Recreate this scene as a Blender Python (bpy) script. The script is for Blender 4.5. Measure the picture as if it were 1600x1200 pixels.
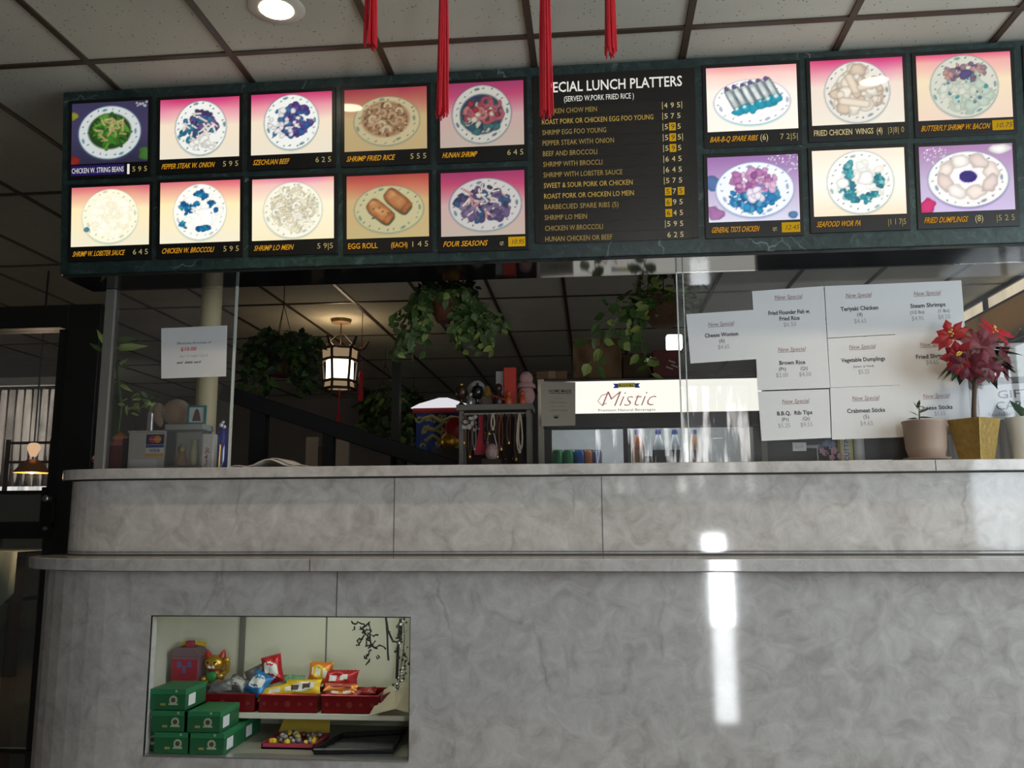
import bpy, math, random
import numpy as np
from mathutils import Vector, Matrix, Euler

for _o in list(bpy.data.objects):
    bpy.data.objects.remove(_o)
SC = bpy.context.scene
COL = SC.collection
V = Vector

# ------------------------------------------------------------------ camera
FPX, YAW, PITCH, ROLL = 1337.43, -0.09465, 0.1578, -0.00468
CAM = V((0.0, 0.0, 1.15))
CEIL = 3.028
_f = V((math.sin(YAW) * math.cos(PITCH), math.cos(YAW) * math.cos(PITCH), math.sin(PITCH)))
_r = V((math.cos(YAW), -math.sin(YAW), 0))
_u = _r.cross(_f)
R_ = _r * math.cos(ROLL) + _u * math.sin(ROLL)
U_ = _u * math.cos(ROLL) - _r * math.sin(ROLL)
F_ = _f
cam_data = bpy.data.cameras.new('camera')
cam_data.sensor_width = 36.0
cam_data.lens = FPX / 1600 * 36.0
cam_data.clip_start = 0.05
cam = bpy.data.objects.new('camera', cam_data)
COL.objects.link(cam)
cam.matrix_world = Matrix(((R_.x, U_.x, -F_.x, CAM.x), (R_.y, U_.y, -F_.y, CAM.y), (R_.z, U_.z, -F_.z, CAM.z), (0, 0, 0, 1)))
SC.camera = cam

# ------------------------------------------------------------------ world, exposure
world = bpy.data.worlds.new('world')
SC.world = world
world.use_nodes = True
world.node_tree.nodes['Background'].inputs[0].default_value = (0.55, 0.62, 0.75, 1)
world.node_tree.nodes['Background'].inputs[1].default_value = 0.02
SC.view_settings.view_transform = 'Standard'
SC.view_settings.look = 'None'
SC.view_settings.gamma = 1.0
SC.view_settings.use_curve_mapping = False
SC.view_settings.exposure = 0.0
SIDE_WINDOW = 7.5      # daylight panes of the street windows (radiance)
STREET_WINDOW = 12.0
DOOR_SLOT = 80.0


def area(name, loc, rot, sx, sy, power, col):
    l = bpy.data.lights.new(name, 'AREA')
    l.shape = 'RECTANGLE'
    l.size, l.size_y, l.energy, l.color = sx, sy, power, col
    o = bpy.data.objects.new(name, l)
    COL.objects.link(o)
    o.location, o.rotation_euler = loc, rot
    return o


# daylight entering by the dining room's far window (its curtained opening on the right wall)
area('dining_window_daylight', (3.1, 7.6, 1.9), (0, math.radians(90), 0), 1.2, 2.6, 4, (0.95, 0.97, 1.0))


# ------------------------------------------------------------------ helpers
def ray(px, py):
    return F_ + R_ * ((px - 800) / FPX) + U_ * ((600 - py) / FPX)


def at(px, py, Y):
    v = ray(px, py)
    return CAM + v * (Y / v.y)


def atz(px, py, Z):
    v = ray(px, py)
    return CAM + v * ((Z - CAM.z) / v.z)


def X(px, Y, py=600):
    return at(px, py, Y).x


def Z(py, Y, px=800):
    return at(px, py, Y).z


def srgb(r, g, b):
    def f(c):
        c = c / 255.0
        return c / 12.92 if c <= 0.04045 else ((c + 0.055) / 1.055) ** 2.4
    return (f(r), f(g), f(b), 1.0)


MATS = {}


def mat(name, col, rough=0.6, metal=0.0, var=0.12, scale=30.0, emit=0.0, ecol=None, bump=0.0, spec=0.5, coat=0.0, trans=0.0, alpha=1.0, sheen=0.0):
    """principled material whose colour is broken up by a little procedural noise"""
    if name in MATS:
        return MATS[name]
    m = bpy.data.materials.new(name)
    m.use_nodes = True
    nt = m.node_tree
    b = nt.nodes['Principled BSDF']
    tc = nt.nodes.new('ShaderNodeTexCoord')
    nz = nt.nodes.new('ShaderNodeTexNoise')
    nz.inputs['Scale'].default_value = scale
    nz.inputs['Detail'].default_value = 4
    nt.links.new(tc.outputs['Object'], nz.inputs['Vector'])
    mx = nt.nodes.new('ShaderNodeMix')
    mx.data_type = 'RGBA'
    lo = tuple(max(0, c * (1 - var)) for c in col[:3]) + (1,)
    hi = tuple(min(1, c * (1 + var)) for c in col[:3]) + (1,)
    mx.inputs[6].default_value, mx.inputs[7].default_value = lo, hi
    nt.links.new(nz.outputs['Fac'], mx.inputs[0])
    nt.links.new(mx.outputs[2], b.inputs['Base Color'])
    b.inputs['Roughness'].default_value = rough
    b.inputs['Metallic'].default_value = metal
    b.inputs['Specular IOR Level'].default_value = spec
    b.inputs['Coat Weight'].default_value = coat
    b.inputs['Coat Roughness'].default_value = 0.05
    b.inputs['Transmission Weight'].default_value = trans
    b.inputs['Alpha'].default_value = alpha
    b.inputs['Sheen Weight'].default_value = sheen
    if emit:
        b.inputs['Emission Color'].default_value = ecol or col
        b.inputs['Emission Strength'].default_value = emit
    if bump:
        bp = nt.nodes.new('ShaderNodeBump')
        bp.inputs['Strength'].default_value = bump
        bp.inputs['Distance'].default_value = 0.005
        nt.links.new(nz.outputs['Fac'], bp.inputs['Height'])
        nt.links.new(bp.outputs[0], b.inputs['Normal'])
    MATS[name] = m
    return m


def glow(name, col, strength):
    """something that gives off light"""
    if name in MATS:
        return MATS[name]
    m = bpy.data.materials.new(name)
    m.use_nodes = True
    nt = m.node_tree
    nt.nodes.remove(nt.nodes['Principled BSDF'])
    e = nt.nodes.new('ShaderNodeEmission')
    e.inputs[0].default_value = col
    e.inputs[1].default_value = strength
    nt.links.new(e.outputs[0], nt.nodes['Material Output'].inputs[0])
    MATS[name] = m
    return m


def glass(name, tint=(1, 1, 1, 1), dust=0.03, rough=0.0, ior=1.45):
    if name in MATS:
        return MATS[name]
    m = bpy.data.materials.new(name)
    m.use_nodes = True
    nt = m.node_tree
    nt.nodes.remove(nt.nodes['Principled BSDF'])
    tr = nt.nodes.new('ShaderNodeBsdfTransparent')
    tr.inputs[0].default_value = tint
    gl = nt.nodes.new('ShaderNodeBsdfGlossy')
    gl.inputs['Roughness'].default_value = rough
    fr = nt.nodes.new('ShaderNodeFresnel')
    fr.inputs[0].default_value = ior
    m1 = nt.nodes.new('ShaderNodeMixShader')
    nt.links.new(fr.outputs[0], m1.inputs[0])
    nt.links.new(tr.outputs[0], m1.inputs[1])
    nt.links.new(gl.outputs[0], m1.inputs[2])
    df = nt.nodes.new('ShaderNodeBsdfDiffuse')
    df.inputs[0].default_value = (0.75, 0.76, 0.78, 1)
    m2 = nt.nodes.new('ShaderNodeMixShader')
    tc = nt.nodes.new('ShaderNodeTexCoord')
    nz = nt.nodes.new('ShaderNodeTexNoise')
    nz.inputs['Scale'].default_value = 4
    nt.links.new(tc.outputs['Object'], nz.inputs['Vector'])
    mt = nt.nodes.new('ShaderNodeMath')
    mt.operation = 'MULTIPLY'
    mt.inputs[1].default_value = dust * 2
    nt.links.new(nz.outputs['Fac'], mt.inputs[0])
    nt.links.new(mt.outputs[0], m2.inputs[0])
    nt.links.new(m1.outputs[0], m2.inputs[1])
    nt.links.new(df.outputs[0], m2.inputs[2])
    nt.links.new(m2.outputs[0], nt.nodes['Material Output'].inputs[0])
    MATS[name] = m
    return m


TEXT_CACHE = {}


def text_geo(s, bold):
    k = (s, bold)
    if k in TEXT_CACHE:
        return TEXT_CACHE[k]
    cu = bpy.data.curves.new('glyphs', 'FONT')
    cu.body = s
    cu.size = 1.0
    cu.resolution_u = 2
    cu.offset = bold
    cu.fill_mode = 'BOTH'
    ob = bpy.data.objects.new('glyphs', cu)
    COL.objects.link(ob)
    dg = bpy.context.evaluated_depsgraph_get()
    me = bpy.data.meshes.new_from_object(ob.evaluated_get(dg))
    vs = [(v.co.x / 0.73, v.co.y / 0.73) for v in me.vertices]
    fs = [tuple(p.vertices) for p in me.polygons]
    bpy.data.objects.remove(ob)
    bpy.data.curves.remove(cu)
    bpy.data.meshes.remove(me)
    TEXT_CACHE[k] = (vs, fs)
    return TEXT_CACHE[k]


class MB:
    def __init__(self):
        self.v, self.f, self.mi, self.mats = [], [], [], []

    def _m(self, m):
        if m not in self.mats:
            self.mats.append(m)
        return self.mats.index(m)

    def add(self, vs, fs, m):
        o = len(self.v)
        self.v += [V(p) for p in vs]
        i = self._m(m)
        for f in fs:
            self.f.append(tuple(a + o for a in f))
            self.mi.append(i)
        return self

    def box(self, x0, x1, y0, y1, z0, z1, m):
        return self.add([(x0, y0, z0), (x1, y0, z0), (x1, y1, z0), (x0, y1, z0), (x0, y0, z1), (x1, y0, z1), (x1, y1, z1), (x0, y1, z1)],
                        [(0, 3, 2, 1), (4, 5, 6, 7), (0, 1, 5, 4), (1, 2, 6, 5), (2, 3, 7, 6), (3, 0, 4, 7)], m)

    def obox(self, c, s, m, rot=(0, 0, 0)):
        M = Euler(rot).to_matrix()
        c = V(c)
        a, b, d = s[0] / 2, s[1] / 2, s[2] / 2
        P = [(-a, -b, -d), (a, -b, -d), (a, b, -d), (-a, b, -d), (-a, -b, d), (a, -b, d), (a, b, d), (-a, b, d)]
        return self.add([c + M @ V(p) for p in P], [(0, 3, 2, 1), (4, 5, 6, 7), (0, 1, 5, 4), (1, 2, 6, 5), (2, 3, 7, 6), (3, 0, 4, 7)], m)

    def hexa(self, P, m):
        return self.add(P, [(0, 3, 2, 1), (4, 5, 6, 7), (0, 1, 5, 4), (1, 2, 6, 5), (2, 3, 7, 6), (3, 0, 4, 7)], m)

    def prism(self, out, z0, z1, m):
        n = len(out)
        vs = [(p[0], p[1], z0) for p in out] + [(p[0], p[1], z1) for p in out]
        fs = [tuple(range(n))[::-1], tuple(range(n, 2 * n))] + [(i, (i + 1) % n, n + (i + 1) % n, n + i) for i in range(n)]
        return self.add(vs, fs, m)

    def extrude_poly(self, pts, off, m):
        """polygon in 3D extruded by a vector"""
        n = len(pts)
        off = V(off)
        vs = [V(p) for p in pts] + [V(p) + off for p in pts]
        fs = [tuple(range(n)), tuple(range(n, 2 * n))[::-1]] + [(i, n + i, n + (i + 1) % n, (i + 1) % n) for i in range(n)]
        return self.add(vs, fs, m)

    def tube(self, pts, r, m, seg=8, cap=True):
        pts = [V(p) for p in pts]
        n = len(pts)
        rr = r if isinstance(r, (list, tuple)) else [r] * n
        vs, fs = [], []
        prev = None
        for i, p in enumerate(pts):
            t = (pts[min(i + 1, n - 1)] - pts[max(i - 1, 0)])
            if t.length < 1e-9:
                t = V((0, 0, 1))
            t.normalize()
            if prev is None:
                a = t.orthogonal().normalized()
            else:
                a = prev - t * prev.dot(t)
                a = a.normalized() if a.length > 1e-6 else t.orthogonal().normalized()
            prev = a
            b = t.cross(a)
            for k in range(seg):
                w = 2 * math.pi * k / seg
                vs.append(p + (a * math.cos(w) + b * math.sin(w)) * rr[i])
        for i in range(n - 1):
            for k in range(seg):
                fs.append((i * seg + k, i * seg + (k + 1) % seg, (i + 1) * seg + (k + 1) % seg, (i + 1) * seg + k))
        if cap:
            fs.append(tuple(range(seg))[::-1])
            fs.append(tuple(range((n - 1) * seg, n * seg)))
        return self.add(vs, fs, m)

    def lathe(self, prof, c, m, seg=20, rot=None, sq=None):
        c = V(c)
        vs, fs = [], []
        for r, z in prof:
            for k in range(seg):
                w = 2 * math.pi * (k + 0.5) / seg
                p = V((r * math.cos(w), r * math.sin(w), z))
                if rot is not None:
                    p = rot @ p
                vs.append(c + p)
        n = len(prof)
        for i in range(n - 1):
            for k in range(seg):
                fs.append((i * seg + k, i * seg + (k + 1) % seg, (i + 1) * seg + (k + 1) % seg, (i + 1) * seg + k))
        fs.append(tuple(range(seg))[::-1])
        fs.append(tuple(range((n - 1) * seg, n * seg)))
        return self.add(vs, fs, m)

    def ball(self, c, r, m, seg=14, rings=9, rot=None):
        rx, ry, rz = r if isinstance(r, (list, tuple)) else (r, r, r)
        c = V(c)
        M = Euler(rot).to_matrix() if rot else None
        vs, fs = [], []
        for i in range(1, rings):
            th = math.pi * i / rings
            for k in range(seg):
                w = 2 * math.pi * k / seg
                p = V((rx * math.sin(th) * math.cos(w), ry * math.sin(th) * math.sin(w), -rz * math.cos(th)))
                vs.append(c + (M @ p if M else p))
        b, t = V((0, 0, -rz)), V((0, 0, rz))
        vs += [c + (M @ b if M else b), c + (M @ t if M else t)]
        n = rings - 1
        for i in range(n - 1):
            for k in range(seg):
                fs.append((i * seg + k, i * seg + (k + 1) % seg, (i + 1) * seg + (k + 1) % seg, (i + 1) * seg + k))
        for k in range(seg):
            fs.append((n * seg, (k + 1) % seg, k))
            fs.append((n * seg + 1, (n - 1) * seg + k, (n - 1) * seg + (k + 1) % seg))
        return self.add(vs, fs, m)

    def text(self, s, p, h, m, w=None, shear=0.0, align='L', ex=V((1, 0, 0)), ez=V((0, 0, 1)), bold=0.0, maxw=None):
        vs, fs = text_geo(s, bold)
        if not vs:
            return self
        x0, x1 = min(a for a, _ in vs), max(a for a, _ in vs)
        kx = h
        if w:
            kx = w / (x1 - x0)
        elif maxw and (x1 - x0) * h > maxw:
            kx = maxw / (x1 - x0)
        W = (x1 - x0) * kx
        o = {'L': 0, 'C': -W / 2, 'R': -W}[align]
        p = V(p)
        return self.add([p + ex * ((a - x0) * kx + o + shear * b * h) + ez * (b * h) for a, b in vs], fs, m)

    def leaf(self, p, d, n, L, W, m, droop=0.15):
        p, d, n = V(p), V(d).normalized(), V(n)
        s = d.cross(n)
        s = s.normalized() if s.length > 1e-6 else d.orthogonal().normalized()
        n = s.cross(d).normalized()
        P = [p, p + d * L * .22 + s * W * .42 + n * L * .03, p + d * L * .55 + s * W * .45 - n * L * droop * .3, p + d * L - n * L * droop,
             p + d * L * .55 - s * W * .45 - n * L * droop * .3, p + d * L * .22 - s * W * .42 + n * L * .03, p + d * L * .45 - n * L * .07]
        return self.add(P, [(0, 1, 6), (1, 2, 6), (2, 3, 6), (3, 4, 6), (4, 5, 6), (5, 0, 6)], m)

    def build(self, name, parent=None, smooth=False, bevel=0.0, loc=None, kind=None):
        me = bpy.data.meshes.new(name)
        org = V((0, 0, 0))
        if parent is not None:
            org = parent['_org'].copy() if False else ORG[parent.name]
        elif loc is not None:
            org = V(loc)
        me.from_pydata([tuple(p - org) for p in self.v], [], self.f)
        for m in self.mats:
            me.materials.append(m)
        me.polygons.foreach_set('material_index', self.mi)
        if smooth:
            me.polygons.foreach_set('use_smooth', [True] * len(me.polygons))
            me.set_sharp_from_angle(angle=math.radians(38))
        me.update()
        o = bpy.data.objects.new(name, me)
        COL.objects.link(o)
        ORG[o.name] = org
        if parent is not None:
            o.parent = parent
        elif loc is not None:
            o.location = org
        if bevel:
            b = o.modifiers.new('bevel', 'BEVEL')
            b.width, b.segments, b.limit_method, b.angle_limit = bevel, 2, 'ANGLE', math.radians(40)
        if kind:
            o['kind'] = kind
        return o


ORG = {}


def tag(o, label, cat, group=None, kind=None):
    o['label'], o['category'] = label, cat
    if group:
        o['group'] = group
    if kind:
        o['kind'] = kind
    return o


def thing(name, label, cat, loc, group=None):
    o = bpy.data.objects.new(name, None)
    COL.objects.link(o)
    o.empty_display_size = 0.05
    o.location = loc
    ORG[o.name] = V(loc)
    return tag(o, label, cat, group)


def dup(root, loc, label, rotz=0.0, scale=1.0, group=None):
    r = root.copy()
    COL.objects.link(r)
    r.location = loc
    r.rotation_euler = (0, 0, rotz)
    r.scale = (scale,) * 3
    r['label'] = label
    ORG[r.name] = V(loc)
    if group:
        r['group'] = group
    for ch in list(root.children):
        c = ch.copy()
        COL.objects.link(c)
        c.parent = r
        for g in ch.children:
            d = g.copy()
            COL.objects.link(d)
            d.parent = c
    return r


# ------------------------------------------------------------------ materials with a pattern of their own
def node_mat(name):
    m = bpy.data.materials.new(name)
    m.use_nodes = True
    nt = m.node_tree
    MATS[name] = m
    return m, nt, nt.nodes['Principled BSDF']


def ramp(nt, src, stops):
    r = nt.nodes.new('ShaderNodeValToRGB')
    while len(r.color_ramp.elements) < len(stops):
        r.color_ramp.elements.new(0.5)
    for e, (p, c) in zip(r.color_ramp.elements, stops):
        e.position, e.color = p, c
    nt.links.new(src, r.inputs[0])
    return r.outputs[0]


def nnoise(nt, vec, scale, detail=5, rough=0.55, dist=0.0):
    n = nt.nodes.new('ShaderNodeTexNoise')
    n.inputs['Scale'].default_value = scale
    n.inputs['Detail'].default_value = detail
    n.inputs['Roughness'].default_value = rough
    n.inputs['Distortion'].default_value = dist
    nt.links.new(vec, n.inputs['Vector'])
    return n


def mixc(nt, fac, a, b, mode='MIX'):
    x = nt.nodes.new('ShaderNodeMix')
    x.data_type = 'RGBA'
    x.blend_type = mode
    for s, i in ((fac, 0), (a, 6), (b, 7)):
        if isinstance(s, (int, float)):
            x.inputs[i].default_value = s
        elif isinstance(s, tuple):
            x.inputs[i].default_value = s
        else:
            nt.links.new(s, x.inputs[i])
    return x.outputs[2]


def vmath(nt, op, a, b):
    x = nt.nodes.new('ShaderNodeVectorMath')
    x.operation = op
    nt.links.new(a, x.inputs[0])
    if isinstance(b, tuple):
        x.inputs[1].default_value = b
    else:
        nt.links.new(b, x.inputs[1])
    return x.outputs[0]


def marble_laminate(name):
    m, nt, b = node_mat(name)
    tc = nt.nodes.new('ShaderNodeTexCoord').outputs['Object']
    n1 = nnoise(nt, tc, 11, 7, 0.62, 0.9)
    base = ramp(nt, n1.outputs['Fac'], [(0.30, (0.36, 0.335, 0.31, 1)), (0.50, (0.465, 0.445, 0.42, 1)), (0.70, (0.555, 0.54, 0.515, 1))])
    vo = nt.nodes.new('ShaderNodeTexVoronoi')
    vo.inputs['Scale'].default_value = 34
    wob = nnoise(nt, tc, 14, 3)
    sc = vmath(nt, 'MULTIPLY', wob.outputs['Color'], (0.09, 0.09, 0.09))
    nt.links.new(vmath(nt, 'ADD', tc, sc), vo.inputs['Vector'])
    cells = ramp(nt, vo.outputs['Color'], [(0.0, (0.92, 0.92, 0.92, 1)), (1.0, (1.04, 1.04, 1.04, 1))])
    base = mixc(nt, 0.8, base, cells, 'MULTIPLY')
    # long diagonal veins
    wv = nnoise(nt, tc, 2.2, 5, 0.6)
    d = vmath(nt, 'MULTIPLY', wv.outputs['Color'], (0.26, 0.26, 0.26))
    p = vmath(nt, 'ADD', tc, d)
    mp = nt.nodes.new('ShaderNodeMapping')
    mp.inputs['Rotation'].default_value = (0.2, math.radians(48), 0.15)
    mp.inputs['Scale'].default_value = (2.1, 1.0, 0.8)
    nt.links.new(p, mp.inputs['Vector'])
    v2 = nt.nodes.new('ShaderNodeTexVoronoi')
    v2.feature = 'DISTANCE_TO_EDGE'
    v2.inputs['Scale'].default_value = 1.15
    nt.links.new(mp.outputs[0], v2.inputs['Vector'])
    vein = ramp(nt, v2.outputs['Distance'], [(0.0, (1, 1, 1, 1)), (0.006, (0.6, 0.6, 0.6, 1)), (0.020, (0, 0, 0, 1))])
    gate = ramp(nt, nnoise(nt, tc, 3.1, 2).outputs['Fac'], [(0.50, (0, 0, 0, 1)), (0.66, (0.7, 0.7, 0.7, 1))])
    vein = mixc(nt, 1.0, vein, gate, 'MULTIPLY')
    base = mixc(nt, vein, base, (0.27, 0.25, 0.235, 1))
    nt.links.new(base, b.inputs['Base Color'])
    b.inputs['Roughness'].default_value = 0.055
    b.inputs['Specular IOR Level'].default_value = 0.5
    return m


def green_marble(name):
    m, nt, b = node_mat(name)
    tc = nt.nodes.new('ShaderNodeTexCoord').outputs['Object']
    n1 = nnoise(nt, tc, 22, 8, 0.7, 1.2)
    base = ramp(nt, n1.outputs['Fac'], [(0.35, (0.010, 0.018, 0.018, 1)), (0.55, (0.020, 0.042, 0.040, 1)), (0.72, (0.055, 0.095, 0.09, 1))])
    wv = nnoise(nt, tc, 3, 4)
    p = vmath(nt, 'ADD', tc, vmath(nt, 'MULTIPLY', wv.outputs['Color'], (0.4, 0.4, 0.4)))
    v2 = nt.nodes.new('ShaderNodeTexVoronoi')
    v2.feature = 'DISTANCE_TO_EDGE'
    v2.inputs['Scale'].default_value = 3.2
    nt.links.new(p, v2.inputs['Vector'])
    vein = ramp(nt, v2.outputs['Distance'], [(0.0, (0.8, 0.8, 0.8, 1)), (0.012, (0, 0, 0, 1))])
    gate = ramp(nt, nnoise(nt, tc, 4, 2).outputs['Fac'], [(0.52, (0, 0, 0, 1)), (0.66, (0.7, 0.7, 0.7, 1))])
    base = mixc(nt, mixc(nt, 1.0, vein, gate, 'MULTIPLY'), base, (0.25, 0.34, 0.32, 1))
    nt.links.new(base, b.inputs['Base Color'])
    b.inputs['Roughness'].default_value = 0.3
    return m


def ceiling_tile(name):
    m, nt, b = node_mat(name)
    tc = nt.nodes.new('ShaderNodeTexCoord').outputs['Object']
    base = ramp(nt, nnoise(nt, tc, 1.3, 3).outputs['Fac'], [(0.3, (0.46, 0.445, 0.37, 1)), (0.7, (0.57, 0.555, 0.465, 1))])
    vo = nt.nodes.new('ShaderNodeTexVoronoi')
    vo.inputs['Scale'].default_value = 44
    nt.links.new(tc, vo.inputs['Vector'])
    pit = ramp(nt, vo.outputs['Distance'], [(0.0, (1, 1, 1, 1)), (0.11, (1, 1, 1, 1)), (0.17, (0, 0, 0, 1))])
    gate = ramp(nt, nnoise(nt, tc, 30, 2).outputs['Fac'], [(0.42, (0, 0, 0, 1)), (0.50, (0.9, 0.9, 0.9, 1))])
    base = mixc(nt, mixc(nt, 1.0, pit, gate, 'MULTIPLY'), base, (0.10, 0.09, 0.075, 1))
    nt.links.new(base, b.inputs['Base Color'])
    b.inputs['Roughness'].default_value = 0.95
    bp = nt.nodes.new('ShaderNodeBump')
    bp.inputs['Strength'].default_value = 0.25
    bp.inputs['Distance'].default_value = 0.004
    nt.links.new(nnoise(nt, tc, 90, 3).outputs['Fac'], bp.inputs['Height'])
    nt.links.new(bp.outputs[0], b.inputs['Normal'])
    return m


def floor_tile(name):
    m, nt, b = node_mat(name)
    tc = nt.nodes.new('ShaderNodeTexCoord').outputs['Object']
    br = nt.nodes.new('ShaderNodeTexBrick')
    br.offset = 0
    br.inputs['Scale'].default_value = 1
    br.inputs['Brick Width'].default_value = 0.305
    br.inputs['Row Height'].default_value = 0.305
    br.inputs['Mortar Size'].default_value = 0.004
    br.inputs['Color1'].default_value = (0.11, 0.085, 0.07, 1)
    br.inputs['Color2'].default_value = (0.13, 0.10, 0.08, 1)
    br.inputs['Mortar'].default_value = (0.06, 0.05, 0.045, 1)
    nt.links.new(tc, br.inputs['Vector'])
    nt.links.new(br.outputs[0], b.inputs['Base Color'])
    b.inputs['Roughness'].default_value = 0.018
    return m


def curtain_pane(name, strength, folds=28.0, tint=(1.0, 0.98, 0.95, 1), low=0.55, cut=0.35):
    """a daylit window behind a sheer curtain: bright, banded by the folds"""
    m = bpy.data.materials.new(name)
    m.use_nodes = True
    nt = m.node_tree
    nt.nodes.remove(nt.nodes['Principled BSDF'])
    tc = nt.nodes.new('ShaderNodeTexCoord').outputs['Object']
    st = vmath(nt, 'MULTIPLY', tc, (folds, folds, 1.2))
    n = nnoise(nt, st, 1.0, 4)
    c = ramp(nt, n.outputs['Fac'], [(cut, tuple(low * t for t in tint[:3]) + (1,)), (0.62, tint)])
    e = nt.nodes.new('ShaderNodeEmission')
    e.inputs[1].default_value = strength
    nt.links.new(c, e.inputs[0])
    nt.links.new(e.outputs[0], nt.nodes['Material Output'].inputs[0])
    return m


M_MARBLE = marble_laminate('grey_marble_laminate')
M_GREEN = green_marble('green_marble_laminate')
M_TILE = ceiling_tile('ceiling_tile')
M_FLOOR = floor_tile('floor_tile')
M_TBAR = mat('brown_t_bar', (0.055, 0.035, 0.022, 1), 0.5, var=0.2)
M_BLACK = mat('black_plastic', (0.006, 0.006, 0.006, 1), 0.35)
M_BLACKGLOSS = mat('black_gloss', (0.008, 0.010, 0.011, 1), 0.07, spec=0.8)
M_SEAM = mat('dark_seam', (0.05, 0.045, 0.04, 1), 0.7)
M_DARKMETAL = mat('dark_bronze_metal', (0.018, 0.017, 0.017, 1), 0.42, metal=0.3)
M_GREYMETAL = mat('grey_metal', (0.22, 0.21, 0.19, 1), 0.45, metal=0.4)
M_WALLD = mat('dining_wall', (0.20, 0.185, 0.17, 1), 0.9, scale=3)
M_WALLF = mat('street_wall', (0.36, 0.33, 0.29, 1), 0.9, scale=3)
M_PAPER = mat('white_paper', (0.61, 0.615, 0.615, 1), 0.85, var=0.02)
M_INK = mat('black_ink', (0.03, 0.03, 0.035, 1), 0.8)
M_INKRED = mat('faded_red_ink', (0.23, 0.12, 0.12, 1), 0.8)
M_INKGREY = mat('grey_ink', (0.30, 0.30, 0.31, 1), 0.8)
M_RED = mat('red_thread', (0.55, 0.010, 0.022, 1), 0.6)
M_CREAM = mat('case_cream', (0.62, 0.62, 0.50, 1), 0.6, var=0.05, scale=5)
M_GREENLEAF = mat('green_leaf', (0.075, 0.15, 0.035, 1), 0.45, var=0.45, scale=14)
M_PALELEAF = mat('pale_green_leaf', (.34, .44, .12, 1), 0.45, var=0.4, scale=14)
M_DARKLEAF = mat('dark_green_leaf', (0.02, 0.045, 0.015, 1), 0.5, var=0.4, scale=14)
M_IVY = mat('ivy_leaf', (.14, .21, .085, 1), .5, var=.4, scale=14)
M_TERRA = mat('terracotta', (0.20, 0.065, 0.035, 1), 0.8)
M_WOODDARK = mat('dark_wood', (0.035, 0.017, 0.010, 1), 0.5, var=0.3, scale=12)
M_GOLD = mat('gold', (0.75, 0.48, 0.10, 1), 0.3, metal=0.8)
M_CARD = mat('cardboard', (0.20, 0.115, 0.06, 1), 0.9)

# ================================================================== SETTING
GX0, GY0, GL = -2.0443, 3.097, 1.3247      # ceiling grid: pitch 0.61 across, GL in depth
XL, XR, YF, YB = -8.6, 3.35, -3.2, 12.8
MB().box(XL, XR, YF, YB, -0.1, 0.0, M_FLOOR).build('floor', kind='structure')
MB().box(XL, XR, YF, YB, CEIL, CEIL + 0.08, M_TILE).build('ceiling', kind='structure')
g = MB()
k = -7
while GX0 + .61 * k < XR:
    x = GX0 + .61 * k
    if x > XL + .05:
        g.box(x - .013, x + .013, YF + .01, YB - .01, CEIL - .008, CEIL + .002, M_TBAR)
    k += 1
for k in range(-4, 8):
    y = GY0 + GL * k
    if YF + .05 < y < YB - .05:
        g.box(XL + .01, XR - .01, y - .013, y + .013, CEIL - .0075, CEIL + .002, M_TBAR)
g.build('trim_1', kind='structure')
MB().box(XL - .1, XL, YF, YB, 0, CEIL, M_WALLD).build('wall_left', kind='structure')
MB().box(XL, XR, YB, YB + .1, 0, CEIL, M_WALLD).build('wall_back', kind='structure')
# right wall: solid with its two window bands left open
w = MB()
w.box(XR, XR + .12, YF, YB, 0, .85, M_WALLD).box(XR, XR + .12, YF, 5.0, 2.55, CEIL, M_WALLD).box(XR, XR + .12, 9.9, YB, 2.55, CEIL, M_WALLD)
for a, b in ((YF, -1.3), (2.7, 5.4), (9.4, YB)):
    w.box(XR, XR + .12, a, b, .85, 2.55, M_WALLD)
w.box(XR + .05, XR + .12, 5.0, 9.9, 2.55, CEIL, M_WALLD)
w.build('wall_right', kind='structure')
# street wall behind the viewer: a curtained window and a narrow gap beside the door
w = MB()
for x0, x1, z0, z1 in ((XL, .0, 0, CEIL), (1.9, XR, 0, CEIL), (.0, 1.9, 2.78, CEIL), (.0, 1.9, .97, 1.42), (.0, 1.22, 0, .97), (1.46, 1.9, 0, .97)):
    w.box(x0, x1, YF - .1, YF, z0, z1, M_WALLF)
w.build('wall_street', kind='structure')


def window(n, x0, x1, y0, y1, z0, z1, pane_m, frame_m=M_DARKMETAL, bars=0, axis='y'):
    """a framed opening; axis = the direction the pane faces along"""
    root = bpy.data.objects.new('window_%d' % n, None)
    COL.objects.link(root)
    root['kind'] = 'structure'
    ORG[root.name] = V((0, 0, 0))
    fr = MB()
    t = .035
    if axis == 'y':
        for a, b, c, d in ((x0, x1, z0, z0 + t), (x0, x1, z1 - t, z1), (x0, x0 + t, z0 + t, z1 - t), (x1 - t, x1, z0 + t, z1 - t)):
            fr.box(a, b, y0, y1, c, d, frame_m)
        pn = MB().box(x0 + t, x1 - t, (y0 + y1) / 2 - .004, (y0 + y1) / 2 + .004, z0 + t, z1 - t, pane_m)
    else:
        for a, b, c, d in ((y0, y1, z0, z0 + t), (y0, y1, z1 - t, z1), (y0, y0 + t, z0 + t, z1 - t), (y1 - t, y1, z0 + t, z1 - t)):
            fr.box(x0, x1, a, b, c, d, frame_m)
        for i in range(bars):
            yb = y0 + (y1 - y0) * (i + 1) / (bars + 1)
            fr.box(x0, x1, yb - .03, yb + .03, z0 + t, z1 - t, frame_m)
        pn = MB().box((x0 + x1) / 2 - .004, (x0 + x1) / 2 + .004, y0 + t, y1 - t, z0 + t, z1 - t, pane_m)
    fr.build('window_frame', root)
    pn.build('window_pane', root)


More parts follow.
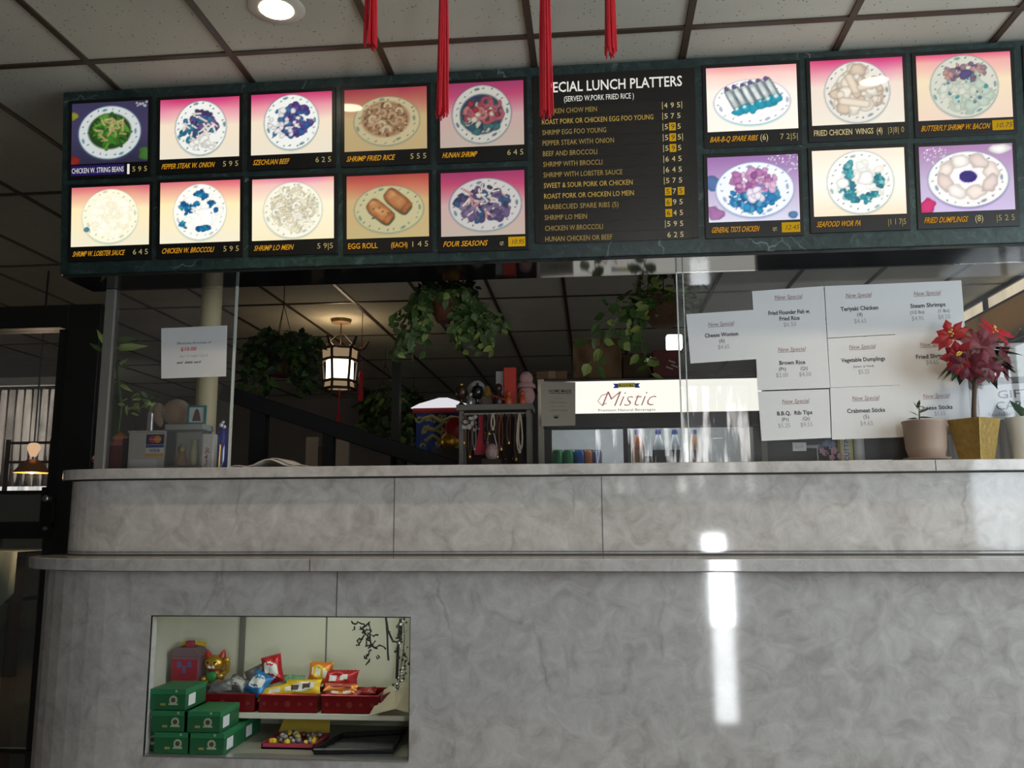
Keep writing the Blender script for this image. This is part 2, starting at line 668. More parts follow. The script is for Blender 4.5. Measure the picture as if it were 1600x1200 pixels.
window(1, .0, 1.9, YF - .08, YF - .02, 1.42, 2.78, curtain_pane('street_daylight', STREET_WINDOW, 9.0, (1.0, 0.98, 0.95, 1), 0.04, 0.50))
window(2, XR + .03, XR + .09, -1.3, 2.7, .85, 2.55, curtain_pane('side_daylight', SIDE_WINDOW, 2.0, (0.82, 0.92, 1.0, 1), 0.8), bars=2, axis='x')
window(3, XR + .03, XR + .09, 5.4, 9.4, .85, 2.55, curtain_pane('dining_daylight', .10, 12.0, (1.0, 0.95, 0.86, 1), 0.5), bars=2, axis='x')
window(5, XR - .012, XR + .04, 5.0, 9.9, 2.57, CEIL - .002, curtain_pane('wall_spill_glow', .75, 3.0, (1.0, .86, .62, 1), .7), bars=1, axis='x')  # added glowing band for daylight spilled on the wall top, also backlights the valance
M_SLOT = glow('door_gap_daylight', (0.93, 0.97, 1, 1), DOOR_SLOT)
d = bpy.data.objects.new('door_2', None)
COL.objects.link(d)
d['kind'] = 'structure'
ORG['door_2'] = V((0, 0, 0))
MB().box(1.24, 1.46, YF - .07, YF - .06, .02, .965, M_SLOT).build('glass_pane', d)

# ---- the open black glass door on the left and what frames it
YD = 4.3
d = bpy.data.objects.new('door_1', None)
COL.objects.link(d)
d['kind'] = 'structure'
ORG['door_1'] = V((0, 0, 0))
jx0, jx1 = X(96, YD, 640), X(150, YD, 600)
gx1 = X(79, YD, 640)
zt = Z(476, YD, 100)
f = MB()
f.box(jx0 - .0, jx1, YD, YD + .14, 0, zt, M_DARKMETAL)
f.box(-4.5, jx0, YD, YD + .14, Z(512, YD, 60), zt, M_DARKMETAL)
f.build('door_frame', d, bevel=.004)
l = MB()
l.box(gx1, jx0 - .004, YD + .02, YD + .07, .01, Z(514, YD, 60), M_DARKMETAL)
l.box(-4.4, gx1, YD + .02, YD + .07, Z(772, YD, 40), Z(772, YD, 40) + .02, M_DARKMETAL)
l.box(-4.4, gx1, YD + .02, YD + .07, Z(842, YD, 40), Z(815, YD, 40), M_DARKMETAL)
l.box(-4.4, gx1, YD + .02, YD + .07, .01, Z(1182, YD, 30), M_DARKMETAL)
l.build('door_leaf', d, bevel=.004)
MB().box(-4.4, gx1, YD + .03, YD + .06, Z(815, YD, 40), Z(772, YD, 40), mat('door_panel_grey', (0.085, 0.09, 0.075, 1), 0.5)).build('kick_panel', d)
MB().box(-4.4, gx1, YD + .042, YD + .048, Z(772, YD, 40) + .02, Z(514, YD, 60), glass('door_glass', dust=.02)).build('glass_pane', d)
MB().box(-4.4, gx1, YD + .042, YD + .048, Z(1182, YD, 30), Z(842, YD, 40), glass('door_glass_low', (0.85, 0.92, 0.90, 1), dust=.03)).build('glass_pane', d)
hc = at(73, 800, YD)
h = MB()
h.box(hc.x - .03, hc.x + .04, YD - .012, YD + .02, hc.z - .13, hc.z + .13, M_BLACK)
h.lathe([(.018, 0), (.018, .02), (.012, .024)], (hc.x + .005, YD - .012, hc.z + .07), mat('lock_steel', (.5, .5, .5, 1), .3, metal=1), 14, Euler((math.pi / 2, 0, 0)).to_matrix())
h.lathe([(.010, 0), (.010, .01)], (hc.x + .008, YD - .012, hc.z - .085), MATS['lock_steel'], 12, Euler((math.pi / 2, 0, 0)).to_matrix())
h.tube([(hc.x + .05, YD - .01, hc.z + .07), (hc.x + .065, YD - .045, hc.z + .05), (hc.x + .065, YD - .045, hc.z - .05), (hc.x + .05, YD - .01, hc.z - .08)], .008, M_BLACK)
h.build('door_handle', d)

# ---- cream round column behind the counter
cx = (X(311, 4.15, 560) + X(341, 4.15, 560)) / 2
MB().lathe([(.052, 0), (.052, CEIL)], (cx, 4.15, 0), mat('cream_paint', (0.50, 0.42, 0.24, 1), 0.55, var=.06), 28).build('column_1', smooth=True, kind='structure')

# ================================================================== COUNTER
counter = thing('service_counter', 'long two-tier grey marble laminate counter with a lit display opening below', 'counter', (0, 3.5, 0))
CR = 2.6
LP, UP, LG, CP = 3.2, 3.45, 3.12, 3.41


def plan(front, xs, xe, ye, yb, n=10):
    """front line from the right end to xs, then a quarter curve back to (xe, ye)"""
    pts = [(CR, front)]
    for i in range(n + 1):
        a = math.pi / 2 * i / n
        pts.append((xs - (xs - xe) * math.sin(a), front + (ye - front) * (1 - math.cos(a))))
    pts += [(xe, yb), (CR, yb)]
    return pts[::-1]


nx0, nx1, nz0, nz1 = -1.684, -.683, .297, .80
b = MB()
lo = plan(LP, -1.80, -2.268, 3.47, 3.95)
# left curved end of the lower panel (from the niche's edge leftwards)
left_out = [(nx0, LP)] + [p for p in plan(LP, -1.80, -2.268, 3.47, 3.95)[::-1] if p[0] < nx0 and p[1] < 3.94] + [(-2.268, 3.95), (-2.225, 3.95), (-2.225, 3.5), (-1.82, LP + .05), (nx0, LP + .05)]
b.prism(left_out[::-1], 0, .97, M_MARBLE)
b.box(nx0, nx1, LP, LP + .05, nz1, .97, M_MARBLE)
b.box(nx0, nx1, LP, LP + .05, 0, nz0, M_MARBLE)
b.box(nx1, CR, LP, LP + .05, 0, .97, M_MARBLE)
b.build('lower_panel', counter)
b = MB()
up_front = [p for p in plan(UP, -1.98, -2.255, 3.55, 3.95)[::-1]]
b.prism(plan(UP, -1.98, -2.255, 3.55, 4.0), 1.013, 1.328, M_MARBLE)
b.build('upper_panel', counter)
b = MB()
b.prism(plan(LG, -1.70, -2.33, 3.46, 4.0), .968, 1.013, M_MARBLE)
b.build('ledge', counter, bevel=.003)
b = MB()
b.prism(plan(CP, -1.90, -2.30, 3.55, 4.15), 1.328, 1.371, M_MARBLE)
b.build('bar_top', counter, bevel=.003)
b = MB()
for fr_, xs_, xe_, ye_, z0, z1 in ((UP - .005, -1.98, -2.26, 3.55, 1.013, 1.018), (UP - .003, -1.98, -2.258, 3.55, 1.0265, 1.0285), (UP - .003, -1.98, -2.258, 3.55, 1.322, 1.328), (LP - .003, -1.80, -2.271, 3.47, .962, .968)):
    b.prism(plan(fr_, xs_, xe_, ye_, 3.9), z0, z1, M_SEAM)
for px, y, z0, z1 in ((616, UP, 1.018, 1.328), (941, UP, 1.018, 1.328), (530, LP, .80, .968), (1468, CP, 1.329, 1.37), (487, LG, .969, 1.012)):
    xx = X(px, y, 800)
    b.box(xx - .0012, xx + .0012, y - .0012, y + .001, z0, z1, M_SEAM)
b.build('seams', counter)
b = MB()
b.box(-2.288, -2.269, 3.50, 3.53, .72, .965, mat('white_edge_trim', (.5, .52, .53, 1), .4))
b.build('edge_trim', counter)
# display niche
NB = 3.72
b = MB()
b.box(-1.83, nx1 + .12, NB, NB + .02, nz0 - .05, nz1 + .06, M_CREAM)
b.box(-1.83, -1.81, LP + .05, NB, nz0 - .05, nz1 + .06, M_CREAM)
b.box(nx1 + .06, nx1 + .08, LP + .05, NB, nz0 - .05, nz1 + .06, M_CREAM)
b.box(-1.83, nx1 + .08, LP + .05, NB, nz1 + .03, nz1 + .05, M_CREAM)
b.box(-1.83, nx1 + .08, LP + .05, NB, nz0 - .03, nz0, mat('case_floor', (.28, .27, .22, 1), .7))
b.build('case_lining', counter)
b = MB()
xs = X(378, NB, 1030)
b.box(xs - .012, xs + .012, NB - .012, NB, nz0, nz1, mat('grey_strip', (.16, .16, .13, 1), .5))
b.build('divider_strip', counter)
b = MB()
xs = X(509, NB, 1030)
b.box(xs - .003, xs + .003, NB - .004, NB, nz0, nz1, MATS['grey_strip'])
b.build('divider_strip', counter)
SHZ = Z(1114, 3.42, 450)
b = MB()
b.box(-1.46, nx1 + .06, 3.40, NB, SHZ - .018, SHZ, M_CREAM)
b.build('shelf', counter)
b = MB()
RZ = Z(1071, 3.56, 300)
b.box(-1.81, -1.33, 3.56, NB, SHZ, RZ, M_CREAM).box(-1.81, -1.66, 3.56, NB, nz0, SHZ, M_CREAM)
b.build('riser', counter)
b = MB()
for (x0, x1, z0, z1) in ((nx0, nx1, nz1 - .004, nz1), (nx0, nx0 + .003, nz0, nz1), (nx1 - .003, nx1, nz0, nz1)):
    b.box(x0, x1, LP + .002, LP + .010, z0, z1, M_BLACK)
b.box(nx0, nx1, LP - .003, LP + .05, nz0 - .004, nz0 + .0005, mat('aluminium', (.6, .6, .6, 1), .35, metal=.9))
b.build('opening_trim', counter)
b = MB()
b.tube([(-1.42, 3.34, nz1 + .012), (-.80, 3.34, nz1 + .012)], .011, glow('case_tube', (0.93, 1.0, 0.92, 1), 13.0), 12)
b.build('fluorescent_tube', counter, smooth=True)
# flaking dark silvering on the back of the case
rng = random.Random(5)
b = MB()
M_FLAKE = mat('black_flakes', (.01, .012, .01, 1), .6)
for i in range(26):
    px, py = 572 + rng.gauss(0, 11), 1002 + rng.gauss(0, 15)
    px += (py - 1002) * .5
    a = rng.random() * 6.3
    pts = []
    for j in range(rng.randint(3, 6)):
        pts.append(at(px, py, NB - .003))
        a += rng.gauss(0, .9)
        px, py = px + 4.2 * math.cos(a), py + 4.2 * math.sin(a)
    b.tube(pts, [rng.uniform(.0015, .0045) for _ in pts], M_FLAKE, 5)
b.build('flaked_silvering', counter)
b = MB()
p = [at(x, y, 3.5) for x, y in ((603, 962), (605, 990), (606, 1020), (607, 1032))]
b.tube(p, .004, M_BLACK)
p = [at(x, y, 3.5) for x, y in ((603, 966), (606, 985), (614, 1002), (624, 1004), (627, 990), (627, 970))]
b.tube(p, .0045, M_BLACK)
p = [at(x, y, 3.6) for x, y in ((626, 966), (622, 1010), (620, 1060))]
b.tube(p, .006, M_DARKMETAL)
b.build('power_cable', counter, smooth=True)

# ================================================================== MENU SIGN
TILT = math.radians(5.6)
SX0, SX1 = -2.285, 2.5
SB, SBY = 2.208, 3.382                        # bottom front edge
EZ = V((0, -math.sin(TILT), math.cos(TILT)))
EX = V((1, 0, 0))
NRM = V((0, -math.cos(TILT), -math.sin(TILT)))
SORG = V((0, SBY, SB))
SH = .808


def sp(px, py):
    v = ray(px, py)
    t = (SORG - CAM).dot(NRM) / v.dot(NRM)
    q = CAM + v * t - SORG
    return q.dot(EX), q.dot(EZ)


def S(u, v, n=0.0):
    return SORG + EX * u + EZ * v + NRM * n


def sbox(mb, u0, u1, v0, v1, n0, n1, m):
    P = [S(u0, v0, n1), S(u1, v0, n1), S(u1, v0, n0), S(u0, v0, n0), S(u0, v1, n1), S(u1, v1, n1), S(u1, v1, n0), S(u0, v1, n0)]
    return mb.hexa(P, m)


sign = thing('menu_sign', 'long green marble overhead menu board with backlit dish photographs', 'menu board', (0, 3.5, SB))
top = S(0, SH)
b = MB()
pr = [(SBY, SB), (top.y, top.z), (3.62, top.z), (3.62, SB)]
b.extrude_poly([(SX0, y, z) for y, z in pr], (SX1 - SX0, 0, 0), M_GREEN)
b.build('cabinet', sign, bevel=.004)
b = MB()
b.box(SX0 + .01, SX1, SBY + .006, 3.62, SB - .012, SB - .0005, M_BLACKGLOSS)
b.build('underside_panel', sign)

# ---- printed dish photographs (a printed transparency: colour grid)
GW, GH = 84, 68


class Print:
    def __init__(self, seed, asp=1.28):
        self.rs = np.random.RandomState(seed)
        u = np.linspace(0, 1, GW + 1)
        v = np.linspace(0, 1, GH + 1)
        self.U, self.Vv = np.meshgrid(u, v)
        self.x = (self.U - .5) * asp
        self.y = self.Vv - .5
        self.c = np.ones((GH + 1, GW + 1, 3))

    def noise(self, n, seed=0):
        r = np.random.RandomState(self.rs.randint(1 << 30))
        g_ = r.rand(n + 2, n + 2)
        fx, fy = self.U * n, self.Vv * n
        ix, iy = fx.astype(int), fy.astype(int)
        tx, ty = fx - ix, fy - iy
        tx, ty = tx * tx * (3 - 2 * tx), ty * ty * (3 - 2 * ty)
        return (g_[iy, ix] * (1 - tx) + g_[iy, ix + 1] * tx) * (1 - ty) + (g_[iy + 1, ix] * (1 - tx) + g_[iy + 1, ix + 1] * tx) * ty

    def put(self, mask, col, shade=None):
        m = np.clip(mask, 0, 1)[..., None]
        c = np.array(col, float)[:3] / 255.0
        c = np.broadcast_to(c, self.c.shape)
        if shade is not None:
            c = c * shade[..., None]
        self.c = self.c * (1 - m) + np.clip(c, 0, 1) * m

    def grad(self, stops):
        ys = [s[0] for s in stops]
        for k in range(3):
            self.c[..., k] = np.interp(self.Vv + (self.noise(4) - .5) * .05, ys, [s[1][k] / 255. for s in stops])

    def er(self, cx, cy, rx, ry, rot=0.0):
        dx, dy = self.x - cx, self.y - cy
        c, s = math.cos(rot), math.sin(rot)
        return np.sqrt(((dx * c + dy * s) / rx) ** 2 + ((-dx * s + dy * c) / ry) ** 2)

    def soft(self, r, edge=1.0, w=.05):
        return np.clip((edge - r) / w, 0, 1)

    def plate(self, cx, cy, rx, ry, col=(240, 242, 235), motif=(60, 95, 110), alpha=.9, n=22, under=(120, 150, 150)):
        self.put(self.soft(self.er(cx, cy - .03, rx * 1.01, ry * 1.02), 1, .12) * .5, under)
        r = self.er(cx, cy, rx, ry)
        self.put(self.soft(r, 1, .03), col)
        self.put(self.soft(np.abs(r - .985), .03, .02) * alpha * .5, motif)
        for k in range(n):
            a = 2 * math.pi * (k + self.rs.rand() * .4) / n
            rr = .86 + self.rs.uniform(-.05, .05)
            px, py = cx + rx * rr * math.cos(a), cy + ry * rr * math.sin(a)
            big = k % 6 == 0
            if big:
                self.put(self.soft(self.er(px, py, .055, .026, a + 1.57), 1, .4) * alpha * .8, motif)
            else:
                t = self.rs.rand() * 3.14
                self.put(self.soft(self.er(px, py, .022, .008, t), 1, .5) * alpha, tuple(q * .6 for q in motif))
                self.put(self.soft(self.er(px + .012, py + .008, .008, .018, t), 1, .5) * alpha, motif)

    def cap(self, x0, y0, x1, y1, w, col, edge=.35, hi=.0):
        dx, dy = x1 - x0, y1 - y0
        L2 = dx * dx + dy * dy + 1e-9
        t = np.clip(((self.x - x0) * dx + (self.y - y0) * dy) / L2, 0, 1)
        d_ = np.sqrt((self.x - x0 - t * dx) ** 2 + (self.y - y0 - t * dy) ** 2) / w
        self.put(self.soft(d_, 1, .25), col, 1 - edge * d_ ** 3 + hi * self.soft(d_, .4, .3))

    def arc(self, cx, cy, r, w, a0, a1, col):
        an = np.arctan2(self.y - cy, self.x - cx)
        dd = (an - a0) % (2 * math.pi)
        rr = np.hypot(self.x - cx, self.y - cy)
        q = np.abs(rr - r) / w
        self.put(self.soft(q, 1, .3) * (dd < (a1 - a0)), col, 1 - .4 * q ** 2)

    def rrect(self, cx, cy, hx, hy, rot, col, edge=.35, p=4):
        dx, dy = self.x - cx, self.y - cy
        c, s = math.cos(rot), math.sin(rot)
        r = (np.abs((dx * c + dy * s) / hx) ** p + np.abs((-dx * s + dy * c) / hy) ** p) ** (1 / p)
        self.put(self.soft(r, 1, .1), col, 1 - edge * np.clip(r, 0, 1) ** 4 + (self.noise(16) - .5) * .22)

    def blob(self, cx, cy, r, col, rough=.35, edge=.3, asp=1.0, rot=0.0):
        rr = self.er(cx, cy, r, r * asp, rot) + (self.noise(14) - .5) * rough * 2
        self.put(self.soft(rr, 1, .15), col, 1 - edge * np.clip(rr, 0, 1) ** 3)

    def heap(self, cx, cy, rx, ry, pal, n=60, s=(.03, .06), kind='blob', rough=.3, edge=.35):
        for i in range(n):
            a, q = self.rs.rand() * 6.283, math.sqrt(self.rs.rand())
            px, py = cx + rx * q * math.cos(a), cy + ry * q * math.sin(a)
            c = pal[self.rs.randint(len(pal))]
            z = self.rs.uniform(*s)
            if kind == 'blob':
                self.blob(px, py, z, c, rough, edge, self.rs.uniform(.6, 1), self.rs.rand() * 3)
            elif kind == 'strip':
                t = self.rs.rand() * 3.14
                self.cap(px - z * math.cos(t), py - z * math.sin(t), px + z * math.cos(t), py + z * math.sin(t), z * .28, c, edge)
            elif kind == 'shrimp':
                t = self.rs.rand() * 6.28
                self.arc(px, py, z * .62, z * .34, t, t + 4.2, c)


PINK = [(0, (236, 226, 205)), (.55, (244, 226, 200)), (.80, (232, 150, 165)), (1, (200, 50, 105))]
PINKS = [(0, (232, 225, 200)), (.62, (246, 226, 176)), (.85, (228, 160, 140)), (1, (205, 95, 110))]
WARM = [(0, (205, 180, 130)), (.55, (214, 186, 132)), (.82, (196, 110, 95)), (1, (176, 62, 75))]
ROSE = [(0, (196, 180, 165)), (.5, (206, 170, 165)), (.8, (190, 70, 110)), (1, (160, 50, 100))]
LILAC = [(0, (215, 215, 232)), (.45, (190, 175, 205)), (1, (150, 105, 165))]


def dish(i):
    P = Print(100 + i)
    rs = P.rs
    if i == 0:
        P.grad([(0, (45, 42, 70)), (.5, (70, 62, 100)), (1, (60, 55, 92))])
        P.blob(-.62, -.5, .13, (150, 35, 30)); P.blob(-.60, .30, .07, (150, 150, 50)); P.blob(.6, -.38, .12, (70, 120, 50))
        for q in range(9):
            P.blob(.45 + .02 * q, .44 + rs.uniform(-.03, .03), .02, (200, 200, 205))
        P.plate(-.0, .0, .53, .44, (232, 238, 236), (70, 120, 150))
        P.put(P.soft(P.er(0, .02, .38, .31), 1, .1), (40, 70, 30))
        P.heap(0, .02, .29, .22, [(70, 135, 40), (52, 115, 32), (95, 160, 55), (40, 95, 30)], 70, (.06, .12), 'strip')
        P.heap(0, .04, .26, .19, [(205, 190, 130), (190, 170, 110)], 26, (.04, .075), 'strip')
    elif i == 1:
        P.grad(PINK); P.plate(.02, .0, .42, .46)
        P.heap(.02, .08, .25, .22, [(88, 60, 118), (110, 80, 135), (70, 50, 100), (60, 90, 150)], 60, (.04, .075))
        P.heap(-.05, .0, .3, .25, [(40, 120, 150), (35, 95, 130)], 14, (.04, .07))
        P.heap(.02, .0, .28, .25, [(225, 215, 205), (240, 235, 225)], 26, (.04, .07), 'strip')
        P.heap(.05, -.28, .22, .06, [(240, 238, 230)], 14, (.04, .07))
    elif i == 2:
        P.grad(PINK); P.plate(.0, .02, .44, .46)
        P.heap(.06, .04, .27, .26, [(70, 50, 120), (95, 70, 140), (55, 60, 130), (50, 90, 150)], 75, (.04, .075))
        P.heap(-.1, .02, .26, .22, [(235, 232, 230), (60, 110, 150), (225, 220, 225)], 34, (.035, .06))
    elif i == 3:
        P.grad(WARM); P.plate(.02, -.03, .52, .40, (212, 196, 152), (70, 105, 95), .7)
        P.put(P.soft(P.er(.0, .0, .40, .31), 1, .15), (160, 120, 85))
        P.heap(.0, .0, .36, .27, [(190, 160, 115), (140, 100, 70), (205, 180, 135), (120, 85, 65)], 220, (.012, .028))
        P.heap(.0, .02, .28, .20, [(215, 190, 150), (200, 165, 125)], 14, (.07, .10), 'shrimp')
    elif i == 4:
        P.grad(ROSE); P.plate(.0, .0, .46, .46, (205, 202, 190), (50, 75, 95))
        P.put(P.soft(P.er(.0, .0, .35, .33), 1, .1), (45, 60, 80))
        P.heap(.0, -.03, .31, .28, [(45, 85, 95), (60, 105, 105), (60, 55, 85), (190, 190, 175)], 60, (.04, .08))
        P.heap(.02, .04, .27, .2, [(170, 85, 95), (150, 65, 80), (185, 115, 110)], 16, (.08, .12), 'shrimp')
        P.heap(.0, .05, .25, .2, [(150, 45, 55), (205, 190, 170)], 8, (.04, .06))
    elif i == 5:
        P.grad(PINKS); P.plate(.0, .0, .47, .46, (246, 240, 212), (130, 150, 150), .5)
        P.heap(.0, .0, .33, .3, [(250, 246, 225), (244, 236, 206), (252, 250, 235)], 80, (.05, .09), edge=.08)
        P.blob(-.38, -.22, .05, (80, 130, 150))
    elif i == 6:
        P.grad(PINKS); P.plate(.0, .0, .43, .46, (250, 246, 232), (120, 150, 160), .7)
        P.heap(.0, .0, .3, .28, [(252, 250, 244), (240, 240, 232)], 60, (.05, .09), edge=.1)
        for px, py, r in ((.0, .30, .07), (.07, .25, .06), (-.24, .1, .08), (-.18, .02, .08), (-.13, .06, .05), (.19, .12, .06), (-.28, -.2, .06), (.02, -.27, .05), (.12, -.25, .05), (-.05, .12, .03), (.24, .02, .04)):
            P.heap(px, py, r, r * .8, [(20, 120, 165), (25, 95, 150), (50, 150, 180), (15, 80, 135)], 16, (.02, .042), rough=.6)
        P.heap(.05, -.02, .2, .16, [(252, 250, 246), (232, 232, 226)], 9, (.05, .08), 'strip', edge=.2)
    elif i == 7:
        P.grad([(0, (240, 228, 190)), (.6, (248, 236, 205)), (.9, (236, 190, 180)), (1, (222, 130, 140))]); P.plate(.0, -.02, .47, .46, (242, 238, 216), (120, 140, 140), .6)
        P.heap(.0, .0, .33, .32, [(235, 226, 195), (212, 205, 178), (246, 240, 215), (190, 188, 165)], 150, (.05, .10), 'strip')
        P.heap(.0, .0, .3, .28, [(250, 246, 230), (225, 215, 185)], 30, (.05, .08), 'shrimp')
    elif i == 8:
        P.grad([(0, (205, 185, 130)), (.6, (214, 180, 125)), (.85, (205, 110, 85)), (1, (178, 70, 65))]); P.plate(.02, -.05, .55, .38, (206, 196, 150), (80, 120, 105), .8)
        for ox, oy in ((-.12, -.07), (.15, .09)):
            P.rrect(ox + .02, oy - .04, .235, .13, -.70, (95, 95, 70), .2)
            P.rrect(ox, oy, .235, .13, -.70, (190, 122, 70), .5)
            P.rrect(ox - .02, oy + .03, .18, .07, -.70, (206, 142, 88), .15)
            P.rrect(ox + .145, oy - .115, .05, .11, -.70, (176, 108, 60), .4)
        P.heap(-.15, -.1, .25, .1, [(90, 110, 90)], 5, (.02, .03))
    elif i == 9:
        P.grad(ROSE); P.plate(.04, -.02, .56, .42, (205, 200, 195), (60, 95, 120))
        P.heap(.02, .0, .42, .27, [(105, 88, 125), (85, 70, 110), (125, 108, 140), (60, 55, 90), (50, 85, 120)], 90, (.045, .08))
        P.heap(.02, .02, .36, .25, [(215, 205, 195), (190, 140, 140), (205, 195, 190)], 26, (.04, .075), 'strip')
    elif i == 10:
        P.grad([(0, (248, 240, 228)), (.6, (250, 238, 226)), (.85, (245, 205, 195)), (1, (230, 150, 155))]); P.plate(.0, -.06, .55, .36, (246, 246, 244), (110, 120, 150), .7, under=(40, 170, 190))
        for q in range(6):
            x0 = -.35 + .112 * q
            P.rrect(x0 + .08, -.02 + .03 * q, .21, .062, -1.12, (140, 152, 158), .55)
            P.rrect(x0 + .065, .0 + .03 * q, .17, .035, -1.12, (205, 214, 212), .3)
            P.blob(x0 + .155, -.21 + .035 * q, .085, (25, 150, 175), .5)
            P.blob(x0 + .13, -.16 + .035 * q, .03, (190, 230, 232), .4)
            P.blob(x0 - .005, .165 + .026 * q, .035, (95, 85, 130), .3)
    elif i == 11:
        P.grad([(0, (244, 236, 220)), (.6, (244, 226, 210)), (.8, (235, 160, 175)), (1, (210, 60, 115))]); P.plate(.0, -.01, .46, .48, (238, 232, 220), (80, 105, 120), .7)
        P.heap(.0, .02, .34, .32, [(240, 226, 205), (222, 202, 180), (246, 238, 222)], 70, (.06, .13), edge=.35)
        P.cap(-.1, .22, -.02, .02, .07, (236, 218, 196), .4); P.cap(.05, .06, .28, .1, .06, (236, 220, 200), .4); P.cap(-.2, -.14, .12, -.2, .07, (240, 226, 205), .4)
    elif i == 12:
        P.grad([(0, (240, 215, 195)), (.6, (246, 226, 190)), (.88, (240, 175, 170)), (1, (222, 85, 125))]); P.plate(.0, .0, .47, .48, (215, 215, 200), (70, 120, 125), .8)
        P.heap(.0, -.06, .34, .28, [(205, 212, 195), (190, 205, 188), (216, 220, 204)], 40, (.07, .13), edge=.2)
        P.heap(.0, .22, .3, .13, [(150, 120, 135), (190, 150, 140), (120, 95, 125)], 40, (.03, .06))
        P.heap(.02, .0, .3, .3, [(60, 150, 160), (80, 130, 150)], 16, (.015, .035))
        P.blob(.0, .2, .1, (85, 75, 125), .6)
    elif i == 13:
        P.grad(LILAC)
        P.heap(.45, .38, .25, .16, [(235, 232, 245)], 60, (.008, .018)); P.blob(-.58, .1, .12, (80, 110, 160)); P.blob(-.56, -.36, .13, (165, 110, 165), .5); P.blob(.55, -.42, .08, (80, 120, 165))
        P.plate(.02, -.02, .56, .43, (236, 240, 248), (95, 120, 165), .8, under=(60, 90, 160))
        P.heap(.02, -.12, .36, .2, [(25, 120, 180), (35, 140, 195), (20, 95, 160), (70, 160, 200)], 70, (.04, .08), rough=.5)
        P.heap(.02, .12, .31, .19, [(205, 150, 195), (180, 115, 170), (225, 185, 215), (150, 85, 150)], 60, (.04, .08), rough=.4)
        P.heap(.05, -.08, .12, .08, [(238, 230, 245)], 7, (.05, .08))
    elif i == 14:
        P.grad([(0, (240, 222, 196)), (.5, (252, 246, 232)), (1, (244, 226, 206))]); P.plate(.02, .0, .47, .48, (246, 246, 238), (90, 125, 130), .7)
        P.heap(.05, .0, .3, .28, [(252, 252, 246), (236, 240, 232), (246, 240, 228)], 40, (.06, .11), edge=.15)
        for px, py, r in ((-.15, .2, .05), (-.13, .1, .06), (-.14, 0, .06), (-.18, -.15, .10), (-.08, -.24, .08), (.1, -.25, .06), (.2, -.2, .05), (.26, .05, .06), (.3, -.05, .04), (-.12, .27, .04)):
            P.heap(px, py, r, r, [(35, 140, 155), (60, 165, 175), (25, 115, 135), (120, 190, 195)], 14, (.02, .05), rough=.7)
        P.blob(-.22, -.0, .09, (250, 250, 246), .2); P.blob(.1, .06, .12, (255, 253, 248), .2)
    else:
        P.grad([(0, (205, 190, 225)), (.45, (190, 175, 205)), (1, (165, 120, 170))])
        P.heap(-.42, .36, .2, .14, [(240, 236, 246)], 50, (.008, .018)); P.blob(.48, .42, .16, (240, 238, 235), .2, asp=.5); P.blob(-.55, -.43, .12, (205, 35, 110), .5)
        P.plate(.02, -.02, .56, .43, (244, 240, 238), (80, 105, 130), .8, under=(45, 40, 130))
        for q in range(8):
            a = 2 * math.pi * q / 8 + .3
            P.blob(.02 + .33 * math.cos(a), .02 + .25 * math.sin(a), .155, [(240, 226, 216), (228, 210, 202), (248, 240, 232)][q % 3], .18, .3, .72, a + 1.57)
        P.put(P.soft(P.er(.02, .02, .16, .125), 1, .08), (236, 232, 240)); P.put(P.soft(P.er(.02, .02, .125, .095), 1, .06), (38, 12, 110))
    return P.c


M_GOLDTXT = glow('gold_backlit_letter', srgb(226, 160, 40), 0.75)
M_GOLDPALE = glow('pale_backlit_letter', srgb(222, 205, 150), 0.75)
M_DIGIT = glow('price_digit', srgb(200, 184, 120), 0.62)
M_WHITETXT = glow('white_backlit_letter', srgb(235, 235, 225), 0.9)
M_YELLOWTAG = glow('yellow_tag', srgb(205, 160, 25), 0.75)
M_PURPLEBAND = glow('purple_caption', srgb(40, 30, 90), 0.8)

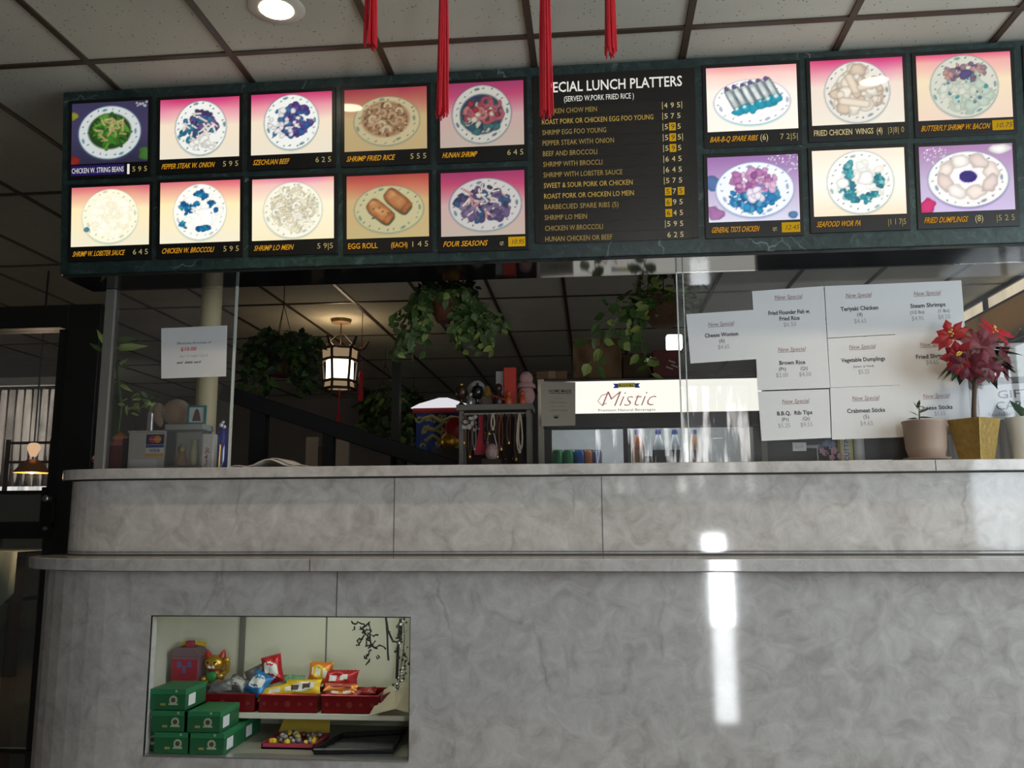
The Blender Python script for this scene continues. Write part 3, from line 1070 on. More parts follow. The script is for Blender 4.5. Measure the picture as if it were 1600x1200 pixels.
# px corners TL TR BL BR of each lit picture, then caption text, price text, style
DISHES = [
    ((113, 165), (232, 156), (114, 260), (233, 251), 'CHICKEN W. STRING BEANS', '5 9 5', 'band', .75),
    ((251, 158), (374, 151), (252, 251), (376, 244), 'PEPPER STEAK W. ONION', '5 9 5', '', 1.0),
    ((393, 150), (519, 143), (394, 244), (520, 238), 'SZECHUAN BEEF', '6 2 5', '', 1.0),
    ((538, 142), (667, 136), (540, 238), (668, 233), 'SHRIMP FRIED RICE', '5 5 5', '', .75),
    ((688, 132), (818, 127), (688, 232), (819, 227), 'HUNAN SHRIMP', '6 4 5', '', .85),
    ((113, 295), (234, 289), (113, 387), (235, 382), 'SHRIMP W. LOBSTER SAUCE', '6 4 5', '', 1.12),
    ((251, 287), (375, 281), (252, 382), (377, 377), 'CHICKEN W. BROCCOLI', '5 9 5', '', 1.15),
    ((394, 281), (522, 277), (396, 377), (523, 373), 'SHRIMP LO MEIN', '5 9|5', '', 1.1),
    ((542, 276), (670, 272), (543, 373), (671, 371), 'EGG ROLL', '1 4 5', 'egg', .85),
    ((689, 272), (820, 266), (690, 370), (820, 367), 'FOUR SEASONS', '10.95', 'tag', .9),
    ((1103, 109), (1244, 100), (1105, 209), (1246, 200), 'BAR-B-Q SPARE RIBS', '7 2|5|', 'six', 1.1),
    ((1265, 97), (1409, 90), (1268, 198), (1412, 191), 'FRIED CHICKEN  WINGS  (4)', '|3|8| 0', 'sans', 1.0),
    ((1430, 89), (1578, 81), (1434, 190), (1580, 184), 'BUTTERFLY SHRIMP W. BACON', '10.75', 'tagwide', 1.0),
    ((1105, 249), (1246, 240), (1107, 350), (1249, 342), "GENERAL TSO'S CHICKEN", '12.45', 'tag', 1.1),
    ((1268, 238), (1412, 230), (1271, 340), (1415, 334), 'SEAFOOD WOR PA', '|1 1 7|5', '', 1.12),
    ((1435, 230), (1581, 225), (1438, 333), (1584, 328), 'FRIED DUMPLINGS', '|5 2 5', 'eight', 1.1),
]


def print_mesh(name, cols, u0, u1, v0, v1, n, m, parent):
    gx, gz = np.meshgrid(np.linspace(u0, u1, GW + 1), np.linspace(v0, v1, GH + 1))
    org = ORG[parent.name]
    co = [tuple(S(a, c, n) - org) for a, c in zip(gx.ravel(), gz.ravel())]
    W_ = GW + 1
    fs = [(j * W_ + i, j * W_ + i + 1, (j + 1) * W_ + i + 1, (j + 1) * W_ + i) for j in range(GH) for i in range(GW)]
    me = bpy.data.meshes.new(name)
    me.from_pydata(co, [], fs)
    at_ = me.attributes.new('ink', 'FLOAT_COLOR', 'POINT')
    c = cols.reshape(-1, 3)
    lin = np.where(c <= .04045, c / 12.92, ((c + .055) / 1.055) ** 2.4)
    at_.data.foreach_set('color', np.concatenate([lin, np.ones((len(lin), 1))], 1).ravel().astype(np.float32))
    me.materials.append(m)
    o = bpy.data.objects.new(name, me)
    COL.objects.link(o)
    ORG[o.name] = org
    o.parent = parent
    return o


def print_mat(strength):
    m, nt, b_ = node_mat('backlit_print_%d' % int(strength * 1000))
    a = nt.nodes.new('ShaderNodeAttribute')
    a.attribute_name = 'ink'
    b_.inputs['Base Color'].default_value = (.02, .02, .02, 1)
    nt.links.new(a.outputs['Color'], b_.inputs['Emission Color'])
    b_.inputs['Emission Strength'].default_value = strength
    b_.inputs['Roughness'].default_value = .045
    return m


PMATS = {}
BAND = .058
for i, (tl, tr, bl, br, cap, price, style, st) in enumerate(DISHES):
    q = [sp(*p) for p in (tl, tr, bl, br)]
    u0, u1 = (q[0][0] + q[2][0]) / 2, (q[1][0] + q[3][0]) / 2
    v1, v0 = (q[0][1] + q[1][1]) / 2, (q[2][1] + q[3][1]) / 2
    bb = MB()
    e = .016
    sbox(bb, u0 - e, u1 + e, v0 - BAND - .008, v1 + e, 0, .006, M_BLACK)
    pan = bb.build('picture_panel', sign, bevel=.002)
    pan['label'] = 'black framed backlit photo captioned %s' % cap.lower().replace('  ', ' ')
    if st not in PMATS:
        PMATS[st] = print_mat(st)
    print_mesh('picture', dish(i), u0, u1, v0, v1, .0075, PMATS[st], pan)
    t, t2, t3, t4 = MB(), MB(), MB(), MB()
    W_ = u1 - u0
    vb = v0 - .042
    n = .0078
    kw = dict(ex=EX, ez=EZ)
    if style == 'band':
        sbox(t3, u0, u0 + W_ * .70, v0 - .05, v0 - .006, .0062, .0068, M_PURPLEBAND)
        t.text(cap, S(u0 + .004, vb + .002, n), .024, M_WHITETXT, w=W_ * .68, **kw)
        sbox(t3, u0 + W_ * .735, u0 + W_ * .765, v0 - .052, v0 - .008, .0062, .0068, M_WHITETXT)
        t2.text(price, S(u1 - .002, vb, n), .023, M_DIGIT, w=W_ * .19, align='R', **kw)
    else:
        ww = {'egg': .36, 'tag': .52, 'tagwide': .72, 'six': .52, 'sans': .74, 'eight': .46}.get(style, min(.66, .034 * len(cap)))
        if style in ('egg', 'sans'):
            t.text(cap, S(u0 + .006, vb, n), .024, M_GOLDPALE if style == 'sans' else M_GOLDTXT, w=W_ * ww, bold=.012, **kw)
        else:
            t.text(cap, S(u0 + .008, vb, n), .023, M_GOLDTXT, w=W_ * ww, shear=.28, bold=.012, **kw)
        if style == 'egg':
            t4.text('(EACH)', S(u0 + W_ * .54, vb, n), .022, M_GOLDTXT, w=W_ * .2, bold=.012, **kw)
        if style == 'six':
            t4.text('(6)', S(u0 + W_ * .58, vb, n), .026, M_GOLDPALE, w=W_ * .085, **kw)
        if style == 'eight':
            t4.text('(8)', S(u0 + W_ * .57, vb, n), .026, M_GOLDPALE, w=W_ * .085, **kw)
        if style.startswith('tag'):
            tw = .2 if style == 'tag' else .22
            sbox(t3, u1 - W_ * tw, u1, v0 - .05, v0 - .010, .0062, .0068, M_YELLOWTAG)
            t2.text(price, S(u1 - W_ * .02, vb + .002, n), .02, M_INK, w=W_ * (tw - .06), shear=.3, align='R', **kw)
            if style == 'tag':
                t4.text('QT.', S(u1 - W_ * .3, vb, n), .014, M_GOLDPALE, w=W_ * .05, **kw)
        else:
            t2.text(price, S(u1 - .004, vb, n), .024, M_DIGIT, w=W_ * (.19 if style != 'sans' else .17), align='R', **kw)
    t.build('caption', pan)
    if t4.v:
        t4.build('quantity', pan)
    if t2.v:
        t2.build('price', pan)
    if t3.v:
        t3.build('tag', pan)
# the next panel, cut by the picture's edge
q0, q1 = sp(1596, 78), sp(1598, 178)
bb = MB()
sbox(bb, q0[0], q0[0] + .4, q1[1] - .07, q0[1] + .016, 0, .006, M_BLACK)
pan = bb.build('picture_panel', sign, bevel=.002)
print_mesh('picture', dish(15), q0[0] + .016, q0[0] + .384, q1[1], q0[1], .0075, PMATS[1.0], pan)

# the lettered lunch list in the middle
q = [sp(*p) for p in ((833, 121), (1087, 105), (835, 383), (1091, 370))]
u0, u1 = (q[0][0] + q[2][0]) / 2, (q[1][0] + q[3][0]) / 2
v1, v0 = (q[0][1] + q[1][1]) / 2, (q[2][1] + q[3][1]) / 2
bb = MB()
sbox(bb, u0, u1, v0, v1, 0, .006, mat('list_black', (.012, .010, .009, 1), .3))
lst = bb.build('price_list_panel', sign, bevel=.002)
lst['label'] = 'black price list headed special lunch platters'
kw = dict(ex=EX, ez=EZ)
Wl, Hl = u1 - u0, v1 - v0
t = MB()
t.text('SPECIAL LUNCH PLATTERS', S(u0 + Wl * .055, v1 - Hl * .105, .0075), Hl * .063, M_WHITETXT, w=Wl * .865, bold=.012, **kw)
t.text('(SERVED W.PORK FRIED RICE )', S(u0 + Wl * .195, v1 - Hl * .165, .0075), Hl * .034, M_WHITETXT, w=Wl * .43, **kw)
t.build('heading', lst)
ROWS = [('CHICKEN CHOW MEIN', .342, '|4 9 5|', ''), ('ROAST PORK OR CHICKEN EGG FOO YOUNG', .685, '|5|7 5', ''), ('SHRIMP EGG FOO YOUNG', .395, '|5 9 5', 'm'),
        ('PEPPER STEAK WITH ONION', .44, '|5 9 5|', 'm'), ('BEEF AND BROCCOLI', .335, '|5 9 5', 'm'), ('SHRIMP WITH BROCCLI', .365, '|6 4|5', ''),
        ('SHRIMP WITH LOBSTER SAUCE', .485, '|6 4 5', ''), ('SWEET & SOUR PORK OR CHICKEN', .545, '|5|7 5', ''), ('ROAST PORK OR CHICKEN LO MEIN', .55, '5 7 5', 'lr'),
        ('BARBECUED SPARE RIBS (5)', .455, '6 9 5', 'l'), ('SHRIMP LO MEIN', .26, '6 4 5', 'l'), ('CHICKEN W.BROCCOLI', .355, '|5 9 5', ''), ('HUNAN CHICKEN OR BEEF', .41, '6 2 5', '')]
M_SLOTSTRIP = mat('row_strip', (.02, .017, .014, 1), .25)
t = MB()
pr_ = MB()
for k_, (s, w_, p_, tagm) in enumerate(ROWS):
    vb = v1 - Hl * (.232 + .0633 * k_)
    sbox(t, u0 + Wl * .03, u1 - Wl * .05, vb - Hl * .012, vb + Hl * .042, .006, .0066, M_SLOTSTRIP)
    t.text(s, S(u0 + Wl * (.055 + .0008 * k_), vb, .0075), Hl * .031, glow('lunch_gold_a', srgb(206, 172, 84), .72) if k_ in (1, 7, 8) else glow('lunch_gold_b', srgb(186, 158, 90), .6), w=Wl * w_, **kw)
    px0 = u0 + Wl * .80
    for side in tagm:
        o = {'l': 0, 'm': .035, 'r': .077}[side]
        sbox(pr_, px0 + Wl * o, px0 + Wl * (o + .04), vb - Hl * .008, vb + Hl * .038, .0068, .0074, M_YELLOWTAG)
    for j, ch in enumerate([c for c in p_ if c.isdigit()]):
        o = (0.008, .047, .085)[j]
        on = 'lmr'[j] in tagm
        pr_.text(ch, S(px0 + Wl * o, vb, .0078), Hl * .032, M_INK if on else M_GOLDPALE, w=Wl * .02, **kw)
    if p_[0] == '|':
        sbox(pr_, px0 - Wl * .004, px0 - Wl * .001, vb - Hl * .008, vb + Hl * .036, .0068, .0074, M_GOLDPALE)
    if p_[-1] == '|':
        sbox(pr_, px0 + Wl * .113, px0 + Wl * .116, vb - Hl * .008, vb + Hl * .036, .0068, .0074, M_GOLDPALE)
t.build('dish_list', lst)
pr_.build('price_digits', lst)

# ================================================================== CEILING LIGHTS AND TASSELS
M_TRIM = mat('downlight_trim', (.55, .52, .45, 1), .4)
M_LAMP = glow('downlight_lamp', (1.0, .86, .62, 1), 24.0)


def downlight(x, y, label):
    r = thing('downlight', label, 'ceiling light', (x, y, CEIL))
    MB().lathe([(.062, 0), (.064, -.006), (.098, -.004), (.104, .0), (.104, .002)], (x, y, CEIL - .002), M_TRIM, 28).build('trim_ring', r, smooth=True)
    MB().lathe([(.060, -.0105), (.060, -.009)], (x, y, CEIL), M_LAMP, 24).build('lamp', r)
    sl = bpy.data.lights.new('downlight_beam', 'SPOT')
    sl.energy, sl.color, sl.spot_size, sl.spot_blend, sl.shadow_soft_size = 46, (1, .79, .55), math.radians(110), .8, .05
    so_ = bpy.data.objects.new('downlight_beam', sl)
    COL.objects.link(so_)
    so_.location = (x, y, CEIL - .03)
    return r


dl = atz(432, 12, CEIL)
downlight(dl.x, dl.y, 'round recessed ceiling light glowing above the menu board')

downlight(1.30, dl.y, 'recessed ceiling light above the frame, mirrored in the chicken wings photo')
rng = random.Random(11)


def tassel(px, ybot, Y, label, n=34):
    w_ = .0185
    pb = at(px, ybot, Y)
    zt_ = pb.z + max(.30, (at(px, 0, Y).z - pb.z) + .12)
    r = thing('tassel', label, 'tassel', (pb.x, Y, zt_), 'red tassels hanging before the menu board')
    s = MB()
    for k_ in range(n):
        a = rng.random() * 6.283
        q_ = math.sqrt(rng.random())
        x0, y0 = pb.x + w_ * .55 * q_ * math.cos(a), Y + w_ * .55 * q_ * math.sin(a)
        x1, y1 = pb.x + w_ * q_ * math.cos(a), Y + w_ * q_ * math.sin(a)
        zb = pb.z + rng.uniform(-.004, .02)
        xm = (x0 + x1) / 2 + rng.uniform(-.003, .003)
        s.tube([(x0, y0, zt_ + .002), (xm, (y0 + y1) / 2, (zt_ + zb) / 2), (x1, y1, zb)], .0024, M_RED, 5)
    s.build('strands', r)
    c = MB()
    c.lathe([(.004, .05), (.014, .04), (.020, .015), (.019, -.012), (.016, -.014)], (pb.x, Y, zt_), M_RED, 16)
    c.build('knot_cap', r, smooth=True)
    MB().tube([(pb.x, Y, zt_ + .045), (pb.x, Y, CEIL)], .003, M_RED, 6).build('cord', r)


tassel(578, 74, 2.15, 'short red silk tassel, leftmost of the four above the board')
tassel(691, 182, 2.05, 'long red tassel overlapping the framed hunan shrimp photograph')
tassel(854, 184, 2.05, 'long red tassel covering the first letters of the lunch list')
tassel(955, 87, 2.2, 'short red silk tassel hanging above the word platters')

# ================================================================== GLASS SCREENS
YG = 3.60
ZC = 1.371                                     # bar top height
ZG = SB - .013
M_GL = glass('screen_glass', dust=.02)
M_GLR = glass('dusty_screen_glass', dust=.032)
M_GEDGE = mat('bright_glass_edge', (.48, .52, .48, 1), .25, var=.1)


def screen(x0, x1, m, label, edges, bar=None):
    r = thing('glass_screen', label, 'glass screen', (x0, YG, ZC))
    MB().box(x0, x1, YG - .004, YG + .004, ZC, ZG, m).build('glass_pane', r)
    for a, b_ in edges:
        MB().box(a, b_, YG - .005, YG + .005, ZC, ZG, M_GEDGE).build('polished_edge', r)
    if bar:
        MB().box(bar[0], bar[1], YG - .02, YG + .02, ZC, ZG, M_GREYMETAL).build('edge_channel', r, bevel=.002)
    return r


gl0, gl1 = X(152, YG, 700), X(362, YG, 600)
screen(gl0 + .045, gl1, M_GL, 'narrow clear glass screen with a small white notice at the left', [(gl1, gl1 + .010)], (gl0, gl0 + .045))
gr0 = X(1064, YG, 600)
screen(gr0, CR, M_GLR, 'wide dusty glass screen carrying the white special sheets', [(gr0 - .006, gr0), (gr0 + .022, gr0 + .026)])


# ---- paper notices
def quad_sheet(name, px, Y, lines, label, cat='notice', group=None, m=M_PAPER, thick=.0012, rows=None):
    """px: corners TL, TR, BR, BL in the photograph's frame, standing on the plane y = Y"""
    P = [at(a, b_, Y) for a, b_ in px]
    c = (P[0] + P[1] + P[2] + P[3]) / 4
    o = thing(name, label, cat, c, group)
    bb = MB()
    bb.extrude_poly([P[3], P[2], P[1], P[0]], (0, thick, 0), m)
    bb.build('sheet', o)
    ex = ((P[1] - P[0]) + (P[2] - P[3])).normalized()
    ez = V((-ex.z, 0, ex.x))
    W_ = ((P[1] - P[0]).length + (P[2] - P[3]).length) / 2
    H_ = ((P[0] - P[3]).length + (P[1] - P[2]).length) / 2
    t_ = MB()
    for (s, cx, cy, hh, mm, kw) in lines:
        uu, vv = cx, 1 - cy
        base = P[3].lerp(P[2], uu).lerp(P[0].lerp(P[1], uu), vv) + V((0, -.0006, 0))
        if s == '_':
            w2 = kw['w'] * W_
            t_.extrude_poly([base - ex * w2 / 2, base + ex * w2 / 2, base + ex * w2 / 2 + ez * hh * H_, base - ex * w2 / 2 + ez * hh * H_], (0, .0003, 0), mm)
            continue
        k2 = dict(kw)
        if 'w' in k2:
            k2['w'] = k2['w'] * W_
        t_.text(s, base, hh * H_, mm, ex=ex, ez=ez, align=k2.pop('align', 'C'), **k2)
    if t_.v:
        t_.build('print', o)
    return o


def special(px, Y, item, prices, label, sub=None, cx=.5, title=(.5, .22)):
    L = [('New Special', title[0], title[1] + .04, .085, M_INKRED, dict(w=.38, shear=.2)), ('_', title[0], title[1] + .06, .009, M_INKRED, dict(w=.38))]
    y = .50
    for s, w_ in item:
        L.append((s, cx, y, .083, M_INK, dict(w=w_, bold=.022)))
        y += .12
    if sub:
        for s, sx, sw, sh in sub:
            L.append((s, cx + sx, y, sh * 1.35, M_INK, dict(w=sw)))
        y += .13
    for s, sx, sw in prices:
        L.append((s, cx + sx, y, .09, M_INKGREY, dict(w=sw)))
    return quad_sheet('special_sheet', px, Y, L, label, 'paper sign', 'white special sheets taped on the glass')


YP = YG - .008
special([(1175, 455), (1287, 447), (1292, 529), (1180, 533)], YP, [('Fried Flounder Fish w.', .58), ('Fried Rice', .28)], [('$6.50', 0, .18)], 'white sheet offering fried flounder fish with fried rice, top left of the block', title=(.5, .16))
special([(1180, 533), (1292, 529), (1297, 606), (1184, 610)], YP, [('Brown Rice', .36)], [('$2.00', -.15, .17), ('$4.00', .17, .17)], 'white sheet offering brown rice, below the flounder fish sheet', sub=[('(Pt)', -.14, .10, .055), ('(Qt)', .16, .10, .055)], title=(.5, .19))
special([(1184, 612), (1295.5, 608), (1298.5, 684), (1190, 689)], YP - .002, [('B.B.Q.  Rib Tips', .5)], [('$5.25', -.16, .17), ('$9.55', .16, .17)], 'white sheet offering rib tips, bottom left of the block', sub=[('(Pt)', -.14, .10, .055), ('(Qt)', .16, .10, .055)], title=(.52, .22))
special([(1288.4, 447), (1392, 443), (1399, 522), (1293, 528)], YP - .001, [('Teriyaki Chicken', .56)], [('$4.65', .0, .18)], 'white sheet offering teriyaki chicken, top middle of the block', sub=[('(4)', 0, .08, .06)], title=(.5, .20))
special([(1293, 529), (1399, 523), (1406, 601.5), (1297.5, 605.5)], YP - .001, [('Vegetable Dumplings', .64)], [('$5.25', 0, .16)], 'white sheet offering vegetable dumplings in the middle of the block', sub=[('(steam or fried)', 0, .30, .035)], title=(.5, .20))
special([(1297, 606), (1406, 602), (1411, 683), (1300, 687)], YP - .003, [('Crabmeat Sticks', .54)], [('$4.65', .0, .18)], 'white sheet offering crabmeat sticks, bottom middle of the block', sub=[('(5)', 0, .08, .06)], title=(.5, .22))
special([(1392, 443), (1502, 438), (1508, 516), (1399, 523)], YP, [('Steam Shrimps', .5)], [('$4.95', -.16, .17), ('$8.50', .22, .17)], 'white sheet offering steam shrimps, top right of the block', sub=[('(1/2 lbs)', -.16, .2, .05), ('(1 lbs)', .22, .16, .05)], title=(.5, .22))
special([(1399, 523), (1508, 516), (1513, 598), (1406, 602)], YP, [('Fried Shrimp', .46)], [('$4.65', .0, .18)], 'white sheet mostly hidden behind the red poinsettia', title=(.53, .23))
special([(1406, 602), (1513, 598), (1518, 677), (1411, 683)], YP, [('Cheese Sticks', .5)], [('$1.55', .06, .16)], 'white sheet offering cheese sticks behind the small brown pot', title=(.52, .23))
special([(1072, 491), (1178, 484), (1182, 561), (1079, 568)], YP - .003, [('Cheese Wonton', .5)], [('$4.65', .02, .17)], 'separate white sheet offering cheese wonton left of the block', sub=[('(6)', 0, .08, .06)], title=(.5, .24))
quad_sheet('purchase_notice', [(252, 513), (355, 508.5), (353, 588), (252, 591.5)], YG - .006,
           [('Minimum Purchase of', .5, .34, .05, M_INK, dict(w=.52, shear=.25)), ('$10.00', .42, .47, .075, mat('red_ink', (.55, .05, .05, 1), .8), dict(w=.24, bold=.02)),
            ('for Credit Card', .5, .60, .055, M_INKGREY, dict(w=.42)), ('and  debit card', .42, .72, .05, M_INK, dict(w=.36, shear=.3, bold=.02))], 'white notice of the minimum purchase on the narrow glass screen', 'notice')

# ================================================================== ON THE BAR, IN FRONT OF THE RIGHT SCREEN
YPOT = 3.50
# brown plastic pot with a seedling
c = at(1447, 700, YPOT)
pot = thing('potted_seedling', 'brown round plastic pot with a small jade plant', 'potted plant', (c.x, YPOT, ZC))
m_ = mat('brown_plastic', (.30, .215, .16, 1), .5, var=.05)
MB().lathe([(.060, .010), (.066, .016), (.074, .05), (.080, .145), (.083, .150), (.083, .158), (.078, .158), (.074, .13), (.0, .128)], (c.x, YPOT, ZC), m_, 32).build('pot', pot, smooth=True)
MB().lathe([(.060, 0), (.082, .004), (.088, .011), (.084, .0115), (.062, .010), (.0, .0098)], (c.x, YPOT, ZC + .001), m_, 32).build('saucer', pot, smooth=True)
MB().lathe([(.0735, .128), (.05, .134), (.0, .136)], (c.x, YPOT, ZC), mat('potting_soil', (.05, .035, .025, 1), .95), 24).build('soil', pot)
b = MB()
base = V((c.x - .02, YPOT, ZC + .13))
b.tube([base, base + V((.004, 0, .04)), base + V((.006, 0, .085))], [.004, .003, .0015], M_DARKLEAF, 6)
for dx, dz, L in ((-.05, .005, .05), (.055, .01, .055), (-.035, .03, .045), (.05, .045, .05), (-.02, .075, .04), (.012, .09, .035), (-.055, -.01, .045), (.03, -.005, .04)):
    p = base + V((0, 0, .035 + dz * .5))
    b.leaf(p, V((dx, -.015, dz * .7)), V((0, -.5, 1)), L, L * .42, M_DARKLEAF)
b.build('seedling', pot)

# gold square pot with a poinsettia tree
YQ = 3.475
c = at(1525, 700, YQ)
poi = thing('potted_poinsettia', 'red poinsettia on a tall stem in a square gold pot', 'potted plant', (c.x, YQ, ZC))
M_POTG = mat('hammered_gold', (.42, .29, .09, 1), .38, metal=.75, var=.35, scale=60, bump=.5)
zp = Z(655, YQ, 1525)
b = MB()
ang = math.radians(34)
rot = Euler((0, 0, ang)).to_matrix()


def sqring(hw, z):
    return [V((c.x, YQ, 0)) + rot @ V((sx * hw, sy * hw, 0)) + V((0, 0, z)) for sx, sy in ((-1, -1), (1, -1), (1, 1), (-1, 1))]


rings = [sqring(.044, ZC), sqring(.067, zp), sqring(.061, zp), sqring(.058, zp - .03)]
vs = [p for r_ in rings for p in r_]
fs = [(3, 2, 1, 0)] + [(i * 4 + k_, i * 4 + (k_ + 1) % 4, i * 4 + 4 + (k_ + 1) % 4, i * 4 + 4 + k_) for i in range(3) for k_ in range(4)] + [(12, 13, 14, 15)]
b.add(vs, fs, M_POTG)
b.build('pot', poi, bevel=.0015)
cr = at(1522, 548, YQ)
b = MB()
b.tube([(c.x, YQ, zp - .03), (c.x + .006, YQ, zp + .05), (cr.x - .004, YQ, cr.z - .09), (cr.x, YQ, cr.z)], [.011, .009, .009, .006], mat('brown_stem', (.10, .06, .035, 1), .8), 8)
b.build('stem', poi, smooth=True)
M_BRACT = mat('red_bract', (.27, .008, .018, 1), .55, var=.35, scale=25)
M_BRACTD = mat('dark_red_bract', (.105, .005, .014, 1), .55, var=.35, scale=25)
rng = random.Random(3)


def sharp_leaf(mb, p, d_, n_, L, W_, m__):
    p, d_, n_ = V(p), V(d_).normalized(), V(n_)
    s_ = d_.cross(n_)
    s_ = s_.normalized() if s_.length > 1e-5 else d_.orthogonal().normalized()
    n_ = s_.cross(d_).normalized()
    out = [(0, 0), (.18, .22), (.36, .5), (.46, .36), (.62, .46), (.82, .2), (1, 0), (.82, -.2), (.62, -.46), (.46, -.36), (.36, -.5), (.18, -.22)]
    P = [p + d_ * L * a + s_ * W_ * q_ - n_ * (L * .22 * a * a + abs(q_) * W_ * .15) for a, q_ in out]
    P.append(p + d_ * L * .45 - n_ * L * .02)
    k_ = len(out)
    mb.add(P, [(i, (i + 1) % k_, k_) for i in range(k_)], m__)


b = MB()
gl_ = MB()
for k_ in range(40):
    a = rng.random() * 6.283
    el = rng.uniform(-.75, .55)
    d_ = V((math.cos(a) * math.cos(el), math.sin(a) * math.cos(el) * .8, math.sin(el) * .8))
    p = cr + d_ * .06 + V((0, 0, -.02))
    sharp_leaf(gl_, p, d_ + V((0, 0, -.35)), V((0, 0, 1)), rng.uniform(.075, .115), rng.uniform(.045, .065), M_DARKLEAF if rng.random() < .7 else M_GREENLEAF)
for p_ in gl_.v:
    p_.y = min(p_.y, 3.585)
gl_.build('leaves', poi)
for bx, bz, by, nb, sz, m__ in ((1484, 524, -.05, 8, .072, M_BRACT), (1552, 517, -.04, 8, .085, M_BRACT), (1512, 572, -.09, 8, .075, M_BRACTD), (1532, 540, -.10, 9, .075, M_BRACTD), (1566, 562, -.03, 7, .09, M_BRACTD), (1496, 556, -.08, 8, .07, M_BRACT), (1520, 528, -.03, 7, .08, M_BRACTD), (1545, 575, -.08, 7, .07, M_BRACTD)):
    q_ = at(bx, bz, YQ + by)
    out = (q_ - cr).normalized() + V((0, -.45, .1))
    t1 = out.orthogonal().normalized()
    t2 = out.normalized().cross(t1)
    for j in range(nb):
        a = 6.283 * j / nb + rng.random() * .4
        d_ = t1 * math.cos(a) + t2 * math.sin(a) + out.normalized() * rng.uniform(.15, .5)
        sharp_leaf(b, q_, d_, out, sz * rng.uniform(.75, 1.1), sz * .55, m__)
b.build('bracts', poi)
b = MB()
for bx, bz, by in ((1486, 520, -.055), (1553, 515, -.05), (1497, 554, -.085)):
    q_ = at(bx, bz, YQ + by - .01)
    for j in range(7):
        b.ball(q_ + V((rng.gauss(0, .006), -.008, rng.gauss(0, .006))), .004, mat('yellow_bud', (.45, .35, .05, 1), .6), 8, 6)
b.build('buds', poi)

# white pot at the right edge with a broad leaf
c = at(1608, 700, 3.50)
wp = thing('potted_houseplant', 'white tapered pot with one broad dark leaf at the edge', 'potted plant', (c.x, 3.50, ZC))
MB().lathe([(.056, 0), (.060, .004), (.076, .15), (.078, .165), (.072, .165), (.068, .14), (.0, .138)], (c.x, 3.50, ZC), mat('white_glaze', (.68, .69, .66, 1), .3, var=.03), 32).build('pot', wp, smooth=True)
b = MB()
pb = V((c.x, 3.50, ZC + .14))
for d_, L in ((V((-1, .35, .42)), .09), (V((.9, .1, .5)), .12), (V((.1, -.6, .45)), .11), (V((-.2, .1, .9)), .10)):
    p2 = pb + V((0, 0, .012))
    b.leaf(p2, d_, V((0, -.3, 1)), L, L * .62, M_DARKLEAF, .35)
b.build('leaves', wp)
# loose papers lying under the sheets
for (a0, a1, dz, rz, lab) in ((1285, 1345, .0005, .06, 'white paper slip lying on the bar under the rib tip sheet'), (1318, 1382, .003, -.03, 'white paper slip lying on the bar beside the brown pot')):
    x0, x1 = X(a0, 3.56, 718), X(a1, 3.56, 718)
    bb = MB().obox(((x0 + x1) / 2, 3.52, ZC + dz + .001), (x1 - x0, .10, .0016), M_PAPER, (0, 0, rz))
    tag(bb.build('paper_slip', loc=((x0 + x1) / 2, 3.52, ZC + dz)), lab, 'paper')

# ---- behind the right screen
o = quad_sheet('gift_card_sign', [(1528, 603), (1640, 596), (1642, 652), (1532, 657)], 3.70,
               [('GIFT', .50, .40, .24, M_INK, dict(w=.46)), ('CARD', .50, .72, .24, M_INK, dict(w=.52)), ('Available', .26, .90, .12, mat('blue_ink', (.10, .12, .25, 1), .8), dict(w=.34, shear=.3))],
               'handwritten gift card sign behind the poinsettia stem', 'sign')
fs_ = thing('framed_sign', 'pale framed sign with dark border above the gift card sign', 'sign', at(1600, 560, 3.74))
P0, P1 = at(1552, 537, 3.74), at(1650, 588, 3.74)
MB().box(P0.x, P1.x, 3.735, 3.745, P1.z, P0.z, mat('sign_pale', (.50, .49, .44, 1), .6)).build('sign_board', fs_)
t = MB()
t.text('Store', at(1572, 568, 3.734), .018, M_INKGREY, w=.05).text('News', at(1574, 583, 3.734), .022, M_INKGREY, w=.055, bold=.02)
t.build('print', fs_)
MB().box(P0.x - .012, P1.x, 3.73, 3.75, P1.z - .022, P1.z, M_DARKMETAL).box(P0.x - .012, P0.x, 3.73, 3.75, P1.z, P0.z, M_CREAM).build('frame', fs_)
# a stand holding both signs up from the bar
MB().box(P0.x + .10, P0.x + .115, 3.752, 3.762, ZC, P0.z, M_GREYMETAL).build('stand', fs_)
MB().box(P0.x + .04, P0.x + .18, 3.72, 3.80, ZC, ZC + .006, M_GREYMETAL).build('base', fs_)

# small price ticket on a clip arm
c = at(1249, 698, 3.66)
tk = thing('price_ticket', 'small white ticket on a clear clip arm behind the glass', 'ticket', (c.x, 3.66, ZC))
MB().box(c.x - .028, c.x + .028, 3.658, 3.661, c.z - .018, c.z + .018, M_PAPER).build('ticket', tk, bevel=.002)
b = MB()
b.text('$ 3.75', (c.x, 3.6572, c.z - .006), .011, M_INKGREY, w=.03, align='C')
b.build('print', tk)
b = MB()
b.box(c.x + .028, c.x + .075, 3.659, 3.664, c.z - .006, c.z + .006, mat('clear_plastic', (.4, .42, .45, 1), .2, alpha=.5))
b.box(c.x + .07, c.x + .075, 3.659, 3.664, ZC, c.z - .006, MATS['clear_plastic'])
b.build('clip_arm', tk)
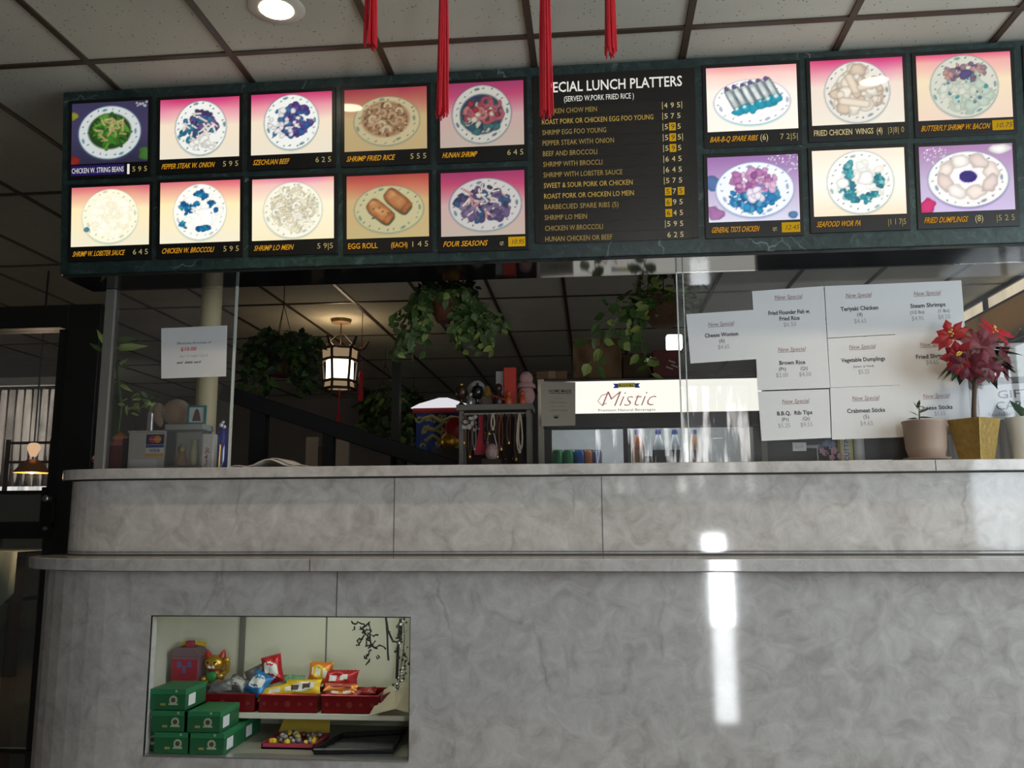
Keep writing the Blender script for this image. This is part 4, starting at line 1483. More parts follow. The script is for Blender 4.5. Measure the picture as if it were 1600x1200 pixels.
# cluster of blue and pink artificial flowers
c = at(1294, 700, 3.72)
fl = thing('flower_bunch', 'bunch of blue and pink artificial flowers behind the glass', 'flowers', (c.x, 3.72, ZC))
b, b2 = MB(), MB()
rng = random.Random(8)
MBL, MPK = mat('blue_petal', (.16, .21, .33, 1), .6), mat('pink_petal', (.42, .20, .27, 1), .6)
for k_ in range(16):
    up = k_ < 9
    q_ = c + V((rng.gauss(0, .018), rng.gauss(0, .012), (.012 if up else -.025) + rng.gauss(0, .012)))
    for j in range(5):
        a = 6.283 * j / 5
        (b if up else b2).leaf(q_, V((math.cos(a), -.5, math.sin(a))), V((0, -1, 0)), .016, .013, MBL if up else MPK)
b.build('blue_blooms', fl)
b2.build('pink_blooms', fl)
b = MB()
for k_ in range(5):
    b.tube([(c.x, 3.72, ZC), c + V((rng.gauss(0, .012), 0, rng.gauss(0, .01)))], .002, M_DARKLEAF, 5)
b.build('stems', fl)
# yellow box with lettering up its side, white cup next to it
c = at(1323, 700, 3.74)
yb = thing('yellow_carton', 'narrow yellow carton with lettering up its side', 'carton', (c.x, 3.74, ZC))
zz = Z(672, 3.74, 1323)
MB().box(c.x - .026, c.x + .026, 3.74, 3.78, ZC, zz, mat('yellow_card', (.62, .60, .10, 1), .6)).build('carton_body', yb, bevel=.002)
MB().box(c.x - .018, c.x + .014, 3.7385, 3.74, ZC + .012, zz - .004, M_PAPER).build('label_patch', yb)
b = MB()
b.text('CUTTING', (c.x + .008, 3.738, ZC + .02), .02, M_INK, w=zz - ZC - .03, ex=V((0, 0, 1)), ez=V((-1, 0, 0)))
b.build('lettering', yb)
c = at(1342, 700, 3.75)
cn = thing('white_candle', 'bright white pillar candle beside the yellow carton', 'candle', (c.x, 3.75, ZC))
MB().lathe([(.022, 0), (.022, Z(676, 3.75) - ZC), (.019, Z(675, 3.75) - ZC)], (c.x, 3.75, ZC), mat('white_wax', (.8, .82, .85, 1), .4, var=.02), 20).build('wax', cn, smooth=True)
MB().tube([(c.x, 3.75, Z(675, 3.75)), (c.x, 3.75, Z(672, 3.75))], .0015, M_BLACK, 5).build('wick', cn)
# dark blue box and crumpled bag behind them
c = at(1375, 700, 3.85)
tag(MB().box(c.x - .05, c.x + .05, 3.83, 3.9, ZC, Z(660, 3.85), mat('navy_box', (.02, .03, .06, 1), .5)).build('navy_carton', loc=(c.x, 3.86, ZC)), 'dark navy carton between the candle and the brown pot', 'carton')

# ================================================================== ON THE BAR, BEHIND THE LEFT SCREEN
YA = 3.72
M_CLEAR = glass('acrylic', (.93, .94, .93, 1), dust=.06)
M_OLDWHITE = mat('old_white_plastic', (.50, .47, .42, 1), .5, var=.15)


def card_box(px0, px1, py0, py1, Y, depth):
    a, b_ = at(px0, py0, Y), at(px1, py0, Y)
    return a.x, b_.x, a.z


# grey-white tip box with two card decals
x0, x1, z1 = card_box(202, 258, 676, 735, YA, .08)
bx = thing('card_display_box', 'worn white box with payment card decals on its front', 'box', ((x0 + x1) / 2, YA, ZC))
b = MB()
b.box(x0, x1, YA, YA + .09, ZC, z1, M_OLDWHITE)
b.build('box_body', bx, bevel=.003)
b = MB()
b.box(x0 - .004, x1, YA - .004, YA + .094, z1, z1 + .008, M_OLDWHITE)
b.build('lid', bx)
p0, p1 = at(229, 679, YA - .001), at(255, 713, YA - .001)
dx = p1.x - p0.x
dh = p0.z - p1.z
dcl = MB()
yy = YA - .0008
dcl.box(p0.x, p1.x, yy - .0006, yy, p0.z - dh * .45, p0.z, mat('decal_navy', (.015, .02, .08, 1), .5))
rot90 = Euler((math.pi / 2, 0, 0)).to_matrix()
dcl.lathe([(dh * .17, 0), (dh * .17, .0006)], (p0.x + dx * .36, yy - .0006, p0.z - dh * .22), mat('decal_red', (.50, .03, .04, 1), .5), 20, rot90)
dcl.lathe([(dh * .17, 0), (dh * .17, .0006)], (p0.x + dx * .64, yy - .0008, p0.z - dh * .22), mat('decal_orange', (.65, .25, .03, 1), .5), 20, rot90)
dcl.text('MasterCard', (p0.x + dx * .5, yy - .0018, p0.z - dh * .245), dh * .06, M_PAPER, w=dx * .62, align='C')
dcl.build('card_decal', bx)
dcl = MB()
zb_ = p0.z - dh * .47
dcl.box(p0.x, p1.x, yy - .0006, yy, p1.z, zb_, M_PAPER)
dcl.box(p0.x, p1.x, yy - .0010, yy - .0006, zb_ - dh * .13, zb_, mat('decal_blue', (.03, .07, .30, 1), .5))
dcl.box(p0.x, p1.x, yy - .0010, yy - .0006, p1.z, p1.z + dh * .14, mat('decal_gold', (.60, .33, .05, 1), .5))
dcl.text('VISA', (p0.x + dx * .5, yy - .0012, p1.z + dh * .20), dh * .15, MATS['decal_blue'], w=dx * .6, align='C', shear=.2, bold=.02)
dcl.build('card_decal', bx)
MB().box(x0 + .012, x1 - .03, YA - .002, YA, ZC + .01, ZC + .06, M_PAPER).build('paper_slip', bx)

# clear acrylic case with trinkets
x0, x1, z1 = card_box(259, 316, 672, 735, YA, .08)
cs = thing('acrylic_case', 'clear acrylic case holding small trinkets on the bar', 'case', ((x0 + x1) / 2, YA, ZC))
b = MB()
b.box(x0, x1, YA, YA + .004, ZC, z1, M_CLEAR).box(x0, x1, YA + .1, YA + .104, ZC, z1, M_OLDWHITE).box(x0, x0 + .004, YA + .004, YA + .1, ZC, z1, M_CLEAR).box(x1 - .004, x1, YA + .004, YA + .1, ZC, z1, M_CLEAR)
b.build('case_walls', cs)
MB().box(x0 - .004, x1 + .004, YA - .004, YA + .108, z1, z1 + .026, mat('frosted_lid', (.36, .38, .34, 1), .35)).build('lid', cs, bevel=.003)
MB().box(x0 + .004, x1 - .004, YA + .004, YA + .1, ZC, ZC + .03, M_OLDWHITE).build('base', cs)
ZS = z1 + .026


def figurine(name, label, cat, base, h, body_m, head_m, extra=None):
    r = thing(name, label, cat, base)
    x, y, z = base
    MB().lathe([(h * .24, 0), (h * .27, h * .06), (h * .24, h * .3), (h * .16, h * .52), (h * .07, h * .62)], base, body_m, 16).build('body', r, smooth=True)
    MB().ball((x, y, z + h * .76), (h * .19, h * .18, h * .22), head_m, 14, 10).build('head', r, smooth=True)
    return r


M_AMBER = mat('amber_figure', (.45, .22, .05, 1), .4)
figurine('trinket_figurine', 'small amber trinket figurine inside the acrylic case', 'figurine', ((x0 + x1) / 2 - .03, YA + .05, ZC + .03), .10, M_AMBER, M_GOLD)
c = ((x0 + x1) / 2 + .03, YA + .05, ZC + .03)
r = thing('gold_vase', 'pale gold narrow vase inside the acrylic case', 'vase', c)
MB().lathe([(.012, 0), (.020, .02), (.022, .06), (.012, .10), (.016, .12), (.013, .12), (.0, .1)], c, mat('pale_gold', (.42, .36, .18, 1), .45), 18).build('vase_body', r, smooth=True)
# plush on top of the boxes
c = at(272, 648, 3.78)
pl = thing('plush_toy', 'tan plush animal lying on the acrylic case', 'plush toy', (c.x, 3.78, ZS))
M_PLUSH = mat('tan_plush', (.33, .22, .14, 1), .95, var=.25, scale=120, bump=.8, sheen=.4)
b = MB()
b.ball((c.x + .012, 3.78, ZS + .062), (.064, .045, .062), M_PLUSH, 20, 14)
b.build('body', pl, smooth=True)
h0 = at(247, 640, 3.76)
b = MB()
b.ball((h0.x, 3.765, h0.z), (.030, .028, .030), M_PLUSH, 18, 12)
b.build('head', pl, smooth=True)
b = MB()
b.ball((h0.x + .012, 3.75, h0.z - .045), (.018, .02, .038), M_PLUSH, 14, 10, (0, -.3, 0))
b.build('foreleg', pl, smooth=True)
b = MB()
b.tube([(c.x - .03, 3.76, c.z + .02), (c.x - .01, 3.76, c.z + .044), (c.x + .03, 3.765, c.z + .040), (c.x + .062, 3.77, c.z + .012)], .009, mat('gold_cord', (.36, .26, .10, 1), .5), 8)
b.build('neck_cord', pl, smooth=True)
# little framed picture in teal
p0, p1 = at(294, 634, 3.73), at(321, 664, 3.73)
fr = thing('photo_frame', 'tiny teal framed picture of a dark statue on the case', 'picture frame', ((p0.x + p1.x) / 2, 3.73, ZS))
M_TEAL = mat('teal_frame', (.02, .20, .20, 1), .5)
zb_ = ZS
b = MB()
e = .008
for a, b2, c2, d2 in ((p0.x, p1.x, p0.z - e, p0.z), (p0.x, p1.x, zb_, zb_ + e), (p0.x, p0.x + e, zb_ + e, p0.z - e), (p1.x - e, p1.x, zb_ + e, p0.z - e)):
    b.box(a, b2, 3.725, 3.735, c2, d2, M_TEAL)
b.build('frame', fr)
MB().box(p0.x + e, p1.x - e, 3.730, 3.734, zb_ + e, p0.z - e, M_PAPER).build('picture', fr)
b = MB()
mx = (p0.x + p1.x) / 2
MB().extrude_poly([(mx - .020, 3.729, zb_ + .014), (mx + .020, 3.729, zb_ + .014), (mx + .017, 3.729, zb_ + .034), (mx + .009, 3.729, zb_ + .062), (mx, 3.729, zb_ + .072), (mx - .009, 3.729, zb_ + .062), (mx - .017, 3.729, zb_ + .034)], (0, .001, 0), mat('statue_brown', (.12, .07, .06, 1), .7)).build('printed_statue', fr)
# tall white carton with pink print
x0, x1, z1 = card_box(317, 334, 678, 735, 3.74, .05)
wc = thing('tall_white_carton', 'tall narrow white carton with faint pink print', 'carton', ((x0 + x1) / 2, 3.74, ZC))
MB().box(x0, x1, 3.74, 3.80, ZC, z1, M_OLDWHITE).build('carton_body', wc, bevel=.002)
b = MB()
rng = random.Random(4)
for k_ in range(16):
    b.obox((x0 + .018 + rng.gauss(.006, .006), 3.7392, ZC + .015 + rng.random() * .10), (.010, .001, .005), mat('pink_print', (.33, .14, .15, 1), .7), (0, rng.random() * 3, 0))
b.build('pink_print', wc)
# blue bottle with sparkling stopper
c = at(347, 700, 3.80)
bt = thing('blue_bottle', 'cobalt blue bottle with a sparkling stopper beside the carton', 'bottle', (c.x, 3.80, ZC))
zt_ = Z(662, 3.8)
MB().lathe([(.022, 0), (.024, .01), (.024, zt_ - ZC - .03), (.016, zt_ - ZC)], (c.x, 3.80, ZC), mat('cobalt_glass', (.008, .012, .15, 1), .1, coat=.5), 20).build('bottle_body', bt, smooth=True)
b = MB()
b.ball((c.x - .004, 3.79, zt_ + .012), .012, mat('crystal', (.75, .75, .78, 1), .15, metal=.6), 12, 8).ball((c.x + .01, 3.79, zt_ + .005), .010, MATS['crystal'], 12, 8).ball((c.x + .002, 3.795, zt_ + .028), .008, MATS['crystal'], 12, 8)
b.build('stopper', bt, smooth=True)
c = at(345, 700, 3.76)
gs = thing('gold_pen_stand', 'slim gold pen upright in a white foot by the glass edge', 'pen stand', (c.x, 3.75, ZC))
MB().box(c.x - .018, c.x + .05, 3.73, 3.78, ZC, ZC + .02, M_OLDWHITE).build('foot', gs, bevel=.003)
MB().tube([(c.x, 3.75, ZC + .02), (c.x + .002, 3.75, ZC + .125)], [.005, .004], M_GOLD, 8).build('pen', gs, smooth=True)
# red gift box, white figurine, orange cake-like box, dark slab, by the channel
x0, x1, z1 = card_box(164, 192, 690, 735, 3.74, .06)
rb = thing('red_gift_box', 'red window gift box with pink lid by the metal channel', 'box', ((x0 + x1) / 2, 3.74, ZC))
MB().box(x0, x1, 3.74, 3.82, ZC, z1 - .02, mat('dark_red_box', (.14, .02, .02, 1), .4)).build('box_body', rb, bevel=.002)
MB().box(x0 - .003, x1 + .003, 3.737, 3.823, z1 - .02, z1, mat('pink_lid', (.36, .10, .10, 1), .5)).build('lid', rb, bevel=.002)
MB().box(x0 - .002, x1 + .002, 3.737, 3.74, ZC, ZC + .022, MATS['pink_lid']).build('base_band', rb)
zr = z1
c = at(188, 680, 3.77)
ob = thing('orange_ornament', 'orange dome ornament sitting on the red gift box', 'ornament', (c.x, 3.77, zr))
MB().lathe([(.022, 0), (.030, .01), (.028, .025), (.016, .036), (.008, .045)], (c.x, 3.77, zr), mat('orange_glaze', (.55, .18, .05, 1), .4), 18).build('dome', ob, smooth=True)
MB().ball((c.x - .024, 3.765, zr + .016), .011, mat('sky_bead', (.15, .32, .36, 1), .4), 10, 8).build('bead', ob, smooth=True)
x0, x1, z1 = card_box(192, 200, 685, 735, 3.73, .06)
tag(MB().box(x0, x1, 3.73, 3.80, ZC, z1, M_BLACK).build('black_slab', loc=((x0 + x1) / 2, 3.74, ZC)), 'thin upright black case between the red box and white box', 'case')
c = at(153, 715, 3.70)
wf = thing('white_figurine', 'small white figurine with a red bow in the corner', 'figurine', (c.x, 3.70, ZC))
MB().lathe([(.016, 0), (.022, .008), (.020, .03), (.012, .045)], (c.x, 3.70, ZC), mat('navy_cloth', (.03, .04, .09, 1), .6), 14).build('body', wf, smooth=True)
MB().ball((c.x, 3.70, ZC + .062), (.026, .024, .023), mat('white_ceramic', (.62, .60, .58, 1), .35), 14, 10).build('head', wf, smooth=True)
MB().ball((c.x - .006, 3.678, ZC + .056), (.010, .006, .007), mat('red_bow', (.5, .03, .03, 1), .5), 10, 8).build('bow', wf, smooth=True)
c = at(163, 705, 3.70)
sw = thing('white_swan', 'small white curved swan ornament beside the red gift box', 'ornament', (c.x, 3.70, ZC))
MB().tube([(c.x - .006, 3.70, ZC), (c.x - .008, 3.70, ZC + .04), (c.x + .008, 3.70, ZC + .075), (c.x + .002, 3.70, ZC + .10), (c.x - .012, 3.70, ZC + .085)], [.014, .010, .008, .009, .004], MATS['white_ceramic'], 10).build('swan_body', sw, smooth=True)
# lucky bamboo behind the channel
c = at(176, 700, 3.86)
lb = thing('lucky_bamboo', 'tall lucky bamboo with bright leaves and gold charms', 'potted plant', (c.x, 3.86, ZC))
MB().lathe([(.035, 0), (.042, .01), (.045, .07), (.047, .075), (.040, .075), (.0, .07)], (c.x, 3.86, ZC), mat('clay_vase', (.16, .05, .03, 1), .5), 20).build('vase', lb, smooth=True)
b = MB()
rng = random.Random(21)
stalks = [[(178, 690), (180, 640), (172, 590), (166, 560), (168, 520)], [(184, 690), (190, 640), (186, 600), (182, 570), (178, 540)], [(172, 690), (166, 640), (170, 600), (164, 575), (160, 545)]]
for st_ in stalks:
    b.tube([at(x, y, 3.86) for x, y in st_], .007, M_GREENLEAF, 8)
b.build('stalks', lb, smooth=True)
b = MB()
for px, py, dx, dz, L in ((166, 530, .0, 1, .12), (170, 525, .4, .9, .10), (172, 535, 1, .15, .14), (166, 540, -.5, .8, .10), (180, 545, 1, .1, .16), (162, 550, -.6, .4, .09), (178, 560, .7, -.5, .10), (186, 600, .8, -.4, .08), (166, 560, .2, -.8, .09), (168, 515, .25, 1, .1), (182, 575, .6, .5, .07)):
    p = at(px, py, 3.86)
    b.leaf(p, V((dx, -.15, dz)), V((.1, -1, .2)), L, L * .26, M_PALELEAF if rng.random() < .6 else M_GREENLEAF, .2)
b.build('leaves', lb)
b = MB()
for px, py in ((166, 622), (172, 622), (169, 635), (168, 645), (169, 655)):
    b.ball(at(px, py, 3.84), .008, M_GOLD, 10, 8)
b.tube([at(168, 655, 3.84), at(165, 690, 3.84)], [.006, .010], M_RED, 8)
b.build('charm', lb, smooth=True)
# yellow-green bushy plant in clay pot
c = at(212, 690, 3.90)
yp = thing('leafy_plant', 'yellow-green leafy plant in a clay pot behind the white box', 'potted plant', (c.x, 3.90, ZC))
MB().lathe([(.03, 0), (.045, .09), (.048, .10), (.042, .10), (.0, .09)], (c.x, 3.90, ZC), M_TERRA, 18).build('pot', yp, smooth=True)
b = MB()
b.tube([(c.x, 3.9, ZC + .09), (c.x, 3.9, Z(650, 3.9))], .006, M_WOODDARK, 6)
for k_ in range(46):
    t_ = rng.random()
    p = at(198 + 48 * t_ + rng.gauss(0, 3), 648 - 22 * math.sin(t_ * 3.1) + rng.gauss(0, 6), 3.9 + rng.uniform(-.05, .05))
    b.leaf(p, V((rng.gauss(0, 1), rng.gauss(0, .5), rng.gauss(-.2, .7))), V((rng.gauss(0, .4), -1, .6)), rng.uniform(.03, .06), .02, M_PALELEAF if rng.random() < .7 else M_GREENLEAF)
b.build('foliage', yp)
# silvery trophy glinting behind the plush
c = at(234, 660, 3.82)
tp = thing('crystal_ornament', 'upright crystal ornament glinting beside the plush animal', 'ornament', (c.x, 3.82, ZC))
MB().box(c.x - .022, c.x + .022, 3.815, 3.84, ZC, Z(680, 3.82), M_BLACK).build('plinth', tp)
MB().box(c.x - .014, c.x + .014, 3.818, 3.836, Z(680, 3.82), Z(634, 3.82), MATS['crystal']).build('crystal', tp, bevel=.006)

# heap of loose order papers right of the left screen
heap = [((355, 418), 3.66, .000, .02), ((372, 452), 3.70, .004, -.05), ((398, 470), 3.66, .012, .07), ((408, 478), 3.72, .020, -.03)]
for k_, ((a0, a1), Y, dz, rz) in enumerate(heap):
    x0, x1 = X(a0, Y, 728), X(a1, Y, 728)
    mm = (x0 + x1) / 2
    hw = (x1 - x0) / 2
    bb = MB()
    N = 8
    pts = []
    for j in range(N + 1):
        u = j / N
        bump = (.030 if k_ >= 2 else .016) * math.sin(math.pi * min(1, u * 1.15)) ** 2 * (1 if k_ != 1 else .5)
        pts.append((x0 + (x1 - x0) * u, dz + bump))
    vs = [(x, Y - .08, ZC + z + .001) for x, z in pts] + [(x + .01, Y + .10, ZC + z + .001) for x, z in pts] + [(x, Y - .08, ZC + z + .004) for x, z in pts] + [(x + .01, Y + .10, ZC + z + .004) for x, z in pts]
    n1 = N + 1
    fs = []
    for j in range(N):
        fs += [(j, n1 + j, n1 + j + 1, j + 1), (2 * n1 + j, 2 * n1 + j + 1, 3 * n1 + j + 1, 3 * n1 + j), (j, j + 1, 2 * n1 + j + 1, 2 * n1 + j), (n1 + j, 3 * n1 + j, 3 * n1 + j + 1, n1 + j + 1)]
    fs += [(0, 2 * n1, 3 * n1, n1), (N, n1 + N, 3 * n1 + N, 2 * n1 + N)]
    bb.add(vs, fs, mat('order_paper', (.50, .46, .43, 1), .85, var=.04))
    lab = ['white order paper at the bottom of the pile, nearest the glass edge', 'white order paper lying second in the pile on the bar', 'buckled white order paper third in the pile on the bar', 'folded white order paper on top of the pile'][k_]
    tag(bb.build('order_paper', loc=(mm, Y, ZC)), lab, 'paper', 'pile of order papers on the bar')

# ================================================================== HANGING PLANTS
def hanging_plant(name, label, hook, rim, vines, potc, potr, poth, pot_m, leafL, leaf_mats, seed, dense=0, top=None, pot_prof=None, leaves_n=9, crown=None):
    rng = random.Random(seed)
    r = thing(name, label, 'hanging plant', potc)
    c = V(potc)
    prof = pot_prof or [(potr * .62, -poth / 2), (potr * .7, -poth / 2 + .01), (potr * .96, poth / 2 - .03), (potr * 1.04, poth / 2 - .03), (potr * 1.04, poth / 2), (potr * .92, poth / 2), (potr * .85, poth / 2 - .03), (0, poth / 2 - .035)]
    MB().lathe(prof, c, pot_m, 22).build('pot', r, smooth=True)
    hk = V(hook)
    b_ = MB()
    zj = c.z + poth / 2 + (hk.z - c.z - poth / 2) * .72
    b_.tube([hk, (c.x, c.y, zj)], .004, M_WOODDARK, 6)
    for k_ in range(3):
        a = 6.283 * k_ / 3 + .5
        b_.tube([(c.x, c.y, zj), c + V((potr * math.cos(a), potr * math.sin(a), poth / 2 - .01))], .003, M_WOODDARK, 6)
    b_.build('hanger', r)
    f_ = MB()
    for vn in vines:
        pts = [V(p) for p in vn]
        f_.tube(pts, .0025, leaf_mats[0], 5)
        L_ = sum((pts[i + 1] - pts[i]).length for i in range(len(pts) - 1))
        n = max(2, int(L_ / leafL * leaves_n / 4))
        for j in range(n + 1):
            t_ = j / n * (len(pts) - 1)
            i_ = min(int(t_), len(pts) - 2)
            p = pts[i_].lerp(pts[i_ + 1], t_ - i_)
            d_ = V((rng.gauss(0, .8), rng.gauss(0, .6), rng.gauss(-.55, .5)))
            f_.leaf(p, d_, V((rng.gauss(0, .5), -1, rng.uniform(0, .9))), leafL * rng.uniform(.7, 1.15), leafL * rng.uniform(.55, .8), leaf_mats[rng.randrange(len(leaf_mats))])
    for k_ in range(dense):
        a = rng.random() * 6.283
        q_ = math.sqrt(rng.random())
        w_, h_ = top
        p = c + V((w_ * q_ * math.cos(a), w_ * .8 * q_ * math.sin(a), poth * .35 + h_ * (rng.random() * (1 - q_ * .4) - .15)))
        f_.leaf(p, V((rng.gauss(0, 1), rng.gauss(0, 1), rng.gauss(0, .6))), V((rng.gauss(0, .5), -.7, .8)), leafL * rng.uniform(.7, 1.1), leafL * .65, leaf_mats[rng.randrange(len(leaf_mats))])
    if crown:
        m__, cn, cw, c0, c1 = crown
        for k_ in range(cn):
            a = rng.random() * 6.283
            q_ = math.sqrt(rng.random())
            p = c + V((cw * q_ * math.cos(a), cw * .8 * q_ * math.sin(a), c0 + (c1 - c0) * rng.random()))
            f_.leaf(p, V((rng.gauss(0, 1), rng.gauss(0, 1), rng.gauss(0, .6))), V((rng.gauss(0, .5), -.7, .8)), leafL * rng.uniform(.7, 1.1), leafL * .65, m__)
    f_.build('foliage', r)
    return r


def vine(Y, pts, jit=.06, seed=0):
    rg = random.Random(seed)
    return [at(x, y, Y + rg.uniform(-jit, jit)) for x, y in pts]


# ivy in a terracotta pot, middle
YI = 4.7
pc = at(697, 482, YI)
rng = random.Random(31)
vs_ = []
for k_ in range(44):
    side = rng.random()
    tgt = [(615 + rng.uniform(-8, 55), 480 + rng.uniform(0, 85)), (700 + rng.uniform(0, 70), 500 + rng.uniform(0, 55)), (745 + rng.uniform(-10, 55), 500 + rng.uniform(0, 50))][k_ % 3]
    sx = 680 + (tgt[0] - 680) * .35 + rng.uniform(-10, 10)
    vs_.append(vine(YI - .02, [(695, 458), (sx if abs(sx - 698) > 26 else 698 + 30 * (1 if k_ % 2 else -1), 446 + rng.uniform(0, 12)), ((sx + tgt[0]) / 2 + rng.uniform(-8, 8), (455 + tgt[1]) / 2), tgt], .14, 100 + k_))
hanging_plant('hanging_ivy', 'trailing green ivy in a terracotta pot hanging at the centre', (pc.x, YI, CEIL), None, vs_, pc, .085, .16, M_TERRA, .060, [M_GREENLEAF, M_GREENLEAF, M_IVY, M_IVY, M_PALELEAF], 7, 0, (.17, .17), crown=(M_DARKLEAF, 210, .17, .06, .22))
# pothos in a coconut basket, right
YK = 4.45
pc = at(1036, 488, YK)
vs_ = [vine(YK - .1, p, .05, 200 + i) for i, p in enumerate([
    [(1020, 470), (985, 478), (950, 500), (925, 528), (895, 535)], [(1010, 470), (975, 490), (945, 525), (938, 550), (920, 568)], [(1010, 475), (960, 500), (940, 540), (932, 572)],
    [(1005, 480), (985, 510), (985, 540), (1000, 556), (1030, 563)], [(1010, 480), (1000, 520), (1008, 560), (1018, 585)], [(1000, 480), (955, 480), (935, 505)], [(1015, 478), (995, 500), (990, 530)], [(1010, 480), (970, 480), (940, 470)],
    [(1010, 480), (980, 500), (965, 530), (985, 540)], [(1012, 482), (1000, 500), (1005, 535)]])]
M_COIR = mat('coir_fibre', (.10, .055, .028, 1), .95, var=.4, scale=60, bump=.8)
hanging_plant('hanging_pothos', 'pothos with round bright leaves trailing from a coir basket', (pc.x, YK, CEIL), None, vs_, pc, .10, .15, M_COIR, .075, [M_GREENLEAF, M_PALELEAF, M_GREENLEAF], 9, 130, (.21, .24),
              [(.02, -.085), (.06, -.075), (.09, -.04), (.104, .02), (.106, .07), (.098, .072), (.0, .06)], leaves_n=5)
# dark plant with a long hanger, left
YJ = 6.5
pc = at(440, 572, YJ)
hk = atz(448, 447, CEIL)
rng = random.Random(41)
vs_ = []
for k_ in range(40):
    tx = rng.choice([rng.uniform(378, 425), rng.uniform(460, 505), rng.uniform(400, 480)])
    ty = 520 + rng.uniform(0, 100)
    vs_.append(vine(YJ, [(440, 545), ((tx + 440) / 2, 525 + rng.uniform(-10, 10)), (tx, (530 + ty) / 2), (tx + rng.uniform(-6, 6), ty)], .25, 300 + k_))
hanging_plant('hanging_fern', 'dark bushy plant hanging from a long cord left of the lantern', (pc.x, YJ, CEIL), None, vs_, pc, .12, .17, mat('dark_red_pot', (.07, .022, .016, 1), .7), .085, [M_DARKLEAF, M_DARKLEAF, M_GREENLEAF], 5, 300, (.30, .30))
# two more dark plants farther back
for (px, py, Y, w_, nm, lab, seed) in ((601, 640, 9.1, 36, 'hanging_spider_plant', 'dark plant in a red pot hanging behind the thin post, right of the lantern', 51), (646, 655, 10.8, 26, 'hanging_creeper', 'dark small hanging plant farthest back beside the pagoda cabinet', 52)):
    pc = at(px, py, Y)
    rng = random.Random(seed)
    vs_ = []
    for k_ in range(24):
        tx = px + rng.uniform(-w_, w_)
        vs_.append(vine(Y, [(px, py - 18), ((px + tx) / 2, py - 28), (tx, py - 8), (tx, py + rng.uniform(5, 55))], .3, 400 + k_))
    hanging_plant(nm, lab, (pc.x, Y, CEIL), None, vs_, pc, .15, .2, MATS['dark_red_pot'], .11, [M_DARKLEAF, M_DARKLEAF, M_GREENLEAF], seed, 160, (.30, .34))

# ================================================================== CHINESE LANTERN
YN = 7.7
lc = at(531, 578, YN)
ln = thing('palace_lantern', 'six-sided palace lantern glowing among the hanging plants', 'lantern', (lc.x, YN, CEIL))
sc_ = YN / FPX


def hexring(r_, z):
    return [(lc.x + r_ * math.cos(math.pi / 3 * k_ + .35), YN + r_ * math.sin(math.pi / 3 * k_ + .35), z) for k_ in range(6)]


zt_, zu, zm, zl = Z(546, YN, 530), Z(563, YN, 530), Z(596, YN, 530), Z(608, YN, 530)
M_SHADE = glow('lantern_glass', (1.0, .86, .62, 1), 4.0)
M_SHADE2 = glow('lantern_glass_dim', (.85, .60, .34, 1), .32)
R1 = 26 * sc_
b = MB()
MB().lathe([(R1 * .86, zu - lc.z), (R1 * .86, zm - lc.z)], lc, M_SHADE, 6).build('lit_panels', ln)
b = MB()
b.lathe([(R1 * 1.08, zu - lc.z + .01), (R1 * 1.12, zt_ - lc.z - .01)], lc, M_SHADE2, 6)
b.lathe([(R1 * .95, zl - lc.z + .01), (R1 * .9, zm - lc.z - .01)], lc, M_SHADE2, 6)
b.build('painted_panels', ln)
b = MB()
for z, r_ in ((zt_, 1.16), (zu, 1.1), (zm, 1.0), (zl, 1.02)):
    h_ = hexring(R1 * r_, z)
    b.tube(h_ + [h_[0]], .014, M_WOODDARK, 6)
for k_ in range(6):
    p = [hexring(R1 * q_, z)[k_] for q_, z in ((1.16, zt_), (1.1, zu), (.98, zm), (1.02, zl))]
    b.tube(p, .014, M_WOODDARK, 6)
    e_ = hexring(R1 * 1.75, zt_ + .09)[k_]
    b.tube([hexring(R1 * 1.1, zt_)[k_], hexring(R1 * 1.45, zt_ + .02)[k_], e_], [.018, .016, .010], M_WOODDARK, 6)
    q0_ = hexring(R1 * 1.02, zl)[k_]
    b.tube([q0_, V(q0_) + V((0, 0, -.06))], [.014, .004], M_WOODDARK, 6)
b.build('frame', ln)
b = MB()
b.tube([(lc.x, YN, zt_), (lc.x, YN, CEIL - .03)], .006, M_WOODDARK, 6)
b.tube([hexring(R1 * 1.1, zt_)[0], (lc.x, YN, zt_ + .18), hexring(R1 * 1.1, zt_)[3]], .004, M_WOODDARK, 6)
b.build('hanging_rod', ln)
MB().lathe([(.10, 0), (.09, -.03), (.02, -.035)], (lc.x, YN, CEIL - .001), mat('brass_canopy', (.25, .16, .08, 1), .5, metal=.5), 20).build('canopy', ln)
b = MB()
tz = zl - .05
for k_ in range(14):
    a = rng.random() * 6.283
    b.tube([(lc.x, YN, tz - .12), (lc.x + .03 * math.cos(a), YN + .03 * math.sin(a), tz - .42)], .006, M_RED, 5)
b.tube([(lc.x, YN, zl), (lc.x, YN, tz - .12)], .006, M_RED, 5)
b.build('tassel', ln)
lp = bpy.data.lights.new('lantern_bulb', 'POINT')
lp.energy, lp.color, lp.shadow_soft_size = 6, (1, .72, .42), .08
lo_ = bpy.data.objects.new('lantern_bulb', lp)
COL.objects.link(lo_)
lo_.location = (lc.x, YN, zt_ + .03)
# red ornament hanging right of it
c = at(564, 600, 7.4)
ro = thing('knot_ornament', 'slim red hanging ornament right of the glowing lantern', 'ornament', (c.x, 7.4, CEIL))
MB().tube([(c.x, 7.4, CEIL), (c.x, 7.4, Z(575, 7.4))], .003, M_RED, 5).build('cord', ro)
MB().lathe([(.012, 0), (.022, -.04), (.018, -.10), (.026, -.26), (.02, -.27)], (c.x, 7.4, Z(575, 7.4)), M_RED, 10).build('tassel', ro, smooth=True)

